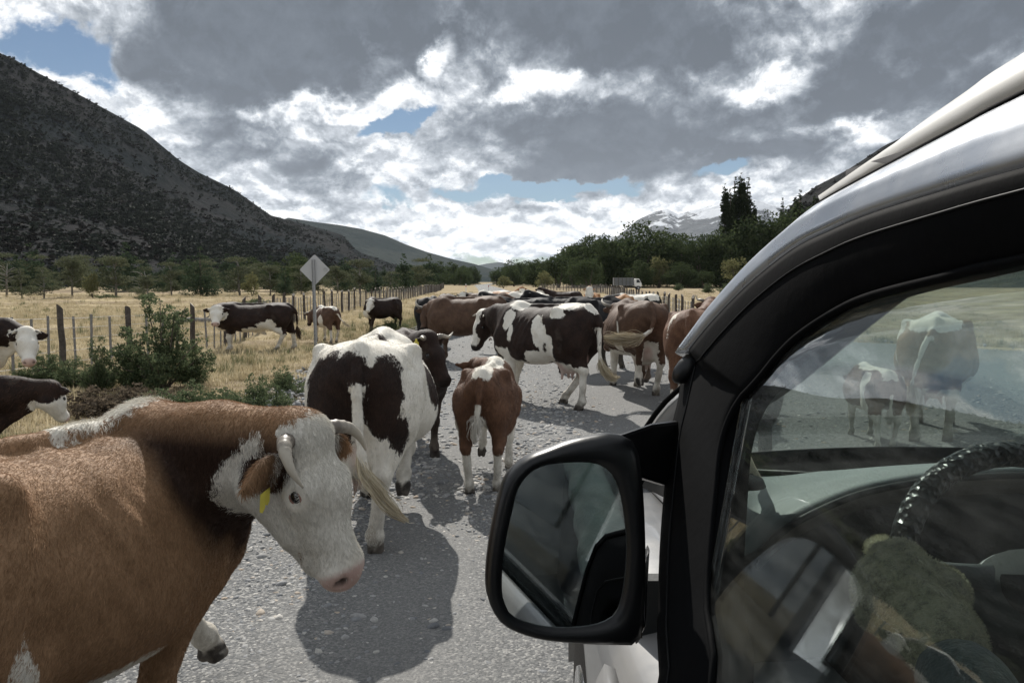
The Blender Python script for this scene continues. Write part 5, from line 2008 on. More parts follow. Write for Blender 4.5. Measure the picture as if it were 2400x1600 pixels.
def paint_pinto(I):
    p = I['P']
    f2 = np.stack([I['f'], I['l'], I['u']], 1)
    w_ = mx(blobs(p, [(.34, .10, 1.36, .16, .2, .10), (.40, .30, 1.18, .10, .14, .20), (.33, .32, .98, .05, .1, .12), (-.10, .36, 1.12, .05, .12, .13), (-.20, .38, .95, .085, .14, .15), (-.27, .36, .80, .10, .16, .18), (-.12, .30, .66, .22, .2, .12),
                      (-.48, .12, 1.37, .22, .22, .075), (-.40, .27, 1.24, .09, .10, .09), (-.72, 0, 1.30, .14, .1, .10)]),
            under(I, .62), socks(I, .56), np.minimum(socks(I, .78, .09), p[:, 0] - .3) , tailw(I, 1.08),
            np.minimum(np.minimum(I['u'] + .035, .055 - np.abs(I['l'])), .05 - I['d_head']))
    w_ = np.minimum(w_, -blobs(p, [(-.25, .40, .80, .035, .1, .07)]))
    return w_, {'nose': 'dark'}


c = Cow(legs={'RL': (-.04, 0), 'RR': (.42, 0), 'FL': (-.10, 0), 'FR': (.16, 0)}, poll=poll, nose=nose, udder=.95, width=1.05, ears=(-.03, .02),
        tail=[(-.80, 0, 1.27), (-.87, .02, 1.12), (-.88, .03, .82), (-.90, .0, .60), (-.93, -.10, .50)])
build_cow('cow', 'big dark brown and white patched cow with white legs crossing the road to the left', loc, th, s, c, 'dark', paint_pinto, h=.0195, disp=lambda X, Y, Z: ribs(X, Y, Z) * 1.3, horns=H_SHORT, horn_r=.026,
          switch={'path': [(-.885, .03, .72), (-.90, .0, .60), (-.93, -.08, .49), (-.96, -.18, .42), (-1.0, -.27, .44)], 'seed': 9, 'n': 240, 'r': .0036})

# ---- 6 brown cow behind it, head down on the left
loc, th, s = (-.98, 16.5), R(168), 1.05
poll, nose = head_to(loc, th, s, 1000, 722, 17.0, 990, 778, 16.7)
c = Cow(poll=poll, nose=nose, udder=.6, width=1.05, legs={'FL': (.1, 0), 'RL': (-.1, 0)})
build_cow('cow', 'plain reddish brown cow with visible ribs standing behind the big patched cow', loc, th, s, c, 'red', lambda I: (np.full(len(I['P']), -.2), {'nose': 'dark'}), h=.026, horns=H_LYRE, horn_r=.034, disp=ribs)

# ---- 7 black cow between the patched and the red cow
c = Cow(udder=.6, legs={'RL': (-.15, 0), 'RR': (.12, 0), 'FR': (.1, 0)}, poll=(1.1, -.1, 1.1))
build_cow('cow', 'black cow standing between the big patched cow and the red brown one', (1.62, 14.9), R(48), 1.06, c, 'black', lambda I: (np.full(len(I['P']), -.2), {'nose': 'dark'}), h=.026)

# ---- 8 red brown cow from behind, tail swung to the left
loc, th, s = (1.94, 12.05), R(97), 1.06


def paint_red(I):
    p = I['P']
    w_ = mx(under(I, .64), socks(I, .50), np.minimum(np.minimum(-.30 - p[:, 0], .82 - p[:, 2]), .12 - np.abs(p[:, 1])),
            blobs(p, [(-.45, .29, .92, .03, .12, .18), (-.50, -.26, .60, .16, .16, .14), (-.3, .30, .72, .14, .14, .12)]), np.minimum(.04 - I['d_tail'], .02 - p[:, 2] + .98))
    return w_, {'nose': 'pink'}


c = Cow(legs={'RL': (-.05, .22), 'RR': (.10, 0, .0), 'FL': (.1, 0), 'FR': (-.1, 0)}, udder=1.0, width=1.2, poll=(1.05, .1, 1.0), nose=(.5, 0, -.85),
        tail=[(-.80, 0, 1.27), (-.88, .0, 1.12), (-.91, .06, .98), (-.92, .20, .90), (-.92, .34, .87)])
build_cow('cow', 'red brown cow with a white udder seen from behind, pale tail swung sideways', loc, th, s, c, 'red', paint_red, h=.0205, disp=lambda X, Y, Z: ribs(X, Y, Z) * 1.3,
          switch={'path': [(-.915, .12, .93), (-.92, .26, .885), (-.92, .42, .87), (-.92, .56, .88), (-.92, .70, .90)], 'seed': 13, 'n': 420, 'r': .0036, 'spread': .034, 'wave': .02})

# ---- horned brown cow, only its horns and forehead show above the red cow's shoulder
loc, th, s = (2.78, 13.35), R(186), .90
poll, nose = head_to(loc, th, s, 1443, 718, 13.25, 1440, 752, 12.9)
c = Cow(poll=poll, nose=nose)
build_cow('cow', 'horned brown cow half hidden behind the red brown one, pale upswept horns', loc, th, s, c, 'red', lambda I: (np.full(len(I['P']), -.2), {}), h=.026,
          horns=[[(0, .09, 0), (-.02, .19, .02), (-.10, .26, .03), (-.22, .27, .03)], [(0, -.09, 0), (-.02, -.19, .02), (-.10, -.26, .03), (-.22, -.27, .03)]], horn_r=.036)

# ---- 9 red cow partly behind the car pillar, head raised
loc, th, s = (2.52, 10.25), R(66), 1.02
poll, nose = head_to(loc, th, s, 1668, 706, 11.5, 1680, 735, 11.9)


def paint_r9(I):
    p = I['P']
    return mx(blobs(p, [(-.66, .18, 1.02, .09, .12, .34), (-.55, .24, .75, .1, .1, .3), (-.3, .33, 1.2, .12, .05, .05)]), under(I, .60), socks(I, .4)), {'nose': 'pink'}


c = Cow(poll=poll, nose=nose, udder=.8, width=1.1, legs={'RL': (-.12, 0)})
build_cow('cow', 'reddish cow with a pale streak down its haunch beside the car pillar', loc, th, s, c, 'calf', paint_r9, h=.021, horns=H_UP, horn_r=.026,
          switch={'path': [(-.87, .01, .7), (-.87, .02, .5), (-.86, .03, .35)], 'seed': 3})

# ---- 14 the big bull in the left pasture
loc, th, s = (-6.72, 20.0), R(184), (1.22, 1.08, .93)
poll, nose = head_to(loc, th, s, 507, 714, 19.45, 502, 768, 18.95)
hereford = lambda I: (mx(face(I, -.02, .6), brisket(I, .24), under(I, .70, -.62, .2), np.minimum(socks(I, .50), .5 - I['P'][:, 2]), blobs(I['P'], [(-.30, .3, .76, .20, .2, .10), (-.38, .3, .84, .08, .2, .08), (-.34, -.3, .80, .14, .2, .14), (.95, 0, .8, .2, .2, .2)])), {'nose': 'pink'})
c = Cow(poll=poll, nose=nose, bull=True, width=1.08, legs={'FL': (-.02, 0), 'FR': (.06, 0), 'RL': (.16, 0), 'RR': (-.14, 0)},
        tail=[(-.80, 0, 1.27), (-.88, .0, 1.12), (-.90, .01, .85), (-.90, .02, .62)])
bl = build_cow('bull', 'long dark brown bull with a white face standing at the left fence', loc, th, 1.0, c, 'dark', hereford, h=.023, cat='bull', group=None,
          switch={'path': [(-.90, .02, .72), (-.92, .0, .52), (-.95, -.0, .34)], 'seed': 3, 'n': 160, 'r': .005}, switch_m=m_switch_dark)
bl[0].scale = s
bl[0].location.z = float(ground_z(np.array([loc[0]]), np.array([loc[1]]))[0])

# ---- 15 young horned cow behind the sign post
loc, th, s = (-5.62, 23.2), R(128), .80
poll, nose = head_to(loc, th, s, 728, 727, 23.8, 722, 755, 23.6)


def paint_15(I):
    p = I['P']
    return mx(under(I, .66), socks(I, .5), crest(I, -.7, .5, .12, 1.25), blobs(p, [(.30, .3, 1.0, .10, .2, .4), (-.25, .33, .8, .16, .2, .25), (-.7, 0, 1.3, .2, .1, .1)]), tailw(I, 1.1)), {'nose': 'dark'}


c = Cow(poll=poll, nose=nose, legs={'RL': (-.1, 0), 'RR': (.1, 0)}, tail=[(-.80, 0, 1.27), (-.90, -.05, 1.10), (-.98, -.15, .90), (-1.06, -.28, .74)])
build_cow('cow', 'small brown and white horned cow standing behind the sign post', loc, th, s, c, 'red', paint_15, h=.03, horns=H_UP, horn_r=.03, z=float(ground_z(np.array([loc[0]]), np.array([loc[1]]))[0]),
          switch={'path': [(-1.0, -.2, .84), (-1.07, -.30, .72), (-1.16, -.44, .62)], 'seed': 3, 'n': 90, 'r': .006})

# ---- 16 white faced cow facing the camera in the pasture
loc, th, s = (-4.52, 26.8), R(222), .90
poll, nose = head_to(loc, th, s, 868, 702, 26.0, 857, 733, 25.6)
c = Cow(poll=poll, nose=nose, legs={'FL': (.1, 0), 'FR': (-.08, 0)}, neckw=1.1)
build_cow('cow', 'brown cow with a pale curly face standing in the pasture beside the road', loc, th, s, c, 'dark', lambda I: (mx(face(I, -.06, .8), brisket(I, .2)), {}), h=.03, horns=H_SHORT, horn_r=.03,
          z=float(ground_z(np.array([loc[0]]), np.array([loc[1]]))[0]))

# ---- 17 white faced cow at the left edge
loc, th, s = (-7.55, 10.1), R(8), .98
poll, nose = head_to(loc, th, s, 62, 778, 10.05, 70, 866, 9.70)
c = Cow(poll=poll, nose=nose, ears=(.0, .02))
build_cow('cow', 'brown cow with a white face looking at the camera at the left edge', loc, th, s, c, 'dark', lambda I: (mx(face(I, -.05, .9), np.minimum(.05 - I['d_neck'], .92 - I['P'][:, 2]), brisket(I, .3), crest(I, .2, 1.0, .07, 1.2)), {'nose': 'pink', 'eyepatch': .034}), h=.02,
          horns=[[(0, .09, 0), (.0, .14, .0), (.03, .17, .0)], [(0, -.09, 0), (.0, -.14, .0), (.03, -.17, .0)]], horn_r=.026)

# ---- 18 young cow seen from behind at the left edge
loc, th, s = (-4.62, 5.72), R(24), .76
poll, nose = head_to(loc, th, s, 122, 905, 6.05, 168, 992, 6.25)


def paint_18(I):
    p = I['P']
    return mx(crest(I, -.8, .75, .09, 1.22), face(I, .06, .0), blobs(p, [(.30, -.3, 1.05, .05, .12, .22), (-.2, -.3, 1.2, .06, .2, .15)]), under(I, .6)), {'nose': 'pink'}


c = Cow(poll=poll, nose=nose, calf=True, ears=(.02, .03), earlen=1.05)
r18, V18, Q18, I18, w18 = build_cow('calf', 'dark brown and white calf with its back to the camera at the left edge', loc, th, s, c, 'dark', paint_18, h=.02, cat='calf')
fur_simple(r18, c, V18, Q18, I18, w18, 9000, .03, .001, 25, (0.05, 0.024, 0.016), (0.12, 0.055, 0.032))

# ---- 19, 20 seen through the car windows
loc, th, s = (3.88, 8.2), R(84), .62
c = Cow(calf=True, poll=(1.0, 0, 1.1), tuck=.05, legs={'RL': (-.1, 0), 'RR': (.1, 0)})
build_cow('calf', 'small brown and white calf seen from behind through the windscreen', loc, th, s, c, 'calf', lambda I: (mx(crest(I, -.85, .7, .13, 1.2), socks(I, .62), under(I, .68), tailw(I, .98), blobs(I['P'], [(-.5, .28, .9, .12, .12, .5)])), {'udder': False}), h=.024, cat='calf',
          switch={'path': [(-.87, .01, .8), (-.87, .02, .6), (-.86, .03, .5)], 'seed': 3}, switch_m=m_switch_white)
loc, th, s = (4.85, 8.75), R(60), 1.0
c = Cow(udder=.9, width=1.12, legs={'RL': (-.1, 0), 'RR': (.08, 0)}, poll=(1.1, 0, 1.0), tail=[(-.80, 0, 1.27), (-.92, .08, 1.12), (-.98, .16, .85), (-1.0, .2, .62)])
build_cow('cow', 'pale brown and white cow seen from behind through the windscreen', loc, th, s, c, 'saddle', lambda I: (mx(crest(I, -.85, .6, .25, 1.22), under(I, .7), socks(I, .6), tailw(I, 1.2), blobs(I['P'], [(-.3, .3, 1.1, .2, .2, .3), (.2, .3, 1.0, .1, .2, .4)])), {}), h=.026,
          switch={'path': [(-.99, .18, .72), (-1.0, .2, .5), (-1.0, .2, .35)], 'seed': 3})

# ---- the rest of the herd farther up the road
plain = lambda I: (np.full(len(I['P']), -.2), {})
whiteface = lambda I: (mx(face(I, -.05, .8), brisket(I), under(I, .6)), {'nose': 'pink', 'eyepatch': 0})
darkface = lambda I: (mx(face(I, .03, .5), under(I, .6)), {'eyepatch': .05})
whitecow = lambda I: (-blobs(I['P'], [(.9, 0, 1.1, .2, .3, .3), (-.6, .2, .9, .2, .2, .2)]), {})
spots = lambda I: (mx(crest(I, -.8, .5, .3, 1.15), blobs(I['P'], [(-.5, -.2, 1.1, .2, .3, .3), (.0, .3, 1.0, .15, .2, .3), (.1, -.3, 1.0, .15, .2, .3)]), under(I, .7)), {})
far = [  # u of centre, distance, heading, coat, paint, poll, nose, horns, label
    (1010, 20.3, 86, 'black', plain, (1.05, 0, 1.0), (.6, 0, -.8), None, 'black cow seen from behind to the left of the plain brown cow'),
    (1046, 25.0, 266, 'black', plain, (1.05, 0, 1.27), (.5, 0, -.8), None, 'black cow facing the camera, only its ears and back showing'),
    (1098, 27.5, 262, 'dark', whiteface, (1.05, .0, 1.36), (.5, 0, -.8), None, 'dark cow with a white face just left of the far road'),
    (1150, 26.5, 6, 'red', plain, (1.1, 0, 1.0), (.6, 0, -.8), None, 'red cow standing sideways in front of the far road'),
    (1156, 35.0, 172, 'orange', lambda I: (mx(crest(I, -.9, .9, .4, 1.1)), {}), (1.0, 0, .9), (.6, 0, -.8), None, 'tan cow with a broad white back on the far road'),
    (1187, 31.0, 318, 'orange', darkface, (.95, -.1, 1.52), (.5, -.2, -.85), None, 'tan cow with a raised white face at the right of the far road'),
    (1222, 19.3, 184, 'black', plain, (1.02, -.12, 1.47), (.6, 0, -.8), None, 'black cow standing sideways, left one of the black pair behind the patched cow'),
    (1318, 20.8, 178, 'black', plain, (.98, .22, 1.50), (.6, .3, -.7), None, 'black cow standing sideways, right one of the black pair behind the patched cow'),
    (1262, 27.0, 100, 'dark', whitecow, (1.0, 0, .9), (.6, 0, -.8), None, 'white cow seen from behind beyond the black pair'),
    (1318, 32.5, 182, 'dark', lambda I: (mx(face(I, .08, .2)), {}), (1.0, .1, 1.48), (.3, .4, -.85), None, 'dark brown cow standing sideways in front of the right fence'),
    (1385, 28.5, 258, 'orange', whiteface, (.95, .05, 1.55), (.35, .1, -.85), None, 'tan cow with a raised white face in front of the right fence'),
    (1462, 23.5, 80, 'orange', plain, (1.05, -.2, 1.2), (.5, -.3, -.8), None, 'tan cow partly hidden behind the red brown cow with the swung tail'),
    (1488, 25.5, 170, 'black', spots, (1.05, .1, 1.2), (.6, .1, -.8), H_UP, 'black and white spotted cow below the stock truck'),
    (1230, 30.0, 200, 'red', whitecow, (1.0, 0, .95), (.6, 0, -.8), None, 'pale pinkish cow between the white faced and the white cow'),
]
for u, y, hd, coat_, pnt, pl_, ns_, hr, lab in far:
    x = (u - CX) / FPX * y
    c = Cow(poll=pl_, nose=ns_, ears=(-.01, .03), earlen=1.1, legs={'FL': (.08, 0), 'RR': (.1, 0)})
    build_cow('cow', lab, (x, y), R(hd), .98, c, coat_, pnt, h=.042 if y > 24 else .036, horns=hr, horn_r=.032, eyes=False, group='cattle on the road')
# ------------------------------------------------------------------ the car beside the camera and its driver
KT = 0.36                                # lean of the side glass
XS = 0.235


def side(u, v, off=0.0):
    d = ray(u, v)
    t = (XS + off + KT * (CAM[2] - 1.3)) / (d[0] - KT * d[2])
    return CAM + d * t


def sx(z, off=0.0):
    return XS + off + KT * (z - 1.3)


CO = NV(.95, .5, 0)
car = empty('off_road_car', tuple(CO))
tag(car, 'silver off road car with black window frames alongside the camera on the right', 'car')
NEG = tuple(-CO)


def cb(mb, name, m, parent=None, smooth=True, **kw):
    o = mb.build(name, m, parent if parent is not None else car, smooth, **kw)
    if parent is None: o.location = NEG
    return o


def paint_mat(name, c, rough, coat, flake=.05, metal=.35):
    m, nt = mat(name)
    co = nt.coord()
    n = nt.noise(co, 3.5, 5, .6); f_ = nt.noise(co, 900, 2, .5); st_ = nt.noise(nt.map(co, scale=(2, 2, 14)), 1.5, 5, .65)
    dust = n.ss(.40, .72)
    base = nt.mix(dust * .35, nt.scale(c, f_.lin(.3, .7, 1 - flake, 1 + flake)), (.30, .28, .25))
    finish(nt, base, (dust * .22 + st_ * .08 + rough).max(0.02), .5, None, metal, coat)
    return m


m_silver = paint_mat('silver_paint', (.22, .222, .225), .30, .4, metal=.15)
m_bright = paint_mat('bright_frame', (.40, .43, .48), .17, .45, metal=.75)
m_cream = paint_mat('roof_paint', (.60, .585, .55), .30, .4, metal=.05)
m_blk = simple('black_trim', (.005, .0055, .006), .45, .12, var=.3, scale=4, bump=.03)
m_rub = simple('window_rubber', (.0045, .0048, .0054), .72, .03, var=.3, scale=6, bump=.08)
m_mirrorh = simple('mirror_plastic', (.008, .0085, .0095), .34, .35, var=.3, scale=5, bump=.04)
m_dash, nt = mat('dashboard_vinyl')
co = nt.coord(); n = nt.noise(co, 6, 5, .6); g_ = nt.voronoi(co, 420)
finish(nt, nt.scale((.25, .275, .275), n.lin(.3, .7, .85, 1.12)), .55, .35, nt.bump(g_, .25, .002))
m_dashd = simple('dark_dash', (.022, .024, .025), .55, .35, var=.3, scale=7, bump=.1)
m_lip_sunlit = simple('sunlit_cluster_lip', (.20, .185, .17), .35, .4, var=.15, scale=6)  # lighter tone puts the sunlight on the lip into its colour
m_seat = simple('seat_cloth', (.05, .05, .052), .85, .1, var=.25, scale=20, bump=.2)
m_chrome = simple('chrome_strip', (.62, .63, .64), .16, .5, .9, .08, 10)
m_red = simple('red_graphic', (.34, .035, .022), .4, .4, var=.08)
m_tyre = simple('tyre_rubber', (.022, .021, .02), .85, .15, var=.3, scale=12, bump=.3)


def glass_mat(name, tint, dirt=.0):
    m, nt = mat(name)
    tr = nt.node('ShaderNodeBsdfTransparent'); tr.inputs[0].default_value = (*tint, 1)
    gl = nt.node('ShaderNodeBsdfGlossy'); gl.inputs['Roughness'].default_value = .0
    gl.inputs[0].default_value = (.96, .98, 1.0, 1)
    dt = nt.node('ShaderNodeVectorMath', operation='DOT_PRODUCT')
    nt.link(nt.geom('Incoming'), dt.inputs[0]); nt.link(nt.geom('Normal'), dt.inputs[1])
    fr = (1.0 - E(nt.t, dt.outputs['Value']).abs()).max(0.0).pow(5.0) * 0.935 + 0.065      # Schlick, one face of the pane
    mx_ = nt.node('ShaderNodeMixShader')
    nt.link(fr, mx_.inputs[0]); nt.link(tr.outputs[0], mx_.inputs[1]); nt.link(gl.outputs[0], mx_.inputs[2])
    sh = mx_.outputs[0]
    if dirt:
        co = nt.coord(); n = nt.noise(co, 5, 6, .7); n2 = nt.noise(nt.map(co, scale=(3, 3, 30)), 2, 5, .7)
        df = nt.node('ShaderNodeBsdfDiffuse'); df.inputs[0].default_value = (.55, .56, .54, 1)
        m2 = nt.node('ShaderNodeMixShader')
        nt.link((n * n2).ss(.12, .55) * dirt, m2.inputs[0]); nt.link(sh, m2.inputs[1]); nt.link(df.outputs[0], m2.inputs[2])
        sh = m2.outputs[0]
    nt.link(sh, nt.node('ShaderNodeOutputMaterial').inputs[0])
    return m


m_glass = glass_mat('side_glass', (.80, .835, .82), .05)
m_screen = glass_mat('screen_glass', (.90, .945, .925), .07)
m_mir, nt = mat('mirror_silver')
finish(nt, (.62, .66, .66), .015, .5, None, 1.0)

N = 48


def curve3(px, off=0.0, tail=None, offs=None):
    p = [side(u, v, off if offs is None else offs[i]) for i, (u, v) in enumerate(px)]
    if tail:
        z0 = p[0][2]; ms = max(0.0, (p[0][2] - p[1][2]) / (p[1][1] - p[0][1]))
        p = [NV(p[0][0] + .003 * k, y, z0 + dz_) for k, (y, dz_) in enumerate((q, ms * .30 * (1 - math.exp(-(p[0][1] - q) / .30))) for q in (-1.5, -.4, .35))] + p
    return spline(p, N)


back = lambda z, off=0: [(sx(z, off), -1.5, z), (sx(z, off), -.6, z), (sx(z, off), .0, z + .0)]
SEAM = curve3([(2400, 222), (2263, 294), (2110, 375), (1952, 460), (1906, 493), (1804, 585), (1702, 697), (1650, 768), (1600, 836)], 0, back(1.905))
RAIL = curve3([(2400, 393), (2212, 447), (2034, 503), (1945, 540), (1855, 585), (1753, 666), (1677, 743), (1640, 786), (1607, 828)], -.03, back(1.845))
GLS = curve3([(2400, 610), (2212, 651), (2044, 694), (1960, 732), (1880, 784), (1830, 832), (1793, 877), (1765, 908), (1748, 925)], .012, back(1.755))

# roof: rises from the gutter and runs to the other side
rings = []
RTOP = curve3([(2400, 123), (2263, 215), (2110, 325), (1952, 457), (1906, 493), (1804, 585), (1702, 697), (1650, 768), (1600, 836)], .02, [(.50, -1.5, 1.985), (.50, -.6, 1.995), (.50, .0, 1.99)])
half = int(N * .62)
for i in range(half):
    a, b = SEAM[i], RTOP[i]
    xm = 1.90 - b[0]
    rings.append([a + NV(.004, 0, .002), a * .6 + b * .4 + NV(-.006, 0, .010), b, b + NV(.12, 0, .028), NV((b[0] + xm) / 2, b[1], b[2] + .045), NV(xm - .12, b[1], b[2] + .028), NV(xm, b[1], b[2]), NV(1.90 - a[0], a[1], a[2])])
roof = cb(MB().loft(rings, close=False), 'roof', m_cream)
sol = roof.modifiers.new('thick', 'SOLIDIFY'); sol.thickness = .012; sol.offset = -1
mb = MB(); mb.tube([SEAM[i] + NV(-.001, 0, .001) for i in range(N - 8)], .0035, 6); cb(mb, 'gutter_seam', m_rub)


def band(A, B, bulge, depth, n=9, crease=None):
    rings = []
    for a, b in zip(A, B):
        r_ = []
        for q in range(n):
            t = q / (n - 1)
            k = math.sin(math.pi * t) ** .7 * bulge + (crease * math.exp(-((t - .55) / .10) ** 2) if crease else 0)
            r_.append(a + (b - a) * t + NV(-k, 0, k * .3))
        r_ += [b + NV(depth, .0, 0), a + NV(depth, 0, 0)]
        rings.append(r_)
    return MB().loft(rings)


cb(band(SEAM, RAIL, .016, .03, 13, .003), 'door_frame', m_bright)
# black window surround, first along the rail, then down the front edge of the door
RO = [(1607, 828), (1596, 890), (1588, 940), (1572, 1010), (1556, 1150), (1545, 1300), (1540, 1480), (1530, 1640), (1518, 1900)]
RI = [(1748, 925), (1724, 962), (1704, 1010), (1690, 1070), (1680, 1165), (1668, 1300), (1663, 1420), (1668, 1640), (1672, 1900)]
ro = spline([side(u, v, -.004) for u, v in RO[:-1]] + [NV(sx(1.02, -.004), 1.13, 1.02)], 30); ri = spline([side(u, v, .012) for u, v in RI[:-1]] + [NV(sx(1.02, .012), .90, 1.02)], 30)
A_ = np.vstack([RAIL[:-1], ro]); B_ = np.vstack([GLS[:-1], ri])
cb(band(A_, B_, .008, .045, 11), 'window_surround', m_rub)
for frac in (.30,):
    mb = MB(); mb.tube([a + (b - a) * frac + NV(-.0075, 0, .003) for a, b in zip(A_, B_)], .0016, 6); cb(mb, 'window_seal', m_blk)
mb = MB(); mb.tube([a + (b - a) * 1.0 + NV(-.004, 0, 0) for a, b in zip(A_, B_)], .005, 6); cb(mb, 'window_seal', m_rub)

# side glass, set behind the surround
mid = B_ * .75 + A_ * .25
o_ = np.argsort(mid[:, 1])
ymax = mid[:, 1].max() - .004
ymx = min(ymax, 1.16)
ys_ = np.linspace(-.55, ymx, 40)
top = np.interp(ys_, mid[o_, 1][:], mid[o_, 2][:])
# front boundary: keep only the upper branch of the opening
up = mid[:N]; ou = np.argsort(up[:, 1]); ztop = np.interp(ys_, up[ou, 1], up[ou, 2])
V_, nzz = [], 10
for y_, zt_ in zip(ys_, ztop):
    for q in range(nzz):
        z_ = 1.10 + (zt_ - 1.10) * q / (nzz - 1)
        yf_ = np.interp(z_, [1.1, 1.34, 1.60, 2.0], [.93, 1.0, ymx, ymx])
        V_.append((sx(z_, .016), -.55 + (yf_ + .55) * (y_ + .55) / (ymx + .55), z_))
F_ = grid_faces(len(ys_), nzz)
gl = obj('window_glass', mesh_data('window_glass', V_, F_, m_glass), car); gl.location = NEG
sol = gl.modifiers.new('thick', 'SOLIDIFY'); sol.thickness = .004

# body sides below the belt line, front wing, bonnet
mb = MB()
prof = [(1.115, 0.0), (1.09, -.012), (1.0, -.022), (.80, -.035), (.62, -.03), (.42, -.01)]
mb.loft([[NV(sx(1.12) + dx_, y_, z_) for z_, dx_ in prof] for y_ in np.linspace(-1.6, 1.22, 30)], close=False)
dr = cb(mb, 'door', m_silver)
sol = dr.modifiers.new('thick', 'SOLIDIFY'); sol.thickness = .02; sol.offset = 1
dr.data.flip_normals()
mb = MB(); mb.box((sx(1.12) - .012, -.15, 1.105), (.02, 2.7, .022)); cb(mb, 'belt_moulding', m_chrome, bevel=.004)
mb = MB(); mb.box((sx(1.12) + .03, -.15, 1.08), (.07, 2.7, .035)); cb(mb, 'belt_seal', m_rub)
# door graphics: a red flash and lettering
xg = sx(1.12) - .0365
mb = MB(); mb.loft([[NV(xg - e, y_, z_) for y_, z_ in ((-.95, 1.0), (-.2, .98), (.1, .86), (-.95, .78))] for e in (.0, .002)]); cb(mb, 'red_flash', m_red, smooth=False)
fc = bpy.data.curves.new('lettering', 'FONT'); fc.body = 'V6'; fc.size = .13; fc.extrude = .001; fc.align_x = 'CENTER'
tmp = bpy.data.objects.new('lettering_tmp', fc); col.objects.link(tmp)
lm = bpy.data.meshes.new_from_object(tmp.evaluated_get(bpy.context.evaluated_depsgraph_get()))
bpy.data.objects.remove(tmp)
lm.materials.clear(); lm.materials.append(m_chrome)
tx = link(bpy.data.objects.new('lettering', lm), car)
tx.location = NV(xg - .002, .42, .93) - CO; tx.rotation_euler = (R(90), 0, R(-90))
# wing with its arch
rings = []
for y_ in np.linspace(1.24, 2.95, 30):
    bow = .05 * max(0, (y_ - 2.5) / .45) ** 2
    fl = .004
    arch = .40 + .40 * math.sqrt(max(0, 1 - ((y_ - 2.2) / .45) ** 2)) if abs(y_ - 2.2) < .45 else .40
    x0 = .205 + bow
    rings.append([NV(x0 + .36, y_, 1.07 - .07 * (y_ - 1.24)), NV(x0 + .16, y_, 1.06 - .07 * (y_ - 1.24)), NV(x0 + .05, y_, 1.03 - .06 * (y_ - 1.24)), NV(x0 + .015, y_, .98 - .04 * (y_ - 1.24)), NV(x0, y_, .90), NV(x0 - fl, y_, max(arch + .03, .75)), NV(x0 - fl * 1.1, y_, arch), NV(x0 + .1, y_, arch + .01)])
wg = cb(MB().loft(rings, close=False), 'front_wing', m_silver)
wg.modifiers.new('thick', 'SOLIDIFY').thickness = .008
rings = []
for y_ in np.linspace(1.80, 2.98, 14):
    d_ = .02 * ((y_ - 1.8) / 1.2) ** 2
    rings.append([NV(.52 + (1.38 - .52) * q / 12 - .0, y_, 1.07 + .035 * math.sin(math.pi * q / 12) ** .6 - .09 * (y_ - 1.8)) for q in range(13)])
bn = cb(MB().loft(rings, close=False), 'bonnet', m_silver); bn.modifiers.new('thick', 'SOLIDIFY').thickness = .01
mb = MB(); mb.box((.95, 1.82, 1.17), (1.1, .16, .05)); mb.box((.95, 1.72, 1.20), (1.0, .05, .06)); cb(mb, 'cowl', m_blk, smooth=False, bevel=.01)
fb = []
for z_ in (1.275, 1.345):
    fb.append([NV(.40 + 1.10 * q / 16, (1.80 if z_ < 1.3 else 1.735) + .13 * math.sin(math.pi * (q + .6) / 17.2) - .02, z_) for q in range(17)])
fo = cb(MB().loft(fb, close=False), 'screen_border', m_blk); fo.modifiers.new('thick', 'SOLIDIFY').thickness = .006
mb = MB(); mb.tube([(1.35, 1.80, 1.27), (.9, 1.76, 1.29), (.55, 1.70, 1.32)], .010, 6); mb.tube([(1.0, 1.84, 1.22), (.9, 1.79, 1.27)], .012, 6); cb(mb, 'wiper', m_blk)
mb = MB(); mb.box((.95, 2.97, .75), (1.36, .10, .62)); cb(mb, 'front_panel', m_blk, smooth=False, bevel=.03)
# bull bar hoop in front of the bonnet
yb = 3.02
hp = [P(u, v, yb) for u, v in ((1826, 820), (1824, 880), (1816, 945), (1794, 990), (1768, 988), (1748, 950), (1744, 905))]
mb = MB(); mb.tube(spline(hp, 24), .030, 10); mb.tube([(hp[3][0], yb, hp[3][2]), (hp[3][0], yb - .03, .55)], .028, 8); cb(mb, 'bull_bar', m_blk)
for y_, sgn_ in ((2.2, 1), (-.9, 1), (2.2, -1), (-.9, -1)):
    xw = .32 if sgn_ > 0 else 1.58
    mb = MB(); mb.tube([(xw - .11, y_, .38), (xw - .10, y_, .38), (xw + .10, y_, .38), (xw + .11, y_, .38)], [.33, .38, .38, .33], 28); wq = cb(mb, 'wheel', m_tyre)
    mb = MB(); mb.tube([(xw - .118 * sgn_, y_, .38), (xw - .06 * sgn_, y_, .38)], [.21, .23], 20); mb.tube([(xw - .13 * sgn_, y_, .38), (xw - .11 * sgn_, y_, .38)], .06, 10); mb.build('rim', m_chrome, wq, True)
# far side, tail and floor close the shell
mb = MB()
mb.loft([[NV(1.90 - (sx(1.12) + dx_), y_, z_) for z_, dx_ in prof] for y_ in (-1.6, -.5, .4, 1.22, 1.85)], close=False)
mb.loft([[NV(1.90 - .205 - 0, y_, z_) for z_ in (1.12, .8, .42)] for y_ in (1.85, 2.95)], close=False)
rs = cb(mb, 'side_panel', m_silver); rs.modifiers.new('thick', 'SOLIDIFY').thickness = .02
mb = MB(); mb.box((.95, -1.6, .9), (1.42, .04, 1.1)); cb(mb, 'tailgate', m_silver, smooth=False, bevel=.02)
mb = MB(); mb.box((.95, .1, .46), (1.44, 3.4, .05)); mb.box((.95, 1.55, .80), (1.40, .04, .68)); cb(mb, 'floor', m_dashd, smooth=False)
mb = MB()
mb.loft([[NV(1.90 - sx(z_, .0), y_, z_) for z_ in (1.12, 1.5, 1.90)] for y_ in (-1.6, .6)], close=False)
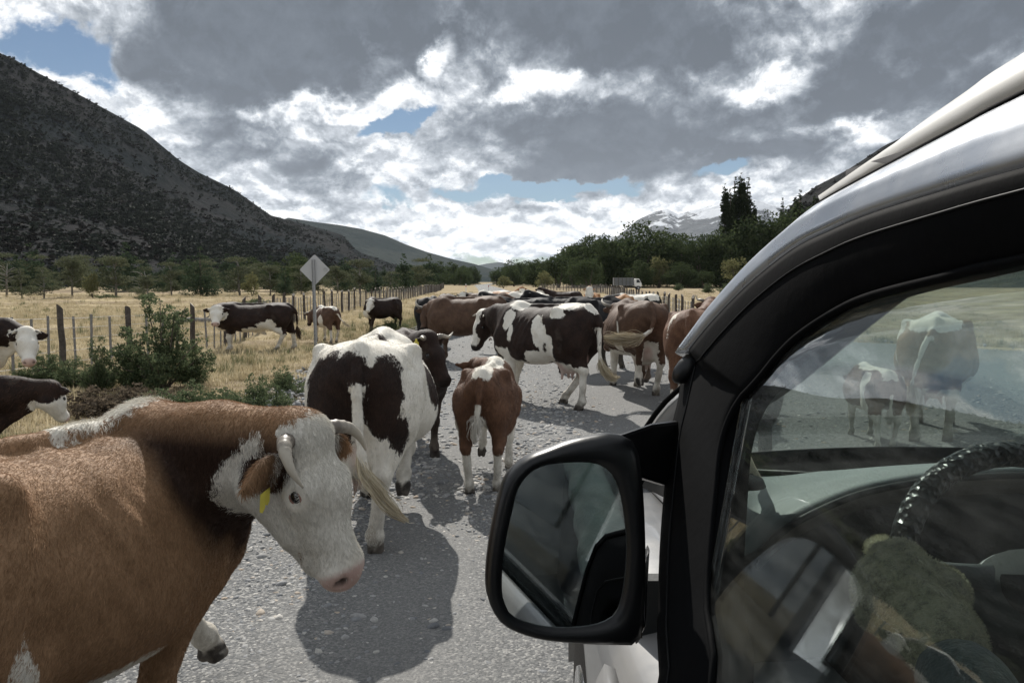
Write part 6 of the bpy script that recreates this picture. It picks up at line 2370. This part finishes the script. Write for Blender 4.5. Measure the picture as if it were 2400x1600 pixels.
fw = cb(mb, 'side_windows', m_glass); fw.modifiers.new('thick', 'SOLIDIFY').thickness = .004
mb = MB()
for y_ in (-.65, .55):
    mb = MB(); mb.loft([[NV(1.90 - sx(z_, .0) + a, y_ + b, z_) for a, b in ((-.03, -.05), (.01, -.05), (.01, .05), (-.03, .05))] for z_ in (1.1, 1.9)]); cb(mb, 'door_pillar', m_blk)
mb = MB()
for y_ in (-.75,): mb.loft([[NV(sx(z_, .02) + a, y_ + b, z_) for a, b in ((-.01, -.09), (.03, -.09), (.03, .09), (-.01, .09))] for z_ in (1.1, 1.88)])
cb(mb, 'door_pillar', m_blk)
mb = MB(); mb.loft([[NV(x_, y_, 1.90) for x_ in (.45, .7, .95, 1.2, 1.45)] for y_ in (-1.6, -.5, .5, 1.05)], close=False)
hl = cb(mb, 'headlining', m_seat); hl.modifiers.new('thick', 'SOLIDIFY').thickness = .015
# front pillar and windscreen
pA = spline([(.49, .90, 1.87), (.47, 1.15, 1.765), (.415, 1.42, 1.60), (.345, 1.62, 1.475), (.30, 1.84, 1.30)], 20)
mb = MB()
mb.loft([[p + NV(-.022, -.02, .0), p + NV(-.012, .03, .012), p + NV(.03, .03, .016), p + NV(.045, .0, 0), p + NV(.04, -.04, -.015), p + NV(0, -.05, -.02)] for p in pA])
cb(mb, 'front_pillar', m_silver)
mb = MB()
pB = pA + NV(.035, -.045, -.02)
mb.loft([[p + NV(-.03, -.02, -.01), p + NV(-.01, .025, .0), p + NV(.045, .02, .0), p + NV(.05, -.02, -.02), p + NV(.02, -.045, -.03)] for p in pB])
cb(mb, 'pillar_trim', m_dashd)
mb = MB()
mb.loft([[NV(1.90 - q[0], q[1], q[2]) for q in (p + NV(-.03, -.02, 0), p + NV(0, .03, .01), p + NV(.05, .02, 0), p + NV(.04, -.05, -.02))] for p in pA])
cb(mb, 'front_pillar', m_silver)
rings = []
for p in pA[1:]:
    x0, x1 = p[0] + .03, 1.90 - p[0] - .03
    rings.append([NV(x0 + (x1 - x0) * q / 12, p[1] + .13 * math.sin(math.pi * q / 12), p[2] + .004) for q in range(13)])
ws = cb(MB().loft(rings, close=False), 'windscreen', m_screen); ws.modifiers.new('thick', 'SOLIDIFY').thickness = .005
mb = MB(); mb.tube([p + NV(-.024, .0, .014) for p in pA], .006, 6); cb(mb, 'windscreen_seal', m_rub)
# rounded black cap at the foot of the window surround
c0 = side(1612, 862, -.012)
rings = []
for q in range(9):
    a = math.pi * q / 8; rr = math.sin(a) * .024 + .0015
    z_ = c0[2] + .030 * math.cos(a)
    rings.append([NV(c0[0] + rr * math.cos(b) * 1.0 + (z_ - c0[2]) * .5, c0[1] + rr * math.sin(b) * .8, z_) for b in np.linspace(0, 6.283, 14, endpoint=False)])
cb(MB().loft(rings), 'hinge_cap', m_mirrorh)

# ---- door mirror
M0 = P(1322, 1280, 1.13)
mn = NV(.135, -.985, .045); mn /= np.linalg.norm(mn)


def onm(u, v, d=0.0):
    r_ = ray(u, v)
    t = ((M0 + mn * d - CAM) @ mn) / (r_ @ mn)
    return CAM + r_ * t


HO = [(1439, 1019), (1345, 1037), (1292, 1056), (1243, 1075), (1206, 1104), (1182, 1140), (1162, 1213), (1147, 1295), (1141, 1368), (1147, 1413), (1170, 1458), (1202, 1482), (1264, 1503), (1345, 1513), (1447, 1517), (1500, 1510), (1514, 1440), (1518, 1340), (1516, 1230), (1510, 1130), (1500, 1060), (1480, 1030)]
GI = [(1325, 1084), (1280, 1090), (1245, 1106), (1215, 1144), (1200, 1200), (1186, 1265), (1178, 1327), (1177, 1389), (1188, 1425), (1206, 1449), (1264, 1468), (1325, 1473), (1386, 1468), (1425, 1455), (1449, 1432), (1464, 1375), (1471, 1287), (1466, 1220), (1457, 1165), (1440, 1118), (1408, 1090), (1370, 1083)]
cl_ = lambda p, n: spline(list(p) + [p[0]], n + 1)[:-1]
ho = cl_(HO, 64); gi = cl_(GI, 64)
# align both outlines by angle
def by_angle(p, n=64):
    c_ = NV(1325, 1278); a = np.arctan2(p[:, 1] - c_[1], p[:, 0] - c_[0]); r_ = np.hypot(p[:, 0] - c_[0], p[:, 1] - c_[1])
    o = np.argsort(a); t = np.linspace(-math.pi, math.pi, n, endpoint=False)
    rr = np.interp(t, np.concatenate([a[o] - 2 * math.pi, a[o], a[o] + 2 * math.pi]), np.tile(r_[o], 3))
    return np.stack([c_[0] + rr * np.cos(t), c_[1] + rr * np.sin(t)], 1)


ho, gi = by_angle(cl_(HO, 240)), by_angle(cl_(GI, 240))
ctr = (1330, 1275)
sc_ = lambda p, k: [(ctr[0] + (u - ctr[0]) * k, ctr[1] + (v - ctr[1]) * k) for u, v in p]
pts = lambda p, d: [onm(u, v, d) for u, v in p]
# the shell's depth is laid along the mirror's own axis, not along the view
rim = np.array(pts(ho, .010)); gin = np.array(pts(gi, .004)); cen = rim.mean(0)
shr = lambda r_, k, d: [cen + (q - cen) * k - mn * d for q in r_]
rings = [list(gin - mn * .012), list(gin), list(gin + (rim - gin) * .25 + mn * .004), list(gin + (rim - gin) * .7 + mn * .003), list(rim - mn * .010), shr(rim, 1.0, .03), shr(rim, .97, .055), shr(rim, .86, .085), shr(rim, .62, .105), shr(rim, .3, .112)]
mh = cb(MB().loft(rings), 'door_mirror', m_mirrorh)
gl_ = MB(); gl_.loft([list(gin - mn * .004 + (gin - gin.mean(0)) * .03), list(gin - mn * .008 + (gin - gin.mean(0)) * .03)])
cb(gl_, 'mirror_glass', m_mir, mh, smooth=False)
# arm to the door
T0 = [onm(1439, 1022, -.03), onm(1430, 1120, -.03), onm(1430, 1120, -.10), onm(1439, 1022, -.10)]
e = [side(1592, 984, -.006), side(1560, 1140, -.006), side(1560, 1140, .05), side(1592, 984, .05)]
T1 = [a * .45 + b * .55 + NV(0, 0, .006) for a, b in zip(T0, e)]
mb = MB(); mb.loft([T0, T1, e]); cb(mb, 'mirror_arm', m_mirrorh, mh, smooth=False, bevel=.008, subd=0)
T0 = [onm(1470, 1400, -.045), onm(1490, 1515, -.045), onm(1490, 1515, -.10), onm(1470, 1400, -.10)]
e = [side(1550, 1330, .004) + NV(0, .10, 0), side(1542, 1540, .004) + NV(0, .10, 0), side(1542, 1540, .03) + NV(0, .13, 0), side(1550, 1330, .03) + NV(0, .13, 0)]
mb = MB(); mb.loft([T0, [a * .5 + b * .5 for a, b in zip(T0, e)], e]); cb(mb, 'mirror_foot', m_mirrorh, mh, smooth=False, bevel=.008)

# ---- dashboard
SC = 1.13
P2 = lambda u, v, y: P(u, v, y * SC)
S2 = lambda x, y, z: CAM + (NV(x, y, z) - CAM) * SC
RW = .176 * SC
Ed = spline([P2(1676, 1330, 1.13), P2(1740, 1310, 1.14), P2(1783, 1290, 1.15), P2(1825, 1249, 1.155), P2(1883, 1211, 1.16), P2(1997, 1161, 1.18), P2(2112, 1134, 1.19), P2(2227, 1120, 1.20), P2(2400, 1112, 1.20), (1.16, 1.36, 1.40), (1.25, 1.36, 1.32), (1.62, 1.36, 1.31)], 60)
Fd = spline([P(1672, 1160, 1.40), P(1700, 1143, 1.58), P(1768, 1126, 1.70), P(1850, 1120, 1.76), P(1921, 1115, 1.80), P(2050, 1111, 1.84), P(2227, 1107, 1.86), P(2400, 1104, 1.86), (1.35, 1.84, 1.30), (1.50, 1.78, 1.30), (1.55, 1.72, 1.30), (1.60, 1.6, 1.30)], 60)
rings = []
for a, b in zip(Ed, Fd):
    r_ = [a + (b - a) * t + NV(0, 0, .020 * math.sin(math.pi * t) ** .8 - .006 * math.exp(-((t - .42) / .09) ** 2)) for t in np.linspace(0, 1, 14)]
    rings.append(r_)
ds = cb(MB().loft(rings, close=False), 'dashboard', m_dash); ds.modifiers.new('thick', 'SOLIDIFY').thickness = .01
mb = MB(); mb.tube([q + NV(0, -.004, 0) for q in Ed[4:46]], .0065, 8); cb(mb, 'hood_seam', m_dashd, ds); ds.children[0].location = (0, 0, 0)
Lp = Ed[10:46] + NV(.004, .012, -.012)
mb = MB(); mb.loft([[q, q + NV(.006, .012, -.014), q + NV(.01, .03, -.034), q + NV(.01, .05, -.036)] for q in Lp], close=False); cb(mb, 'sunlit_cluster_lip', m_lip_sunlit).modifiers.new('thick', 'SOLIDIFY').thickness = .004
mb = MB(); mb.loft([[NV(q[0], q[1] + .055, q[2] - .02), NV(q[0], q[1] + .06, q[2] - .14), NV(q[0], q[1] + .02, max(q[2] - .30, 1.0)), NV(q[0], q[1] + .10, .80)] for q in Ed], close=False)
cb(mb, 'instrument_panel', m_dashd)
for k_ in range(3):
    a = [Ed[i] + (Fd[i] - Ed[i]) * (.70 + .09 * k_) + NV(0, 0, .0165 - .004 * k_) for i in range(12, 50)]
    mb = MB()
    for q in range(0, len(a) - 3, 3):
        mb.tube([a[q], a[q + 1], a[q + 2] * .6 + a[q + 1] * .4], .0042, 5)
    cb(mb, 'vent_slots', m_dashd, ds)['kind'] = 'stuff'
mb = MB(); c0 = P(1700, 1135, 1.42)
mb.tube([c0 + NV(.03, 0, .0), c0 + NV(.03, .0, .012)], [.045, .04], 16); cb(mb, 'side_vent', m_dashd)
# added pale strip standing in for a reflection on the side window
m_reflection = simple('pale_reflection', (.46, .40, .32), .9, .1, var=.25, scale=40, bump=.4)
cp = [P(1662, 996, 1.36), P(1690, 1020, 1.40), P(1722, 1050, 1.45), P(1748, 1078, 1.52), P(1768, 1102, 1.58), P(1786, 1124, 1.64)]
wd_ = [.010, .018, .024, .022, .010, .003]
mb = MB(); sp_ = spline(cp, 24); ww = np.interp(np.linspace(0, 5, 24), range(6), wd_)
mb.loft([[q + NV(-.3, 0, -1) * w_ * (.9 + .2 * math.sin(i * 1.3)), q + NV(.0, -.25, 0) * w_, q + NV(.3, 0, 1) * w_ * .8, q + NV(0, .25, 0) * w_] for i, (q, w_) in enumerate(zip(sp_, ww))])
clo = mb.build('reflection_strip', m_reflection, None, True); tag(clo, 'pale twisted strip added in place of a reflection in the side window', 'reflection strip')

# ---- steering wheel
wc = S2(.700, 1.0, 1.345); tilt = R(22)
wx_ = NV(1, 0, 0); wz_ = NV(0, math.sin(tilt), math.cos(tilt)); wn = np.cross(wx_, wz_)
m_leather, nt = mat('braided_leather')
co = nt.coord(); x_, y_, z_ = nt.sep(co)
bq = nt.voronoi(nt.map(co, scale=(1, 1, 1)), 95.0); n = nt.noise(co, 30, 4, .6)
finish(nt, nt.scale((.014, .016, .017), n.lin(.3, .7, .7, 1.4)), n.lin(.3, .7, .24, .40), .5, nt.bump(bq, .9, .006))
mb = MB(); ring = []
nn_ = 84
for i in range(nn_):
    a = 2 * math.pi * i / nn_
    rad = .0205 * (1 + .018 * math.cos(i * math.pi))
    cpt = wc + (wx_ * math.cos(a) + wz_ * math.sin(a)) * RW
    ring.append([cpt + ((wx_ * math.cos(a) + wz_ * math.sin(a)) * math.cos(b) + wn * math.sin(b)) * rad for b in np.linspace(0, 6.283, 14, endpoint=False)])
mb.loft(ring + [ring[0]], cap=False)
sw_ = cb(mb, 'steering_wheel', m_leather)
m_hub = simple('wheel_hub', (.12, .128, .13), .42, .4, var=.1, scale=12, bump=.05)
mb = MB(); hr = []
for t, k in ((-.012, 1.0), (-.028, .97), (-.042, .8), (-.050, .45), (-.052, .1)):
    hr.append([wc + wx_ * .095 * k * math.cos(a) * (1.15 if math.sin(a) < 0 else 1) + wz_ * (.074 * k * math.sin(a) - .02) + wn * -t * -1 for a in np.linspace(0, 6.283, 28, endpoint=False)])
mb.loft(hr); cb(mb, 'hub', m_hub, sw_); sw_.children[0].location = (0, 0, 0)
for a in (R(172), R(8), R(270)):
    mb = MB(); d_ = wx_ * math.cos(a) + wz_ * math.sin(a)
    mb.tube([wc + d_ * .07 + wn * .01, wc + d_ * .12 + wn * .004, wc + d_ * .17], [.022, .017, .014], 8, flat=.5); cb(mb, 'spoke', m_hub, sw_); sw_.children[-1].location = (0, 0, 0)
mb = MB(); mb.tube([wc + wn * -.01, NV(.79, 1.44, 1.12)], [.045, .05], 14); cb(mb, 'steering_column', m_dashd)
# seat
mb = MB(); mb.box((.80, .10, .78), (.50, .52, .16)); cb(mb, 'seat', m_seat, bevel=.05)
mb = MB(); mb.box((.80, -.24, 1.12), (.48, .14, .66), Matrix.Rotation(R(-14), 3, 'X')); cb(mb, 'seat_back', m_seat, bevel=.05)
mb = MB(); mb.box((.80, -.36, 1.55), (.28, .09, .18)); cb(mb, 'headrest', m_seat, bevel=.03)

# ---- driver: one body, with jacket, glove and cap over it
m_skin = simple('skin', (.36, .20, .13), .5, .35, var=.12, scale=25, bump=.05)
m_jacket, nt = mat('dark_jacket')
co = nt.coord(); n = nt.noise(co, 9, 5, .6); f_ = nt.noise(co, 220, 2, .6)
finish(nt, nt.scale((.095, .118, .122), n.lin(.3, .7, .7, 1.25)), .75, .2, nt.bump(n * 3 + f_ * .3, .5, .02), sheen=.2)
m_glove, nt = mat('wool_glove')
co = nt.coord(); n = nt.noise(co, 55, 4, .65); n2 = nt.noise(co, 240, 3, .7)
finish(nt, nt.mix(n.ss(.40, .62), (.60, .57, .40), (.28, .265, .185)), .95, .05, nt.bump(n2 + n, .9, .01), sheen=.35)
m_gfuzz = hair_mat('wool_fuzz', (.50, .47, .32), (.74, .71, .54))
m_trousers = simple('trousers', (.03, .035, .045), .85, .15, var=.2)
SH, EL, WR = NV(.56, .0, 1.36), NV(.455, .41, 1.10), P2(2215, 1512, .80)
GRIP = wc + (wx_ * math.cos(R(190)) + wz_ * math.sin(R(190))) * RW
drv = empty('person', (.80, .05, 0)); DO = NV(-.80, -.05, 0)
tag(drv, 'driver in a dark green jacket and a fuzzy wool glove holding the steering wheel', 'person')


def sdf_obj(S, h, name, m, parent, off):
    V, Q = S.skin(h)
    o = obj(name, mesh_data(name, V, Q, m), parent); o.location = tuple(off)
    return o, V, Q


S = Sdf()
S.cap('b', (.80, .0, .92), (.80, -.06, 1.28), .15, .15, .1, (0, 1, 0), .7)
S.cap('b', (.68, -.04, 1.38), (.92, -.04, 1.38), .075, .075, .08)
S.cap('b', (.80, -.04, 1.42), (.80, -.02, 1.52), .055, .052, .05)
S.ball('b', (.80, .0, 1.635), .092, .04, (1, 0, 0), .85); S.ball('b', (.80, .035, 1.585), .072, .05, (1, 0, 0), .85)
S.cap('b', (.80, .098, 1.64), (.80, .118, 1.605), .010, .016, .02); S.ball('b', (.80, .09, 1.56), .03, .03)
for sy in (-1, 1):
    S.ball('h', (.80 + sy * .034, .098, 1.645), .013, .012, sub=True)
    S.ball('b', (.80 + sy * .08, .0, 1.62), .024, .01, (1, 0, 0), .5)
S.cap('b', SH, EL, .05, .04, .06); S.cap('b', EL, WR, .038, .027, .04)
RSH, REL, RWR = NV(1.0, .02, 1.33), NV(1.10, .42, 1.04), wc + (wx_ * math.cos(R(10)) + wz_ * math.sin(R(10))) * RW + NV(0, -.05, -.03)
S.cap('b', RSH, REL, .05, .04, .06); S.cap('b', REL, RWR, .038, .028, .04); S.cap('b', RWR, RWR + NV(-.01, .05, .03), .03, .034, .03)
for q in range(4):
    a = R(4 + 7 * q); cpt = wc + (wx_ * math.cos(a) + wz_ * math.sin(a)) * RW; rd = wx_ * math.cos(a) + wz_ * math.sin(a)
    S.cap('b', cpt + rd * .028 - NV(0, .012, 0), cpt + rd * .012 + NV(0, .028, 0), .010, .009, .006); S.cap('b', cpt + rd * .012 + NV(0, .028, 0), cpt - rd * .018 + NV(0, .02, 0), .009, .008, .006)
hand_dir = GRIP - WR; hand_dir /= np.linalg.norm(hand_dir)
S.cap('b', WR, WR + hand_dir * .05, .027, .033, .03)
body, _, _ = sdf_obj(S, .011, 'body', m_skin, drv, DO)
# jacket
S = Sdf()
S.cap('j', (.80, .01, .92), (.80, -.05, 1.30), .19, .185, .1, (0, 1, 0), .75)
S.cap('j', (.65, -.03, 1.37), (.95, -.03, 1.37), .088, .088, .09)
S.cap('j', (.80, -.04, 1.40), (.80, -.03, 1.48), .085, .075, .05)
CUF = WR - (WR - EL) / np.linalg.norm(WR - EL) * .055
S.cap('j', SH, EL, .082, .066, .08); S.cap('j', EL, CUF, .068, .050, .05)
for t in (.12, .26, .38, .52, .66, .80, .92):
    q = EL + (CUF - EL) * t; d_ = (CUF - EL) / np.linalg.norm(CUF - EL); S.cap('j', q + NV(.0, 0, .012), q + d_ * .012 + NV(0, 0, .012), .063 - .014 * t, .060 - .014 * t, .014)
for t in (.2, .45, .7, .9):
    q = SH + (EL - SH) * t; S.ball('j', q + NV(-.012, 0, 0), .076 - .010 * t, .02)
S.cap('j', RSH, REL, .08, .066, .08); S.cap('j', REL, RWR - NV(-.01, .03, .03), .066, .05, .05)
sdf_obj(S, .011, 'jacket', m_jacket, drv, DO)
S = Sdf()
for sx_ in (-1, 1):
    S.cap('t', (.80 + sx_ * .10, .0, .92), (.80 + sx_ * .14, .50, .98), .105, .078, .06); S.cap('t', (.80 + sx_ * .14, .50, .98), (.80 + sx_ * .13, .82, .58), .072, .055, .04); S.cap('t', (.80 + sx_ * .13, .80, .54), (.80 + sx_ * .13, .98, .52), .05, .045, .03)
sdf_obj(S, .016, 'trousers', m_trousers, drv, DO)
S = Sdf(); S.ball('c', (.80, -.015, 1.665), .098, .02, (1, 0, 0), .88); S.cap('c', (.80, .06, 1.70), (.80, .14, 1.695), .055, .045, .02, (0, 0, 1), .2); S.ball('c', (.80, .06, 1.56), .07, .02, sub=True)
sdf_obj(S, .011, 'cap', m_trousers, drv, DO)
# glove: palm, four fingers of unequal length closed on the rim, thumb along it, ribbed cuff
S = Sdf()
cg = lambda a, b, ra, rb, k: S.cap('g', a, b, ra * SC, rb * SC, k)
KN = [P2(u, v, y) for u, v, y in ((2112, 1308, .93), (2078, 1345, .915), (2058, 1390, .905), (2050, 1436, .90))]
PB = P2(2200, 1480, .825)
pc = np.mean(KN, 0)
cg(PB, pc + (PB - pc) * .25, .036, .042, .03)
for i, kn in enumerate(KN):
    cg(PB + (kn - PB) * .25, kn, .028, .0185, .022)
    rim_a = R(168 + 9 * i); rc_ = wc + (wx_ * math.cos(rim_a) + wz_ * math.sin(rim_a)) * RW; rd = wx_ * math.cos(rim_a) + wz_ * math.sin(rim_a)
    ln = (.95, 1.05, 1.0, .82)[i]
    p1 = rc_ + rd * .030 + NV(0, .012, .0); p2 = rc_ + rd * .012 + NV(0, .036 * ln, 0); p3 = rc_ - rd * .022 * ln + NV(0, .026, 0)
    cg(kn, p1, .0175, .0155, .010); cg(p1, p2, .0155, .0145, .008); cg(p2, p3, .0145, .0125, .008)
tb = PB + (KN[0] - PB) * .45 + NV(.025, 0, .005)
ta = wc + (wx_ * math.cos(R(176)) + wz_ * math.sin(R(176))) * RW
cg(PB + (KN[0] - PB) * .2, tb, .026, .021, .02); cg(tb, ta + NV(.012, -.026, -.01), .020, .017, .012); cg(tb, KN[0], .024, .0195, .02); cg(pc, tb, .034, .026, .02)
cd_ = (WR - PB) / np.linalg.norm(WR - PB)
for q in range(3): cg(PB + cd_ * (.012 * q - .004), PB + cd_ * (.012 * q + .004), .040, .040, .008)
gv, GV, GQ = sdf_obj(S, .0055, 'glove', m_glove, drv, DO)
p_, nn_, _ = sample_surface(GV, GQ, 26000, 5)
rr_ = np.random.default_rng(6)
D_ = nn_ + rr_.normal(0, .7, p_.shape); D_ /= np.linalg.norm(D_, axis=1)[:, None]
curves('wool_fuzz', p_, D_, .0055, .00022, m_gfuzz, gv, 4, .35, .05, 7, .5)

# ---- the dark van the photograph was taken from stands out of view; its front is shaped to block sky in the mirror
m_glass_dark = simple('van_glass', (0.02, 0.025, 0.03), 0.05, 0.5)
van = empty('van', (-1.15, -2.3, 0)); VO = (1.15, 2.3, 0)
tag(van, 'dark parked van behind the camera, seen only as a reflection in the car glass', 'van')
m_van = paint_mat('dark_van_paint', (.018, .022, .03), .25, .6)
prof = [(-.42, .55), (-.34, 1.0), (-.36, 1.18), (-.42, 1.28), (-.72, 2.10), (-.95, 2.22), (-4.3, 2.22), (-4.4, 1.1), (-4.35, .5)]
rings = []
for x_, k in ((-1.98, .93), (-1.95, .985), (-1.85, 1.0), (-1.15, 1.01), (-.48, 1.0), (-.37, .985), (-.34, .93)):
    rings.append([NV(x_, -2.3 + (y_ + 2.3) * (.99 if k < .95 else 1), .5 + (z_ - .5) * k) for y_, z_ in prof])
o = MB().loft(rings).build('body', m_van, van, False, bevel=.03); o.location = VO
mb = MB(); mb.loft([[NV(x_, y_ - .0, z_ + .012) for y_, z_ in ((-.405, 1.31), (-.44, 1.31), (-.715, 2.04), (-.68, 2.04))] for x_ in (-1.82, -.48)])
o = mb.build('windscreen', m_glass_dark, van, False); o.location = VO
for x_ in (-.335, -1.985):
    mb = MB(); mb.loft([[NV(x_ + e, y_, z_) for y_, z_ in ((-.75, 1.30), (-2.0, 1.30), (-2.0, 1.95), (-.95, 1.95))] for e in (-.006, .006)])
    o = mb.build('window', m_glass_dark, van, False); o.location = VO
for x_ in (-.48, -1.84):
    for y_ in (-1.1, -3.5):
        mb = MB(); mb.tube([(x_ - .11, y_, .36), (x_ + .11, y_, .36)], .36, 22); o = mb.build('wheel', m_tyre, van, True); o.location = VO
for x_ in (-.62, -1.68):
    mb = MB(); mb.tube([(x_, -.42, .86), (x_, -.37, .86)], .10, 14); o = mb.build('headlight', m_chrome, van, True); o.location = VO
